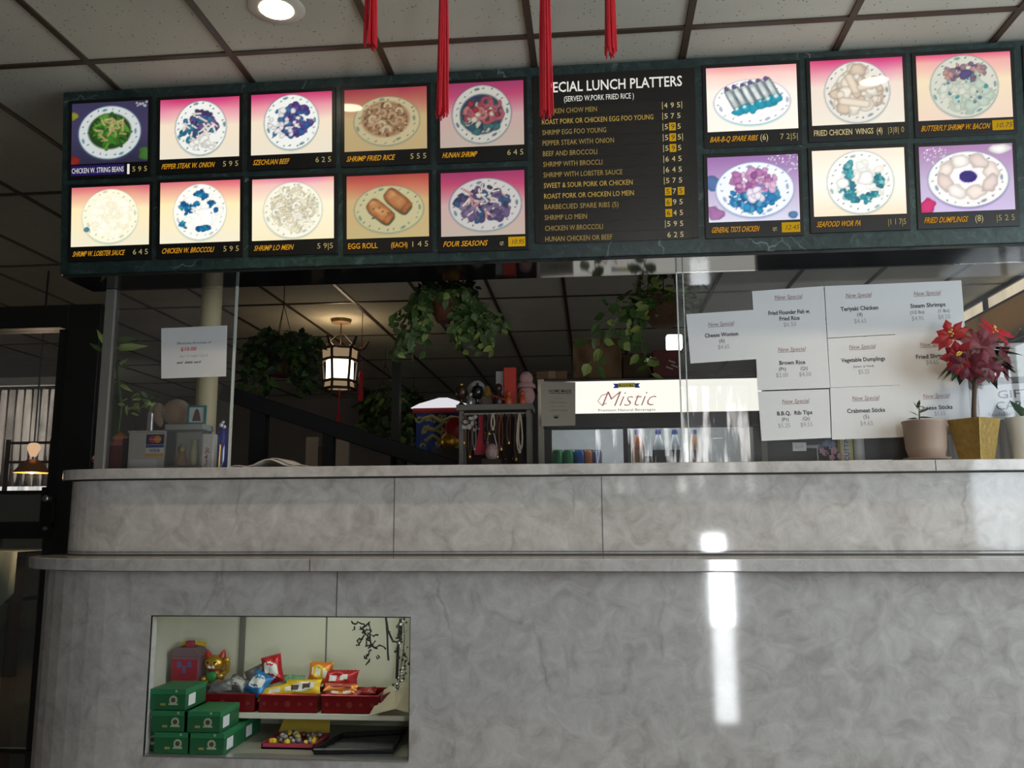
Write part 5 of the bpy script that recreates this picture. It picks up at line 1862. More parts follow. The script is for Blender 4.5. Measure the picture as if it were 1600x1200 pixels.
# ================================================================== RAILING, THIN POST, FAR FURNITURE
YRL = 5.2
rl = thing('stair_railing', 'black wooden stair rail sloping down behind the counter', 'railing', at(540, 720, YRL) * 1.0)
a_, b_ = at(345, 612, YRL), at(740, 742, YRL)
MBK = mat('black_wood', (.008, .008, .009, 1), .45)
bb = MB()
d_ = (b_ - a_)
n_ = V((-d_.z, 0, d_.x)).normalized()
hw = .05
bb.extrude_poly([a_ - n_ * hw, b_ - n_ * hw, b_ + n_ * hw, a_ + n_ * hw], (0, .09, 0), MBK)
bb.build('handrail', rl, bevel=.006)
for px, wpx in ((400, 26), (511, 17), (626, 12)):
    x = X(px, YRL, 690)
    w_ = wpx * YRL / FPX / 2
    t_ = (x - a_.x) / (b_.x - a_.x)
    z_ = a_.z + (b_.z - a_.z) * t_
    MB().box(x - w_, x + w_, YRL + .01, YRL + .08, 0, z_, MBK).build('newel_post', rl)
x = X(619, 5.6, 650)
MB().box(x - .026, x + .026, 5.57, 5.63, 0, Z(566, 5.6, 619), mat('olive_paint', (.03, .03, .022, 1), .6)).build('column_2', kind='structure')
# pale partition panels beyond the rail
x0, x1 = X(478, 8.5, 700), X(570, 8.5, 700)
pt = MB()
pt.box(x0, X(497, 8.5, 700), 8.5, 8.55, 0, 2.0, mat('grey_partition', (.30, .29, .28, 1), .7)).box(X(520, 8.5, 700), X(545, 8.5, 700), 8.5, 8.55, 0, 1.98, MATS['grey_partition']).box(X(497, 8.5), X(520, 8.5), 8.51, 8.54, 0, 1.9, M_WOODDARK)
tag(pt.build('partition_screen', loc=(x0, 8.5, 0)), 'pale grey upright partition panels seen under the stair rail', 'partition')
c = at(415, 688, 9.0)
dc = thing('dining_chair', 'dark red dining chair glimpsed under the sloping rail', 'chair', (c.x, 9.0, 0))
# tall stool-like chair seen only as its upholstered back
MB().box(c.x - .25, c.x + .25, 9.2, 9.26, .5, 1.55, mat('maroon_vinyl', (.06, .014, .012, 1), .4)).build('backrest', dc, bevel=.02)
MB().box(c.x - .25, c.x + .25, 8.8, 9.26, .42, .5, MATS['maroon_vinyl']).build('seat', dc, bevel=.02)
for sx in (-1, 1):
    for y in (8.83, 9.23):
        MB().box(c.x + sx * .22 - .02, c.x + sx * .22 + .02, y - .02, y + .02, 0, .42, M_WOODDARK).build('leg', dc)

# ---- pagoda-like cabinet with dragon relief
YPG = 6.0
x0, x1 = X(650, YPG, 680), X(742, YPG, 680)
zr0, zr1 = Z(712, YPG, 690), Z(646, YPG, 690)
pg = thing('pagoda_cabinet', 'red and blue shrine cabinet with gold dragon relief and white roof', 'cabinet', ((x0 + x1) / 2, YPG, 0))
MB().box(x0, x1, YPG, YPG + .4, 0, zr0 - .02, M_WOODDARK).build('plinth', pg)
MB().box(x0 - .10, x1 + .05, YPG - .08, YPG + .42, zr0 - .02, zr0 + .005, mat('red_lacquer', (.25, .02, .02, 1), .35)).build('ledge', pg)
MB().box(x0, x1, YPG, YPG + .38, zr0 + .005, zr1, mat('blue_panel', (.02, .06, .28, 1), .5)).build('painted_panel', pg)
MB().box(x0 - .02, x1 + .02, YPG - .03, YPG + .4, zr1, Z(638, YPG, 690), MATS['red_lacquer']).build('red_band', pg)
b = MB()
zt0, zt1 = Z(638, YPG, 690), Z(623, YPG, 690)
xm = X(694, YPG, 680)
b.extrude_poly([(x0 - .03, YPG - .05, zt0), (x1 + .03, YPG - .05, zt0), (x1 - .02, YPG - .05, zt0 + .012), (xm + .03, YPG - .05, zt1), (xm - .03, YPG - .05, zt1), (x0 + .03, YPG - .05, zt0 + .03)], (0, .45, 0), glow('daylight_glow_roof', (.9, .88, .92, 1), .8))  # daylight on the white roof put in as emission, no lamp inside
b.build('daylight_glow_roof', pg)
b = MB()
rng = random.Random(77)
M_GILT = mat('pale_gilt', (.52, .44, .18, 1), .4, metal=.35)
for k_ in range(34):
    px, py = rng.uniform(655, 722), rng.uniform(650, 706)
    p = at(px, py, YPG - .01)
    r_ = rng.uniform(.012, .03)
    pts = [p + V((r_ * (1 - t_ / 14) * math.cos(t_ * .7 + k_), 0, r_ * (1 - t_ / 14) * math.sin(t_ * .7 + k_))) for t_ in range(10)]
    b.tube(pts, .009, M_GILT, 6)
for pts in ([(660, 655), (675, 650), (690, 660), (705, 652), (722, 655)], [(662, 668), (680, 672), (695, 660), (712, 668)], [(664, 690), (676, 680), (690, 690), (700, 682)]):
    b.tube([at(x, y, YPG - .012) for x, y in pts], .016, M_GILT, 8)
b.build('dragon_relief', pg, smooth=True)
b = MB()
for px in (642, 660, 682):
    c = at(px, 708, YPG - .05)
    b.ball((c.x, YPG - .05, zr0 + .015), (.045, .03, .05), mat('wave_blue', (.03, .14, .40, 1), .4), 12, 8)
b.build('wave_relief', pg, smooth=True)
# gold and red lantern ball ornament
c = at(703, 690, 5.4)
go = thing('gold_ornament', 'gold and red round ornament beside the jewellery rack', 'ornament', (c.x, 5.4, 0))
MB().ball((c.x, 5.4, c.z), (.06, .05, .055), mat('gold_foil', (.75, .32, .03, 1), .25, metal=.7, var=.6, scale=70, bump=1.0), 18, 12).build('gold_ball', go, smooth=True)
MB().ball((c.x + .03, 5.42, c.z + .07), (.07, .04, .09), mat('red_foil', (.35, .01, .015, 1), .35), 16, 10).build('red_pouch', go, smooth=True)
MB().ball((c.x + .055, 5.36, c.z - .05), .02, M_GILT, 10, 8).build('coin', go, smooth=True)
MB().box(c.x - .1, c.x + .1, 5.32, 5.5, 0, c.z - .05, M_WOODDARK).build('pedestal', go)

# ================================================================== BACK SHELF AND JEWELLERY RACK
YRK = 4.35
bc = thing('back_counter', 'dark wooden back counter under the jewellery rack', 'counter', (-.9, 4.4, 0))
MB().box(-2.0, -.33, 4.22, 4.62, 1.16, 1.2, M_WOODDARK).build('top', bc)
MB().box(-1.98, -.35, 4.25, 4.6, 0, 1.16, M_WOODDARK).build('carcass', bc)
rx0, rx1 = X(717, YRK, 680), X(829, YRK, 680)
rzt = Z(632, YRK, 770)
rk = thing('jewellery_rack', 'grey jewellery rack hung with necklaces behind the counter', 'rack', ((rx0 + rx1) / 2, YRK, 1.2))
M_RACK = mat('grey_rack_paint', (.15, .135, .115, 1), .6)
for a in (rx0, rx1 - .022):
    MB().box(a, a + .022, YRK, YRK + .03, 1.2, rzt - .03, M_RACK).build('post', rk, bevel=.002)
    MB().box(a, a + .022, YRK + .12, YRK + .15, 1.2, rzt - .03, M_RACK).build('post', rk, bevel=.002)
MB().box(rx0 - .012, rx1 + .012, YRK - .02, YRK + .17, rzt - .03, rzt, M_RACK).build('top_shelf', rk, bevel=.002)
MB().box(rx0 + .022, rx1 - .022, YRK + .02, YRK + .03, rzt - .05, rzt - .04, M_GREYMETAL).build('hook_rail', rk)
MB().box(rx0 + .022, rx1 - .022, YRK + .135, YRK + .14, 1.2, rzt - .05, mat('rack_back', (.035, .022, .016, 1), .7)).build('back_board', rk)
# necklaces: one strand made with its bead loop, then copied
ncols = {'cream': mat('cream_pearl', (.55, .47, .36, 1), .35), 'brown': mat('brown_bead', (.10, .045, .03, 1), .35), 'black': mat('black_bead', (.012, .01, .01, 1), .3),
         'silver': mat('silver_bead', (.32, .30, .28, 1), .3, metal=.6), 'rust': mat('rust_bead', (.20, .06, .03, 1), .4)}
spec = [(734, 712, 'brown', 3, 'brown bead necklace hanging beside the rack post, nearest the white blossoms'), (741, 700, 'silver', 3.5, 'silver chain necklace hanging just left of the red pouch'), (770, 668, 'cream', 3.5, 'short cream bead loop at the middle of the rack'),
        (777, 712, 'brown', 3.5, 'long brown bead necklace right of the short cream loop'), (783, 700, 'rust', 4, 'rust red bead necklace at the middle of the rack'), (789, 716, 'black', 4, 'black bead necklace right of the rust red one'),
        (795, 690, 'brown', 4, 'short brown bead necklace between two black ones'), (800, 715, 'black', 3, 'black bead necklace left of the long cream strands'), (812, 704, 'cream', 6, 'long cream pearl necklace beside the right rack post'),
        (725, 690, 'rust', 2.5, 'rust red bead strand hugging the left rack post'), (758, 690, 'black', 3, 'black bead necklace hanging behind the red velvet bag'), (764, 676, 'brown', 3, 'short brown bead necklace between the bag and the cream loop'), (806, 716, 'brown', 2.5, 'long brown bead necklace just left of the pearl necklace'), (820, 712, 'black', 2, 'black bead strand hugging the right rack post'), (813, 698, 'cream', 4, 'cream pearl strand inside the long pearl necklace')]
for (px, py, cn_, wpx, lab) in spec:
    Y = YRK + .022 + (.006 if px == 813 else 0)
    c = at(px, py, Y)
    z0 = rzt - .045
    hw = wpx * Y / FPX
    r = thing('necklace', lab, 'necklace', (c.x, Y, z0), 'necklaces on the jewellery rack')
    lb_ = MB()
    L_ = z0 - c.z
    N = 40
    loop = []
    for j in range(N):
        a = 2 * math.pi * j / N
        t_ = (1 - math.cos(a)) / 2
        loop.append(V((c.x + hw * math.sin(a) * (.35 + .65 * t_), Y, z0 - L_ * t_)))
    lb_.tube(loop + [loop[0]], .0042 if cn_ == 'cream' else .0034, ncols[cn_], 6)
    lb_.build('bead_strand', r, smooth=True)
    MB().ball((c.x, Y, c.z - .006), (.008, .006, .011), M_GOLD if cn_ in ('brown', 'rust') else ncols[cn_], 10, 8).build('pendant', r, smooth=True)
# red pouch, red bag, sachet, white blossoms hung on the rack
c = at(752, 650, YRK)
rp = thing('red_pouch', 'red velvet bag with a handle loop hanging in the rack', 'bag', (c.x, YRK + .05, rzt - .045))
M_VELVET = mat('red_velvet', (.33, .006, .02, 1), .7, sheen=.5)
b = MB()
P = [at(x, y, YRK + .04) for x, y in ((748, 648), (756, 648), (758, 660), (756, 672), (764, 695), (766, 710), (740, 710), (744, 690), (748, 672), (747, 660))]
b.extrude_poly(P[::-1], (0, .03, 0), M_VELVET)
b.build('bag_body', rp, bevel=.006)
MB().tube([(c.x - .01, YRK + .055, P[0].z - .005), (c.x, YRK + .04, rzt - .042), (c.x + .01, YRK + .055, P[0].z - .005)], .003, M_VELVET, 6).build('loop', rp)
c = at(768, 700, YRK)
ps = thing('sequin_pouch', 'pale pink beaded pouch in front of the red velvet bag', 'pouch', (c.x, YRK + .03, 1.2))
MB().ball((c.x, YRK + .015, Z(706, YRK)), (.034, .020, .045), mat('pale_sequins', (.45, .30, .28, 1), .3, metal=.3, var=.7, scale=160, bump=1), 16, 10).build('pouch_body', ps, smooth=True)
MB().tube([(c.x - .025, YRK + .015, Z(698, YRK)), (c.x - .02, YRK + .015, Z(680, YRK)), (c.x + .01, YRK + .015, Z(676, YRK)), (c.x + .028, YRK + .015, Z(698, YRK))], .003, ncols['silver'], 6).build('handle', ps, smooth=True)
MB().box(c.x - .05, c.x + .05, YRK - .01, YRK + .04, 1.2, Z(717, YRK), M_WOODDARK).build('stand', ps)
c = at(732, 664, YRK - .02)
wb = thing('blossom_spray', 'spray of white and pink blossoms hung on the left rack post', 'flowers', (c.x, YRK - .02, c.z))
b = MB()
rng = random.Random(12)
for k_ in range(22):
    p = at(rng.uniform(724, 748), rng.uniform(650, 672) if k_ < 17 else rng.uniform(664, 674), YRK - .02 + rng.uniform(-.01, .02))
    m__ = mat('white_blossom', (.42, .38, .34, 1), .6) if rng.random() < .6 else (mat('pinkish_blossom', (.35, .20, .17, 1), .6) if rng.random() < .6 else ncols['black'])
    for j in range(5):
        a = 6.283 * j / 5 + k_
        b.leaf(p, V((math.cos(a), -.5, math.sin(a))), V((0, -1, 0)), .012, .009, m__)
b.build('blossoms', wb)
MB().tube([(rx0 + .011, YRK + .01, rzt - .04), (rx0 + .03, YRK - .02, rzt - .06), at(735, 662, YRK - .02), at(738, 690, YRK - .02)], .002, M_DARKLEAF, 5).build('stem', wb)

# on the rack's top shelf
YT = YRK + .06
c = at(741, 597, YT)
jar = thing('cellophane_bag', 'clear bag of pink and white sweets on the rack top', 'bag', (c.x, YT + .03, rzt))
MB().ball((c.x + .008, YT + .04, rzt + .072), (.055, .04, .072), glass('cellophane', (.9, .88, .9, 1), dust=.35, rough=.15), 18, 12).build('bag', jar, smooth=True)
b = MB()
for k_ in range(16):
    b.ball((c.x + rng.gauss(.004, .018), YT + .04 + rng.uniform(-.015, .015), rzt + .03 + rng.random() * .07), .014, [mat('pink_sweet', (.5, .26, .28, 1), .5), M_OLDWHITE][k_ % 2], 10, 7)
b.build('sweets', jar, smooth=True)
for (px, hgt, rr_, m__, nm, lab) in ((721, 30, .034, mat('dark_bronze', (.06, .032, .018, 1), .3, metal=.5), 'bronze_urn', 'dark bronze round urn, leftmost on the rack top'), (746, 30, .034, mat('black_lacquer', (.008, .007, .007, 1), .2), 'black_urn', 'black lacquered round urn in front of the sweets bag')):
    c = at(px, 608, YT - .04)
    u = thing(nm, lab, 'urn', (c.x, YT - .04, rzt))
    hz = hgt * YT / FPX
    MB().lathe([(.014, 0), (.018, .006), (.008, .015), (.010, .03), (rr_ * .8, .045), (rr_, .07), (rr_ * .8, .095), (.012, .105)], (c.x, YT - .04, rzt), m__, 18).build('urn_body', u, smooth=True)
    MB().ball((c.x, YT - .04, rzt + .11), .008, M_GOLD if nm[0] == 'b' and nm[1] == 'r' else m__, 8, 6).build('knob', u, smooth=True)
c = at(735, 625, YT - .06)
figurine('pewter_figurine', 'small pewter figurine between the two urns', 'figurine', (c.x, YT - .065, rzt), .07, ncols['silver'], ncols['silver'])
c = at(762, 620, YT)
bell = thing('brass_bell', 'gold bell-shaped ornament on a dark base', 'bell', (c.x, YT, rzt))
MB().box(c.x - .03, c.x + .03, YT - .025, YT + .025, rzt, rzt + .05, mat('antique_brown', (.09, .05, .03, 1), .5, var=.4)).build('base', bell, bevel=.004)
MB().lathe([(.028, .05), (.026, .06), (.016, .085), (.012, .10), (.004, .108)], (c.x, YT, rzt), M_GOLD, 18).build('bell', bell, smooth=True)
c = at(779, 620, YT - .04)
fg = figurine('seated_figurine', 'dark seated figurine draped with a red bead string', 'figurine', (c.x, YT - .04, rzt), .115, mat('dark_resin', (.03, .014, .012, 1), .35), MATS['dark_resin'])
b = MB()
for j in range(14):
    a = 6.283 * j / 14
    b.ball((c.x + .030 * math.cos(a), YT - .04 + .026 * math.sin(a), rzt + .035 + .008 * math.sin(a * 2)), .007, mat('red_bead', (.22, .03, .015, 1), .35), 8, 6)
b.build('bead_string', fg, smooth=True)
c = at(781, 595, YT + .03)
tag(MB().box(c.x - .022, c.x + .022, YT + .04, YT + .09, rzt, Z(580, YT + .04), mat('pale_grey_card', (.32, .30, .30, 1), .6)).build('grey_carton', loc=(c.x, YT + .06, rzt)), 'pale grey carton left of the red box', 'carton')
c = at(797, 600, YT + .02)
tag(MB().box(c.x - .032, c.x + .032, YT + .01, YT + .07, rzt, Z(574, YT + .01), mat('red_card', (.55, .035, .015, 1), .55)).build('red_carton', loc=(c.x, YT + .04, rzt), bevel=.002), 'tall bright red carton on the rack top', 'carton')
c = at(822, 600, YT + .02)
pk = thing('pink_plush_bag', 'pale pink wrapped plush bundle, rightmost on the rack top', 'plush toy', (c.x, YT + .03, rzt))
M_PINKF = mat('pale_pink_fluff', (.50, .29, .28, 1), .95, var=.25, scale=70, bump=1.0)
b = MB()
b.ball((c.x, YT + .03, rzt + .055), (.045, .035, .056), M_PINKF, 18, 12)
b.build('bundle', pk, smooth=True)
MB().ball((c.x, YT + .03, rzt + .145), (.036, .03, .040), M_PINKF, 16, 12).build('head', pk, smooth=True)
MB().lathe([(.048, -.012), (.05, 0), (.042, .012)], (c.x, YT + .03, rzt + .108), M_PINKF, 18).build('ruff', pk, smooth=True)
for k_, (px, lab) in enumerate(((795, 'small orange glazed figurine before the red carton'), (817, 'small orange glazed figurine before the pink bundle'))):
    c = at(px, 624, YT - .05)
    figurine('orange_figurine', lab, 'figurine', (c.x, YT - .055, rzt), .072, mat('orange_resin', (.50, .10, .03, 1), .35), MATS['orange_resin'])

# ================================================================== DRINKS FRIDGE
YFR = 4.65
fx0, fx1 = X(840, YFR, 650), .92
fzt = Z(590, YFR, 950)
fd = thing('drinks_fridge', 'glass-doored drinks fridge with a lit white header sign', 'fridge', ((fx0 + fx1) / 2, YFR, 0))
M_FBODY = mat('fridge_cream', (.36, .32, .27, 1), .5, var=.05)
b = MB()
b.box(fx0, fx0 + .035, YFR, YFR + .62, 0, fzt, M_FBODY).box(fx1 - .035, fx1, YFR, YFR + .62, 0, fzt, M_FBODY)
b.box(fx0 + .035, fx1 - .035, YFR + .58, YFR + .62, 0, fzt, mat('fridge_liner', (.75, .77, .78, 1), .5))
b.box(fx0 + .035, fx1 - .035, YFR + .02, YFR + .58, fzt - .05, fzt, M_BLACK)
b.box(fx0 + .035, fx1 - .035, YFR + .02, YFR + .58, 0, .2, M_BLACK)
b.build('body', fd, bevel=.004)
hz0, hz1 = Z(645, YFR, 950), Z(596, YFR, 950)
hx0 = X(846, YFR, 620)
M_HEAD = glow('header_light', (.96, .95, .86, 1), 1.05)
hd = MB().box(hx0, fx1 - .02, YFR - .02, YFR + .02, hz0, hz1, M_HEAD).build('header_sign', fd, bevel=.004)
b = MB()
yy = YFR - .0212
b.text('Mistic', at(940, 635, yy), .088, mat('brick_red_print', (.55, .20, .17, 1), .6, emit=.45), w=(X(1022, yy, 620) - X(942, yy, 620)), shear=.42, bold=-.018)
c0 = at(934, 634, yy)
b.tube([at(x, y, yy) for x, y in ((952, 614), (940, 618), (934, 627), (940, 633), (948, 630))], .0022, MATS['brick_red_print'], 5)
b.text('Premium Natural Beverages', at(935, 643, yy), .014, mat('dark_print', (.16, .15, .13, 1), .6, emit=.1), w=(X(1024, yy, 640) - X(935, yy, 640)))
b.build('brand_lettering', hd)
b = MB()
p0, p1 = at(966, 598.5, yy), at(992, 605, yy)
b.box(p0.x, p1.x, yy - .001, yy, p1.z, p0.z, mat('badge_yellow', (.55, .48, .06, 1), .6, emit=.3))
for sx, x_ in ((-1, p0.x), (1, p1.x)):
    b.extrude_poly([(x_, yy - .0005, p1.z - .003), (x_ + sx * .028, yy - .0005, p1.z - .003), (x_ + sx * .019, yy - .0005, (p0.z + p1.z) / 2 - .002), (x_ + sx * .028, yy - .0005, p0.z - .003), (x_, yy - .0005, p0.z - .003)][::-sx], (0, .0005, 0), mat('badge_blue', (.03, .06, .35, 1), .6, emit=.3))
b.text('ROYAL', ((p0.x + p1.x) / 2, yy - .0014, p1.z + .004), .014, M_INK, w=(p1.x - p0.x) * .9, align='C', bold=.02)
b.build('badge', hd)
MB().box(fx0 + .035, fx1 - .035, YFR - .01, YFR + .03, Z(668, YFR, 950), hz0 - .004, M_BLACK).build('door_header', fd)
dl_ = MB()
dl_.text('Delicious', at(965, 657, YFR - .011), .012, mat('faint_copper', (.14, .09, .06, 1), .5), w=.12)
dl_.build('header_script', fd)
bz = Z(735, YFR, 950) - .9
dz1 = Z(668, YFR, 950)
M_FG = glass('fridge_glass', (.92, .95, .96, 1), dust=.02)
for k_, (a, b2) in enumerate(((fx0 + .035, X(986, YFR, 690)), (X(974, YFR, 690), fx1 - .035))):
    dy = .0 if k_ else .022
    dr = bpy.data.objects.new('sliding_door', None)
    COL.objects.link(dr)
    dr.parent = fd
    ORG[dr.name] = ORG[fd.name]
    t = .042 if k_ == 0 else .035
    f_ = MB()
    t2 = X(981, YFR, 690) - X(974, YFR, 690)
    for q0_, q1_, q2_, q3_ in ((a, a + (.040 if k_ == 0 else t2), .2, dz1), (b2 - t2 if k_ == 0 else b2 - t, b2, .2, dz1), (a + .04, b2 - .02, dz1 - .006, dz1), (a + .04, b2 - .02, .2, .26)):
        f_.box(q0_, q1_, YFR + dy, YFR + dy + .02, q2_, q3_, M_BLACK)
    f_.build('door_frame', dr)
    MB().box(a + .02, b2 - .01, YFR + dy + .008, YFR + dy + .012, .26, dz1 - .006, M_FG).build('door_glass', dr)
MB().tube([(fx0 + .09, YFR + .1, dz1 + .03), (fx1 - .09, YFR + .1, dz1 + .03)], .013, glow('fridge_tube', (.95, .98, 1, 1), 10.0), 10).build('light_tube', fd)
FSZ = Z(702, YFR + .12, 900) - .122
for z_ in (FSZ, FSZ - .36, FSZ - .72):
    MB().box(fx0 + .036, fx1 - .036, YFR + .06, YFR + .57, z_ - .012, z_, mat('white_wire_shelf', (.6, .6, .6, 1), .4)).build('shelf', fd)
# cans
can_cols = [(871, (.02, .16, .06), 'green soda can, leftmost behind the fridge door'), (888, (.03, .20, .08), 'green soda can second from the fridge side'), (905, (.03, .10, .32), 'blue soda can between the green and copper cans'), (918, (.42, .15, .06), 'copper coloured soda can in the fridge'), (932, (.12, .16, .30), 'pale blue soda can, rightmost of the can row')]
for k_, (px, col, lab) in enumerate(can_cols):
    Y = YFR + .12 + .01 * k_
    c = at(px, 712, Y)
    cn = thing('soda_can', lab, 'can', (c.x, Y, FSZ), 'soda cans in the fridge')
    MB().lathe([(.024, 0), (.031, .008), (.031, .105), (.025, .116)], (c.x, Y, FSZ), mat('can_%d' % k_, col + (1,), .3, metal=.5), 20).build('can_body', cn, smooth=True)
    MB().lathe([(.025, .116), (.026, .120), (.022, .119), (.0, .117)], (c.x, Y, FSZ), mat('can_aluminium', (.7, .7, .7, 1), .3, metal=.9), 20).build('can_lid', cn, smooth=True)
bot_cols = [(997, (.40, .13, .06), 'orange tea bottle in the right half of the fridge', .3), (1029, (.55, .57, .60), 'clear water bottle with blue cap in the fridge', .2), (1055, (.50, .53, .58), 'clear water bottle behind the edge of the glass screen', .2), (1085, (.45, .22, .12), 'amber juice bottle behind the bright dusty glass', .3)]
for k_, (px, col, lab, rg) in enumerate(bot_cols):
    Y = YFR + .13
    c = at(px, 700, Y)
    hz = Z(672, Y, px) - FSZ
    bt = thing('drink_bottle', lab, 'bottle', (c.x, Y, FSZ), 'drink bottles in the fridge')
    MB().lathe([(.030, 0), (.034, .01), (.034, hz * .55), (.030, hz * .68), (.014, hz * .86), (.013, hz * .92)], (c.x, Y, FSZ), mat('bottle_%d' % k_, col + (1,), .15, coat=.5), 20).build('bottle_body', bt, smooth=True)
    MB().lathe([(.016, hz * .90), (.016, hz), (.012, hz * 1.005)], (c.x, Y, FSZ), mat('blue_cap', (.02, .04, .2, 1), .4), 14).build('cap', bt, smooth=True)
    MB().lathe([(.0345, hz * .15), (.0345, hz * .5)], (c.x, Y, FSZ), mat('dark_bottle_label', (.05, .055, .07, 1), .5) if k_ else mat('orange_bottle_label', (.35, .16, .06, 1), .5), 20).build('label_band', bt)
c = at(1035, 718, YFR + .09)
tag(MB().box(X(1008, YFR + .07, 718), X(1060, YFR + .07, 718), YFR + .055, YFR + .09, FSZ, Z(713, YFR + .07, 1030), mat('dark_tray', (.02, .025, .02, 1), .5)).build('shelf_tray', loc=(c.x, YFR + .07, FSZ)), 'dark shallow tray at the foot of the water bottles', 'tray')
# home-made notice on the fridge
quad_sheet('homemade_notice', [(845, 596), (899, 597), (899, 665), (846, 666)], YFR - .024,
           [('HOME MADE', .56, .24, .065, M_INK, dict(w=.66, bold=.02)), ('_', .56, .27, .012, M_INK, dict(w=.66)), ('ICED TEA', .5, .40, .04, M_INKGREY, dict(w=.3)), ('FRUIT PUNCH', .52, .49, .04, M_INKRED, dict(w=.46)), ('LEMONADE', .5, .58, .04, mat('pink_ink', (.5, .25, .22, 1), .8), dict(w=.42)), ('HOME-STYLE DRINK', .52, .67, .04, M_INKRED, dict(w=.52)), ('16oz', .45, .79, .05, M_INK, dict(w=.16)), ('_', .43, .83, .04, M_INK, dict(w=.12))],
           'pale home made drinks notice on the left of the fridge header', 'notice', m=mat('notice_cream', (.55, .50, .40, 1), .8, var=.04))

# on top of the fridge
def carton(px0, px1, py0, Y, depth, name, label, m__, zb_, tape=True):
    x0, x1 = X(px0, Y, 560), X(px1, Y, 560)
    zt2 = Z(py0, Y, (px0 + px1) / 2)
    r = thing(name, label, 'box', ((x0 + x1) / 2, Y + depth / 2, zb_))
    MB().box(x0, x1, Y, Y + depth, zb_, zt2, m__).build('box_body', r, bevel=.003)
    if tape:
        MB().box((x0 + x1) / 2 - .02, (x0 + x1) / 2 + .02, Y - .001, Y + depth, zt2, zt2 + .001, mat('packing_tape', (.26, .17, .09, 1), .3)).box((x0 + x1) / 2 - .02, (x0 + x1) / 2 + .02, Y - .001, Y, zt2 - .04, zt2, MATS['packing_tape']).build('tape', r)
    return r


carton(895, 971, 529, 4.85, .3, 'cardboard_box', 'brown cardboard box standing on the fridge under the pothos', M_CARD, fzt)
carton(838, 886, 580, 4.80, .3, 'flat_cardboard_box', 'low brown cardboard box at the left end of the fridge top', M_CARD, fzt)
carton(973, 1016, 554, 4.95, .25, 'wooden_crate', 'dark wooden crate beside the cardboard box on the fridge', mat('crate_wood', (.12, .07, .04, 1), .8), fzt, False)
r = carton(1020, 1062, 547, 4.82, .25, 'red_snack_box', 'dark red printed box at the right of the fridge top', mat('dark_red_card', (.15, .025, .02, 1), .6), fzt, False)
b = MB()
for (px, py) in ((1050, 565), (1046, 575), (1054, 572)):
    p = at(px, py, 4.815)
    b.obox(p, (.04, .006, .008), M_OLDWHITE, (0, .4, 0))
b.build('printed_stripes', r)
c = at(1056, 533, 5.0)
lt = thing('emergency_lamp', 'bright white lamp glowing beside the coir basket', 'lamp', (c.x, 5.13, fzt))
MB().box(c.x - .045, c.x + .05, 5.10, 5.16, Z(545, 5.1, 1056), Z(522, 5.1, 1056), glow('lamp_white', (1, .97, .88, 1), 3.0)).build('lamp_head', lt, bevel=.01)
MB().box(c.x - .01, c.x + .015, 5.16, 5.18, fzt, Z(530, 5.1, 1056), M_BLACK).build('stem', lt)
MB().box(c.x - .05, c.x + .05, 5.11, 5.19, fzt, fzt + .01, M_BLACK).build('base', lt)

# ================================================================== RIGHT REAR: VALANCE OVER THE DINING WINDOW
M_VAL = mat('cream_valance', (.72, .60, .42, 1), .9, var=.15, scale=12)
_nt = M_VAL.node_tree
_tr = _nt.nodes.new('ShaderNodeBsdfTranslucent')
_tr.inputs[0].default_value = (.62, .47, .26, 1)
_mx = _nt.nodes.new('ShaderNodeMixShader')
_mx.inputs[0].default_value = .6
_nt.links.new(_nt.nodes['Principled BSDF'].outputs[0], _mx.inputs[1])
_nt.links.new(_tr.outputs[0], _mx.inputs[2])
_nt.links.new(_mx.outputs[0], _nt.nodes['Material Output'].inputs[0])
val = MB()
ya, yb_ = 5.2, 9.6
N = 44
pts_t, pts_b = [], []
for j in range(N * 4 + 1):
    y = ya + (yb_ - ya) * j / (N * 4)
    sc2 = abs(math.sin(math.pi * j / 4 / 2 * 1.0))
    pts_b.append((XR - .06, y, 2.60 - .05 * sc2))
    pts_t.append((XR - .06, y, 2.86))
n = len(pts_b)
vs = pts_b + pts_t + [(XR - .05, p[1], p[2]) for p in pts_b] + [(XR - .05, p[1], p[2]) for p in pts_t]
fs = []
for j in range(n - 1):
    fs += [(j, n + j, n + j + 1, j + 1), (2 * n + j, 2 * n + j + 1, 3 * n + j + 1, 3 * n + j), (n + j, 3 * n + j, 3 * n + j + 1, n + j + 1), (j, j + 1, 2 * n + j + 1, 2 * n + j)]
fs += [(0, 2 * n, 3 * n, n), (n - 1, 2 * n - 1, 4 * n - 1, 3 * n - 1)]
val.add(vs, fs, M_VAL)
vt = thing('window_valance', 'cream scalloped valance over the dining room side window', 'valance', (XR - .055, 7.4, 2.7))
val.build('cloth', vt)
MB().tube([(XR - .055, ya, 2.86), (XR - .055, yb_, 2.86)], .012, M_GREYMETAL, 8).build('rod', vt)
for y in (ya + .1, yb_ - .1):
    MB().box(XR - .06, XR, y, y + .02, 2.85, 2.87, M_GREYMETAL).build('bracket', vt)

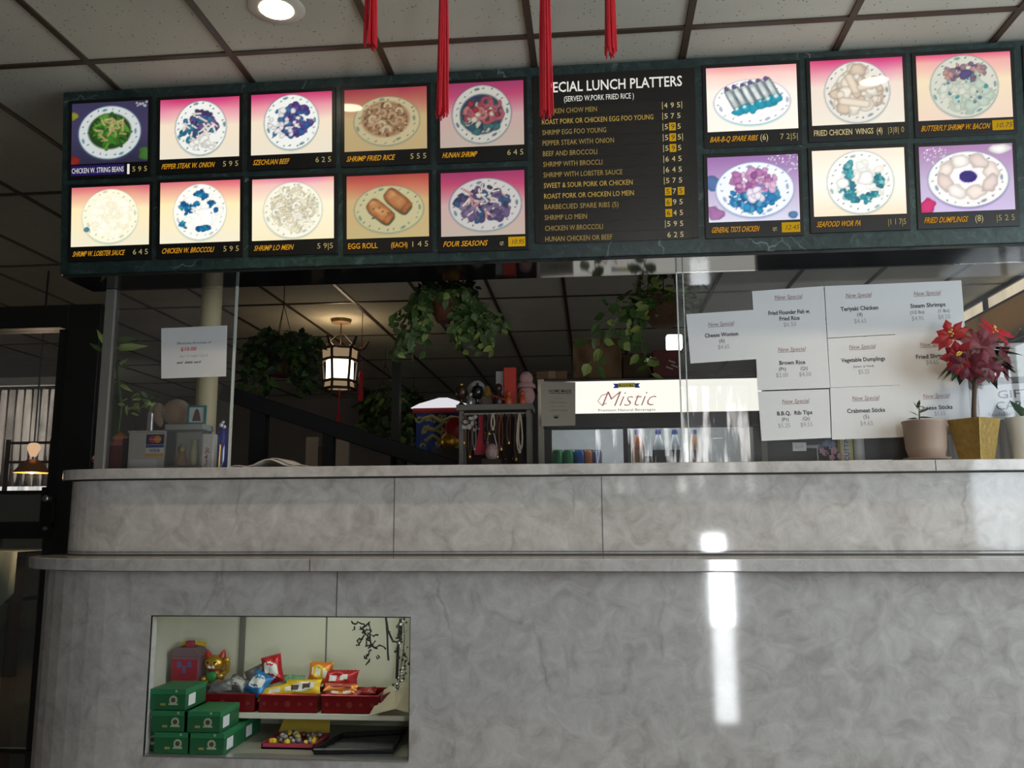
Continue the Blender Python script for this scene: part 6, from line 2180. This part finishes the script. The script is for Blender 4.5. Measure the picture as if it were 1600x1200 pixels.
# ================================================================== BEYOND THE DOOR
YW = 9.0
wx0, wx1 = X(-60, YW, 650), X(100, YW, 650)
M_LACE = curtain_pane('lace_daylight', 1.0, 9.0, (.95, .93, .88, 1), .35)
w = MB()
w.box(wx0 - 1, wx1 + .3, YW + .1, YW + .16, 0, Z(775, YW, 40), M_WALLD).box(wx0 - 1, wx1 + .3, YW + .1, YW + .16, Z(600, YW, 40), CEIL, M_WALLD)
w.build('wall_side_dining', kind='structure')
window(4, wx0, wx1, YW + .11, YW + .15, Z(775, YW, 40), Z(600, YW, 40), M_LACE, bars=0)
cu = thing('lace_curtain', 'sheer lace curtain gathered over the window beyond the door', 'curtain', ((wx0 + wx1) / 2, YW, Z(605, YW, 40)))
M_SHEER = glass('sheer_lace', (.80, .75, .70, 1), dust=.22)
b = MB()
N = 60
pt_, pb_ = [], []
for j in range(N + 1):
    x = wx0 + (wx1 - wx0) * j / N
    y = YW + .02 * math.sin(j * 1.3)
    pt_.append((x, y, Z(607, YW, 40) + .012 * math.cos(j * 1.3)))
    pb_.append((x, y, Z(760, YW, 40)))
vs = pb_ + pt_
b.add(vs, [(j, j + 1, N + 2 + j, N + 1 + j) for j in range(N)], M_SHEER)
cl = b.build('cloth', cu, smooth=True)
so = cl.modifiers.new('thickness', 'SOLIDIFY')
so.thickness = .003
MB().tube([(wx0, YW + .01, Z(607, YW, 40)), (wx1, YW + .01, Z(607, YW, 40))], .012, M_GREYMETAL, 8).build('rod', cu)
# lit strip on the ceiling edge above that window, put in as a pale box
MB().box(wx0 - .8, wx1 + .3, YW - .02, YW + .08, Z(602, YW, 40), Z(590, YW, 40), mat('pale_lit_strip', (.62, .60, .54, 1), .7)).build('trim_2', kind='structure')
# table lamp with copper shade on the table
YTB = 6.3
tc_ = at(22, 870, YTB)
zt_ = Z(862, YTB, 20)
tb = thing('dining_table', 'dining table with white cloth beyond the glass door', 'table', (tc_.x - .2, YTB, 0))
MB().box(tc_.x - 1.1, X(40, YTB, 870), YTB - .1, YTB + .8, zt_ - .03, zt_, M_WOODDARK).build('tabletop', tb)
for sx in (tc_.x - 1.0, X(40, YTB, 870) - .1):
    MB().box(sx, sx + .06, YTB, YTB + .06, 0, zt_ - .03, M_WOODDARK).build('leg', tb)
    MB().box(sx, sx + .06, YTB + .65, YTB + .71, 0, zt_ - .03, M_WOODDARK).build('leg', tb)
b = MB()
xa, xb = tc_.x - 1.1, X(42, YTB, 870)
N = 26
bot = [(xa + (xb - xa) * j / N, YTB - .12 + .012 * math.sin(j * 1.7), zt_ - (.30 if j < N - 8 else .30 + .13 * math.sin((j - N + 8) / 8 * 3.14))) for j in range(N + 1)]
topv = [(p[0], YTB - .115, zt_ + .004) for p in bot]
back = [(p[0], YTB + .8, zt_ + .004) for p in bot]
n = N + 1
b.add(bot + topv + back, [(j, j + 1, n + j + 1, n + j) for j in range(N)] + [(n + j, n + j + 1, 2 * n + j + 1, 2 * n + j) for j in range(N)], mat('white_cloth', (.42, .42, .36, 1), .9))
o = b.build('tablecloth', loc=(tc_.x - .2, YTB, zt_), smooth=True)
tag(o, 'white tablecloth hanging over the table beyond the door', 'tablecloth')
so = o.modifiers.new('thickness', 'SOLIDIFY')
so.thickness = .003
YL = 5.9
c = at(50, 735, YL)
lm = thing('pendant_lamp', 'copper shaded pendant lamp glowing before the lace curtain', 'lamp', (c.x, YL, CEIL))
MB().lathe([(.024, .08), (.04, .076), (.08, .04), (.125, -.016), (.12, -.018), (.072, .036), (.0, .072)], (c.x, YL, c.z), mat('copper_shade', (.50, .18, .05, 1), .35, metal=.6), 22).build('lamp_shade', lm, smooth=True)
MB().tube([(c.x, YL, c.z + .08), (c.x, YL, CEIL)], .006, M_BLACK, 6).build('cord', lm)
MB().ball((c.x, YL, c.z + .0), .026, glow('warm_bulb', (1, .66, .3, 1), 5.0), 12, 8).build('bulb', lm)
MB().lathe([(.02, .0), (.044, .06), (.038, .09), (.022, .10)], (c.x, YL, c.z + .10), glow('glow_chimney', (1, .62, .36, 1), .75), 16).build('glass_chimney', lm, smooth=True)
pl_ = bpy.data.lights.new('pendant_bulb', 'POINT')
pl_.energy, pl_.color, pl_.shadow_soft_size = 16, (1, .74, .48), .05
po_ = bpy.data.objects.new('pendant_bulb', pl_)
COL.objects.link(po_)
po_.location = (c.x, YL, c.z - .06)
# dark slatted chair backs before the window
for px, lab in ((25, 'dark chair with a railed back in front of the lace curtain'),):
    c = at(px, 690, 7.6)
    ch = thing('tall_chair', lab, 'chair', (c.x, 7.6, 0))
    b = MB()
    for z_ in (Z(692, 7.6, 30), Z(722, 7.6, 30)):
        b.box(c.x - .1, c.x + .36, 7.6, 7.63, z_ - .012, z_ + .012, M_WOODDARK)
    b.build('back_rails', ch)
    for xx in (c.x - .1, c.x + .34):
        MB().box(xx, xx + .03, 7.6, 7.63, 0, Z(690, 7.6, 30) + .02, M_WOODDARK).build('back_post', ch)
    for xx in (c.x - .1, c.x + .34):
        MB().box(xx, xx + .03, 7.2, 7.23, 0, .46, M_WOODDARK).build('front_leg', ch)
    MB().box(c.x - .11, c.x + .38, 7.19, 7.63, .46, .50, M_WOODDARK).build('seat', ch)

# ================================================================== INSIDE THE DISPLAY NICHE
# green boxes
M_GBOX = mat('green_carton', (.012, .10, .035, 1), .5, var=.1)
M_GLID = mat('green_lid', (.02, .17, .065, 1), .45, var=.1)
gz0, bh, bw, bd = nz0 + .001, .077, .142, .17
gproto = thing('tea_carton', '', 'carton', (0, 0, 0), 'stacked green cartons in the niche')
b = MB()
b.box(-bw / 2, bw / 2, -bd / 2, bd / 2, 0, bh * .72, M_GBOX)
b.build('carton_body', gproto, bevel=.002)
b = MB()
b.box(-bw / 2 - .001, bw / 2 + .001, -bd / 2 - .001, bd / 2 + .001, bh * .72, bh - .002, M_GLID)
b.build('lid', gproto, bevel=.002)
b = MB()
yf = -bd / 2 - .0012
b.lathe([(.016, 0), (.016, .0008)], (.022, yf, .036), mat('emblem_pale', (.33, .38, .24, 1), .6), 18, rot90)
b.lathe([(.009, 0), (.009, .0006)], (.022, yf - .0008, .036), mat('emblem_dark', (.06, .05, .03, 1), .6), 14, rot90)
b.obox((.022, yf, .021), (.036, .0008, .006), MATS['emblem_pale'])
b.obox((-.018, yf, .020), (.02, .0008, .008), mat('emblem_gold', (.30, .24, .06, 1), .6))
b.obox((.033, yf - .001, .068), (.008, .0008, .008), MATS['emblem_pale'])
b.build('emblem', gproto)
b = MB()
b.box(bw / 2, bw / 2 + .0015, -bd / 2 + .02, -bd / 2 + .075, .012, .052, M_PAPER)
b.build('white_sticker', gproto)
YGB = 3.31
gspots = [(262, 2, 3.315, 'green carton on top of the stack in the niche corner'), (265, 1, 3.31, 'green carton in the middle layer, next to the niche edge'), (316, 1, 3.31, 'green carton in the middle layer, farther from the edge'),
          (221, 0, 3.36, 'green carton mostly hidden at the bottom niche corner'), (269, 0, 3.31, 'green carton in the bottom layer, second from the corner'), (322, 0, 3.31, 'green carton in the bottom layer, third from the corner')]
for k_, (px, lev, Y, lab) in enumerate(gspots):
    x = X(px, Y - bd / 2, 1100 + 30 * (2 - lev))
    if lev == 0 and px == 221:
        x = nx0 + .005 + bw / 2 - .10
    zz = gz0 + bh * lev
    if k_ == 0:
        gproto.location = (x, Y, zz)
        gproto['label'] = lab
        go_ = gproto
    else:
        dup(gproto, (x, Y, zz), lab)
dup(gproto, (X(352, 3.45, 1150) + .02, 3.50, gz0), 'green carton standing back in the shade of the bottom layer')
# red tins
M_TIN = mat('red_tin', (.20, .008, .012, 1), .25, metal=.35, var=.2)
tins = [(298, 397, 'red tin box under the grey sweet packets'), (404, 495, 'red tin box under the yellow packets in the middle'), (502, 590, 'red tin box under the red packets, with its lid raised')]
TZ = SHZ
th = Z(1086, 3.42, 450) - SHZ
TF = 3.42
for px0, px1, lab in tins:
    x0, x1 = X(px0, TF, 1098), X(px1, TF, 1098)
    r = thing('candy_tin', lab, 'tin', ((x0 + x1) / 2, TF + .08, TZ), 'red candy tins on the niche shelf')
    b = MB()
    e = .004
    b.box(x0, x1, TF, TF + .16, TZ, TZ + .005, M_TIN)
    b.box(x0, x1, TF, TF + e, TZ, TZ + th, M_TIN).box(x0, x1, TF + .16 - e, TF + .16, TZ, TZ + th, M_TIN).box(x0, x0 + e, TF, TF + .16, TZ, TZ + th, M_TIN).box(x1 - e, x1, TF, TF + .16, TZ, TZ + th, M_TIN)
    b.build('tin_body', r, bevel=.0015)
    b = MB()
    b.tube([(x0, TF, TZ + th), (x1, TF, TZ + th), (x1, TF + .16, TZ + th), (x0, TF + .16, TZ + th), (x0, TF, TZ + th)], .004, mat('tin_rim', (.34, .02, .03, 1), .25, metal=.5), 6)
    b.build('rolled_rim', r)
    b = MB()
    for k_ in range(5):
        xx = x0 + (x1 - x0) * (k_ + .5) / 5
        b.lathe([(.012 if k_ == 2 else .007, 0), (.012 if k_ == 2 else .007, .0008)], (xx, TF - .0002, TZ + th * .5), mat('tin_gold_print', (.20, .035, .02, 1), .35, metal=.3), 14, rot90)
    b.build('printed_medallions', r)
    MB().box(x0 + .006, x1 - .006, TF + .006, TF + .154, TZ + .005, TZ + th * .62, mat('tin_filler', (.12, .05, .03, 1), .9)).build('tray_insert', r)
    if px0 == 502:
        b = MB()
        b.extrude_poly([(x1, TF, TZ + th + .005), (x1 + .09, TF + .16, TZ + th + .045), (x1 + .09, TF + .165, TZ + th + .052), (x1, TF + .005, TZ + th + .012)], (0, 0, .0), M_TIN) if False else None
        b.hexa([V((x1 + .003, TF + .01, TZ + .002)), V((x1 + .012, TF + .01, TZ + .002)), V((x1 + .10, TF + .24, TZ + .002)), V((x1 + .09, TF + .24, TZ + .002)), V((x1 + .003, TF + .01, TZ + th)), V((x1 + .012, TF + .01, TZ + th)), V((x1 + .10, TF + .24, TZ + th + .01)), V((x1 + .09, TF + .24, TZ + th + .01))], M_TIN)
        b.build('lid', r, bevel=.001)
RIM = TZ + th


def packet(px, py, wpx, hpx, Y, cols, label, rot=0.0, tilt=-.5, name='snack_packet', crimp=True, seed=0, mats=None):
    """pillow-shaped foil packet centred on the picture point, leaning back by tilt"""
    rg = random.Random(seed)
    c = at(px, py, Y)
    w_, h_ = wpx * Y / FPX, hpx * Y / FPX
    r = thing(name, label, 'packet', c, 'sweet packets in the niche')
    M_ = Matrix.Translation(c) @ Euler((tilt, 0, 0)).to_matrix().to_4x4() @ Euler((0, rot, 0)).to_matrix().to_4x4()
    N = 18
    def surf(s_):
        vs = []
        for j in range(N + 1):
            for i in range(N + 1):
                u, v = i / N * 2 - 1, j / N * 2 - 1
                bul = .22 * h_ * (1 - u ** 4) * (1 - v ** 4) * (1 + .25 * math.sin(5 * u + seed) * math.cos(4 * v + seed))
                sq = 1 - .08 * (1 - abs(v)) * abs(u)
                zig = (.02 * h_ * (-1) ** i if abs(v) == 1 else 0)
                vs.append(M_ @ V((u * w_ / 2 * sq, s_ * bul, v * h_ / 2 + zig)))
        return vs
    grid = [(j * (N + 1) + i, j * (N + 1) + i + 1, (j + 1) * (N + 1) + i + 1, (j + 1) * (N + 1) + i) for j in range(N) for i in range(N)]
    m0 = cols[0]
    b_ = MB()
    b_.add(surf(-1), grid, m0)
    b_.add(surf(1), [f[::-1] for f in grid], m0)
    b_.build('wrapper', r, smooth=True)
    # printed patch raised a hair off the front
    b_ = MB()
    pv = surf(-1)
    off = M_.to_3x3() @ V((0, -.0012, 0))
    if len(cols) > 1:
        nc = len(cols) - 1
        for j in range(3, N - 3):
            for i in range(3, N - 3):
                u, v = (i + .5) / N * 2 - 1, (j + .5) / N * 2 - 1
                w1 = (u / .72) ** 2 + ((v - .12 * math.sin(3 * u + seed)) / .58) ** 2
                if w1 > 1:
                    continue
                band = abs(v - .12 * math.sin(3 * u + seed)) < .30
                if nc == 1:
                    mm = cols[1] if (band or w1 > .72) else None
                else:
                    mm = cols[1] if (band and math.sin(9 * u + seed) > -.55) else cols[2]
                if mm is None:
                    continue
                ids = grid[j * N + i]
                b_.add([pv[q_] + off for q_ in ids], [(0, 1, 2, 3)], mm)
        b_.build('printed_patch', r)
    return r


F_GREY = mat('grey_foil', (.17, .17, .18, 1), .35, metal=.4, var=.5, scale=60)
F_WHITE = mat('white_foil', (.60, .60, .56, 1), .4)
F_BLUE = mat('blue_foil', (.02, .16, .38, 1), .3, metal=.3)
F_RED = mat('red_foil_wrap', (.42, .018, .022, 1), .3, metal=.25)
F_YEL = mat('yellow_foil', (.66, .44, .015, 1), .35, metal=.15)
F_ORA = mat('orange_foil', (.62, .20, .03, 1), .3, metal=.25)
F_GRN = mat('pale_green_foil', (.16, .30, .15, 1), .4)
F_BRN = mat('brown_print', (.06, .025, .015, 1), .5)
F_DRED = mat('deep_red_wrap', (.30, .012, .012, 1), .35)
pk = [
    (320, 1078, 44, 20, 3.50, [F_GREY, F_BRN], 'purplish grey wrapped sweet at the left of the first tin', .1, -1.0),
    (345, 1072, 36, 22, 3.47, [F_GREY], 'grey wrapped sweet packet before the lucky cat', -.2, -.9),
    (372, 1068, 38, 24, 3.52, [F_GREY, F_WHITE], 'silver grey packet in the first tin beside the blue packet', .4, -.8),
    (402, 1056, 34, 32, 3.55, [F_GREY], 'dark grey upright packet behind the blue packet', -.5, -.5),
    (404, 1068, 34, 36, 3.46, [F_BLUE, F_WHITE], 'blue and white packet leaning on the first tin', .45, -.5),
    (426, 1046, 32, 42, 3.52, [F_RED, F_WHITE], 'red spiky packet standing up in the middle tin', -.25, -.2),
    (458, 1061, 36, 16, 3.55, [F_GRN], 'pale green packet behind the yellow packets', .05, -.9),
    (436, 1080, 66, 20, 3.45, [F_YEL, F_WHITE, F_YEL], 'yellow packet in the middle tin, beside the blue packet', -.22, -.6),
    (474, 1074, 56, 24, 3.46, [F_YEL, F_BRN, F_WHITE], 'yellow packet with brown lettering in the middle tin', -.05, -.5),
    (501, 1051, 38, 32, 3.52, [F_ORA, F_WHITE, F_YEL], 'orange packet with flared ends standing above the tins', .05, -.25),
    (533, 1060, 54, 26, 3.50, [F_RED, F_WHITE, F_RED], 'red packet on top of the right tin', .0, -.45),
    (533, 1074, 54, 14, 3.46, [F_ORA, F_DRED], 'orange red packet under the big red packet', .02, -.8),
    (536, 1083, 56, 14, 3.45, [F_DRED, F_WHITE, F_ORA], 'deep red packet lowest in the right tin', .04, -.8),
    (572, 1080, 30, 14, 3.50, [F_DRED], 'dark red wrapped sweet by the raised tin lid', -.2, -.9),
]
for k_, a in enumerate(pk):
    packet(*a[:7], rot=a[7], tilt=a[8], seed=k_ * 3 + 1)
c = at(570, 1069, 3.56)
pltt = thing('gold_dish', 'small shiny gold dish at the back of the right tin', 'dish', (c.x, 3.56, RIM - .03))
MB().lathe([(.02, 0), (.045, .012), (.05, .018), (.046, .018), (.0, .008)], (c.x, 3.56, RIM - .02), M_GOLD, 20).build('dish_body', pltt, smooth=True)

# toy house box
p0, p1 = at(268, 1025, 3.58), at(309, 1068, 3.58)
th_ = thing('house_box', 'red gift box shaped like a little house', 'box', ((p0.x + p1.x) / 2, 3.60, RZ))
MHB = mat('house_red', (.32, .022, .04, 1), .5)
x0, x1 = p0.x, p1.x
zt_ = p0.z
MB().box(x0, x1, 3.58, 3.66, RZ, zt_, mat('house_mauve', (.19, .10, .12, 1), .6)).build('box_body', th_, bevel=.002)
b = MB()
b.extrude_poly([(x0 - .004, 3.574, zt_), (x1 + .004, 3.574, zt_), (x1 - .02, 3.574, zt_ + .035), (x0 + .02, 3.574, zt_ + .035)], (0, .09, 0), mat('house_roof', (.17, .11, .12, 1), .6))
b.build('roof', th_)
MB().box(x0 + .006, x1 - .006, 3.577, 3.58, RZ + .008, zt_ - .014, MHB).build('front_print', th_)
b = MB()
MP = mat('house_window', (.12, .09, .22, 1), .5)
mx = (x0 + x1) / 2
b.box(mx - .032, mx - .012, 3.5755, 3.577, zt_ - .045, zt_ - .022, MP).box(mx + .012, mx + .032, 3.5755, 3.577, zt_ - .045, zt_ - .022, MP).box(mx - .008, mx + .008, 3.5755, 3.577, RZ + .045, RZ + .075, MP)
b.build('printed_windows', th_)
MB().obox((mx + .005, 3.61, zt_ + .046), (.035, .03, .024), MHB, (0, 0, .2)).build('bow', th_, bevel=.004)
MB().obox((mx + .045, 3.63, zt_ + .045), (.04, .012, .016), F_YEL, (0, .2, 0)).obox((mx - .03, 3.63, zt_ + .045), (.02, .012, .014), F_YEL, (0, -.2, 0)).build('yellow_tag', th_)
# beckoning cat
c = at(337, 1048, 3.62)
CZ = RZ
ct = thing('lucky_cat', 'golden beckoning cat figurine with red ears', 'figurine', (c.x, 3.62, CZ))
M_CAT = mat('cat_gold', (.60, .36, .05, 1), .28, metal=.65)
M_CATR = mat('cat_red', (.42, .03, .02, 1), .35)
hz_ = Z(1035, 3.62, 337)
sc3 = (hz_ - CZ) / .115
b = MB()
b.lathe([(.036 * sc3, 0), (.047 * sc3, .008 * sc3), (.048 * sc3, .035 * sc3), (.040 * sc3, .065 * sc3), (.028 * sc3, .085 * sc3)], (c.x, 3.62, CZ), mat('cat_brown', (.22, .11, .04, 1), .35, metal=.3), 22)
b.build('body', ct, smooth=True)
MB().ball((c.x, 3.61, hz_), (.045, .038, .034), M_CAT, 18, 12).build('head', ct, smooth=True)
b = MB()
for sx in (-1, 1):
    q_ = V((c.x + sx * .030, 3.61, hz_ + .024))
    b.lathe([(.017, 0), (.010, .018), (.001, .032)], q_, M_CATR, 10, Euler((0, sx * .25, 0)).to_matrix())
b.build('ears', ct, smooth=True)
b = MB()
b.ball((c.x - .016, 3.574, hz_ + .006), (.007, .003, .004), M_BLACK, 8, 6).ball((c.x + .016, 3.574, hz_ + .006), (.007, .003, .004), M_BLACK, 8, 6)
b.ball((c.x - .008, 3.572, hz_ - .012), (.009, .006, .007), F_WHITE, 10, 8).ball((c.x + .008, 3.572, hz_ - .012), (.009, .006, .007), F_WHITE, 10, 8)
b.ball((c.x, 3.569, hz_ - .005), (.004, .003, .003), M_CATR, 8, 6)
b.build('face', ct, smooth=True)
b = MB()
b.tube([(c.x + .036, 3.61, CZ + .055 * sc3), (c.x + .056, 3.605, CZ + .075 * sc3), (c.x + .058, 3.60, hz_ + .008)], [.013, .012, .011], M_CAT, 10)
b.ball((c.x + .057, 3.596, hz_ + .014), .013, M_CAT, 12, 8)
b.build('raised_paw', ct, smooth=True)
MB().lathe([(.030, 0), (.034, .005), (.030, .010)], (c.x, 3.613, CZ + .078 * sc3), M_CATR, 18).build('collar', ct, smooth=True)
MB().ball((c.x, 3.583, CZ + .042 * sc3), (.026, .012, .022), mat('cat_bib', (.03, .22, .05, 1), .4), 14, 8).build('bib', ct, smooth=True)
b = MB()
for sx in (-1, 1):
    b.ball((c.x + sx * .026, 3.585, CZ + .012), (.016, .018, .010), M_CAT, 12, 8)
b.ball((c.x - .034, 3.585, CZ + .03 * sc3), .012, M_CAT, 10, 8).ball((c.x + .036, 3.58, CZ + .05 * sc3), (.016, .01, .01), M_GOLD, 10, 8)
b.build('feet', ct, smooth=True)
# lace doily / paper hanging over the shelf edge at the right
b = MB()
Yd = 3.39
P = [at(x, y, Y) for x, y, Y in ((576, 1118, Yd - .03), (598, 1112, Yd - .03), (618, 1107, Yd - .035), (640, 1114, Yd - .02), (642, 1065, 3.50), (616, 1068, 3.56), (600, 1078, 3.52), (588, 1098, 3.44))]
for p in P[4:]:
    p.z = max(p.z, SHZ + .012)
b.add(P, [(0, 1, 7), (1, 2, 6, 7), (2, 5, 6), (2, 3, 4, 5)], mat('beige_napkin', (.47, .42, .30, 1), .9))
o = b.build('paper_napkin', loc=(P[2].x, Yd + .05, SHZ))
tag(o, 'beige paper napkin drooping over the shelf edge', 'napkin')
so = o.modifiers.new('thickness', 'SOLIDIFY')
so.thickness = .003
# crystal garland above it
gd = thing('bead_garland', 'silvery bead garland hanging in the right niche corner', 'garland', at(630, 970, 3.45))
b = MB()
rng = random.Random(61)
for k_ in range(70):
    t_ = k_ / 69
    p = at(632 - 14 * math.sin(t_ * 7) * .5 - 8 * t_ + rng.gauss(0, 5), 966 + 112 * t_, 3.48 + rng.uniform(-.03, .03))
    b.ball(p, rng.uniform(.003, .007), [MATS['crystal'], mat('smoky_bead', (.06, .07, .05, 1), .3), M_DARKLEAF][k_ % 3], 7, 5)
b.tube([at(630, 960, 3.48), at(632, 1000, 3.48), at(622, 1078, 3.48)], .0015, M_DARKMETAL, 5)
b.build('beads', gd, smooth=True)
# lower level: pink candy box, black tray
x0, x1 = X(408, 3.32, 1170), X(492, 3.32, 1170)
bz_ = gz0
cb = thing('candy_box', 'pink and yellow open candy box on the niche floor', 'box', ((x0 + x1) / 2, 3.40, bz_))
zf = Z(1157, 3.32, 450) - .012
b = MB()
MPK2 = mat('hot_pink_card', (.42, .045, .08, 1), .5)
b.box(x0, x1, 3.32, 3.50, bz_, bz_ + .006, MPK2).box(x0, x1, 3.32, 3.325, bz_, zf, MPK2).box(x0, x1, 3.495, 3.50, bz_, zf, MPK2).box(x0, x0 + .005, 3.32, 3.5, bz_, zf, MPK2).box(x1 - .005, x1, 3.32, 3.5, bz_, zf, MPK2)
b.build('tray', cb)
b = MB()
b.hexa([V((x0, 3.50, zf)), V((x1, 3.50, zf)), V((x1, 3.505, zf)), V((x0, 3.505, zf)), V((x0 + .01, 3.53, zf + .045)), V((x1 - .01, 3.53, zf + .045)), V((x1 - .01, 3.535, zf + .045)), V((x0 + .01, 3.535, zf + .045))], mat('yellow_flap', (.42, .30, .04, 1), .5))
b.build('flap', cb)
b = MB()
for k_ in range(46):
    b.ball((rng.uniform(x0 + .02, x1 - .02), rng.uniform(3.34, 3.48), zf - .006 + rng.uniform(0, .012)), rng.uniform(.008, .014), [F_GREY, F_BRN, F_YEL, F_WHITE][k_ % 4], 8, 6)
b.build('wrapped_candies', cb, smooth=True)
x0, x1 = X(492, 3.27, 1178), X(614, 3.27, 1178)
bt = thing('black_tray', 'black rimmed tray lying before the candy box', 'tray', ((x0 + x1) / 2, 3.33, bz_))
b = MB()
b.box(x0, x1, 3.26, 3.45, bz_, bz_ + .006, mat('speckled_tray', (.10, .10, .10, 1), .6, var=.9, scale=130))
b.build('tray_floor', bt)
b = MB()
b.tube([(x0, 3.26, bz_ + .016), (x0 + .05, 3.45, bz_ + .022), (x1, 3.45, bz_ + .04), (x1, 3.26, bz_ + .016), (x0, 3.26, bz_ + .010)], .011, M_BLACK, 8)
b.build('rim', bt, smooth=True)

bpy.context.view_layer.update()
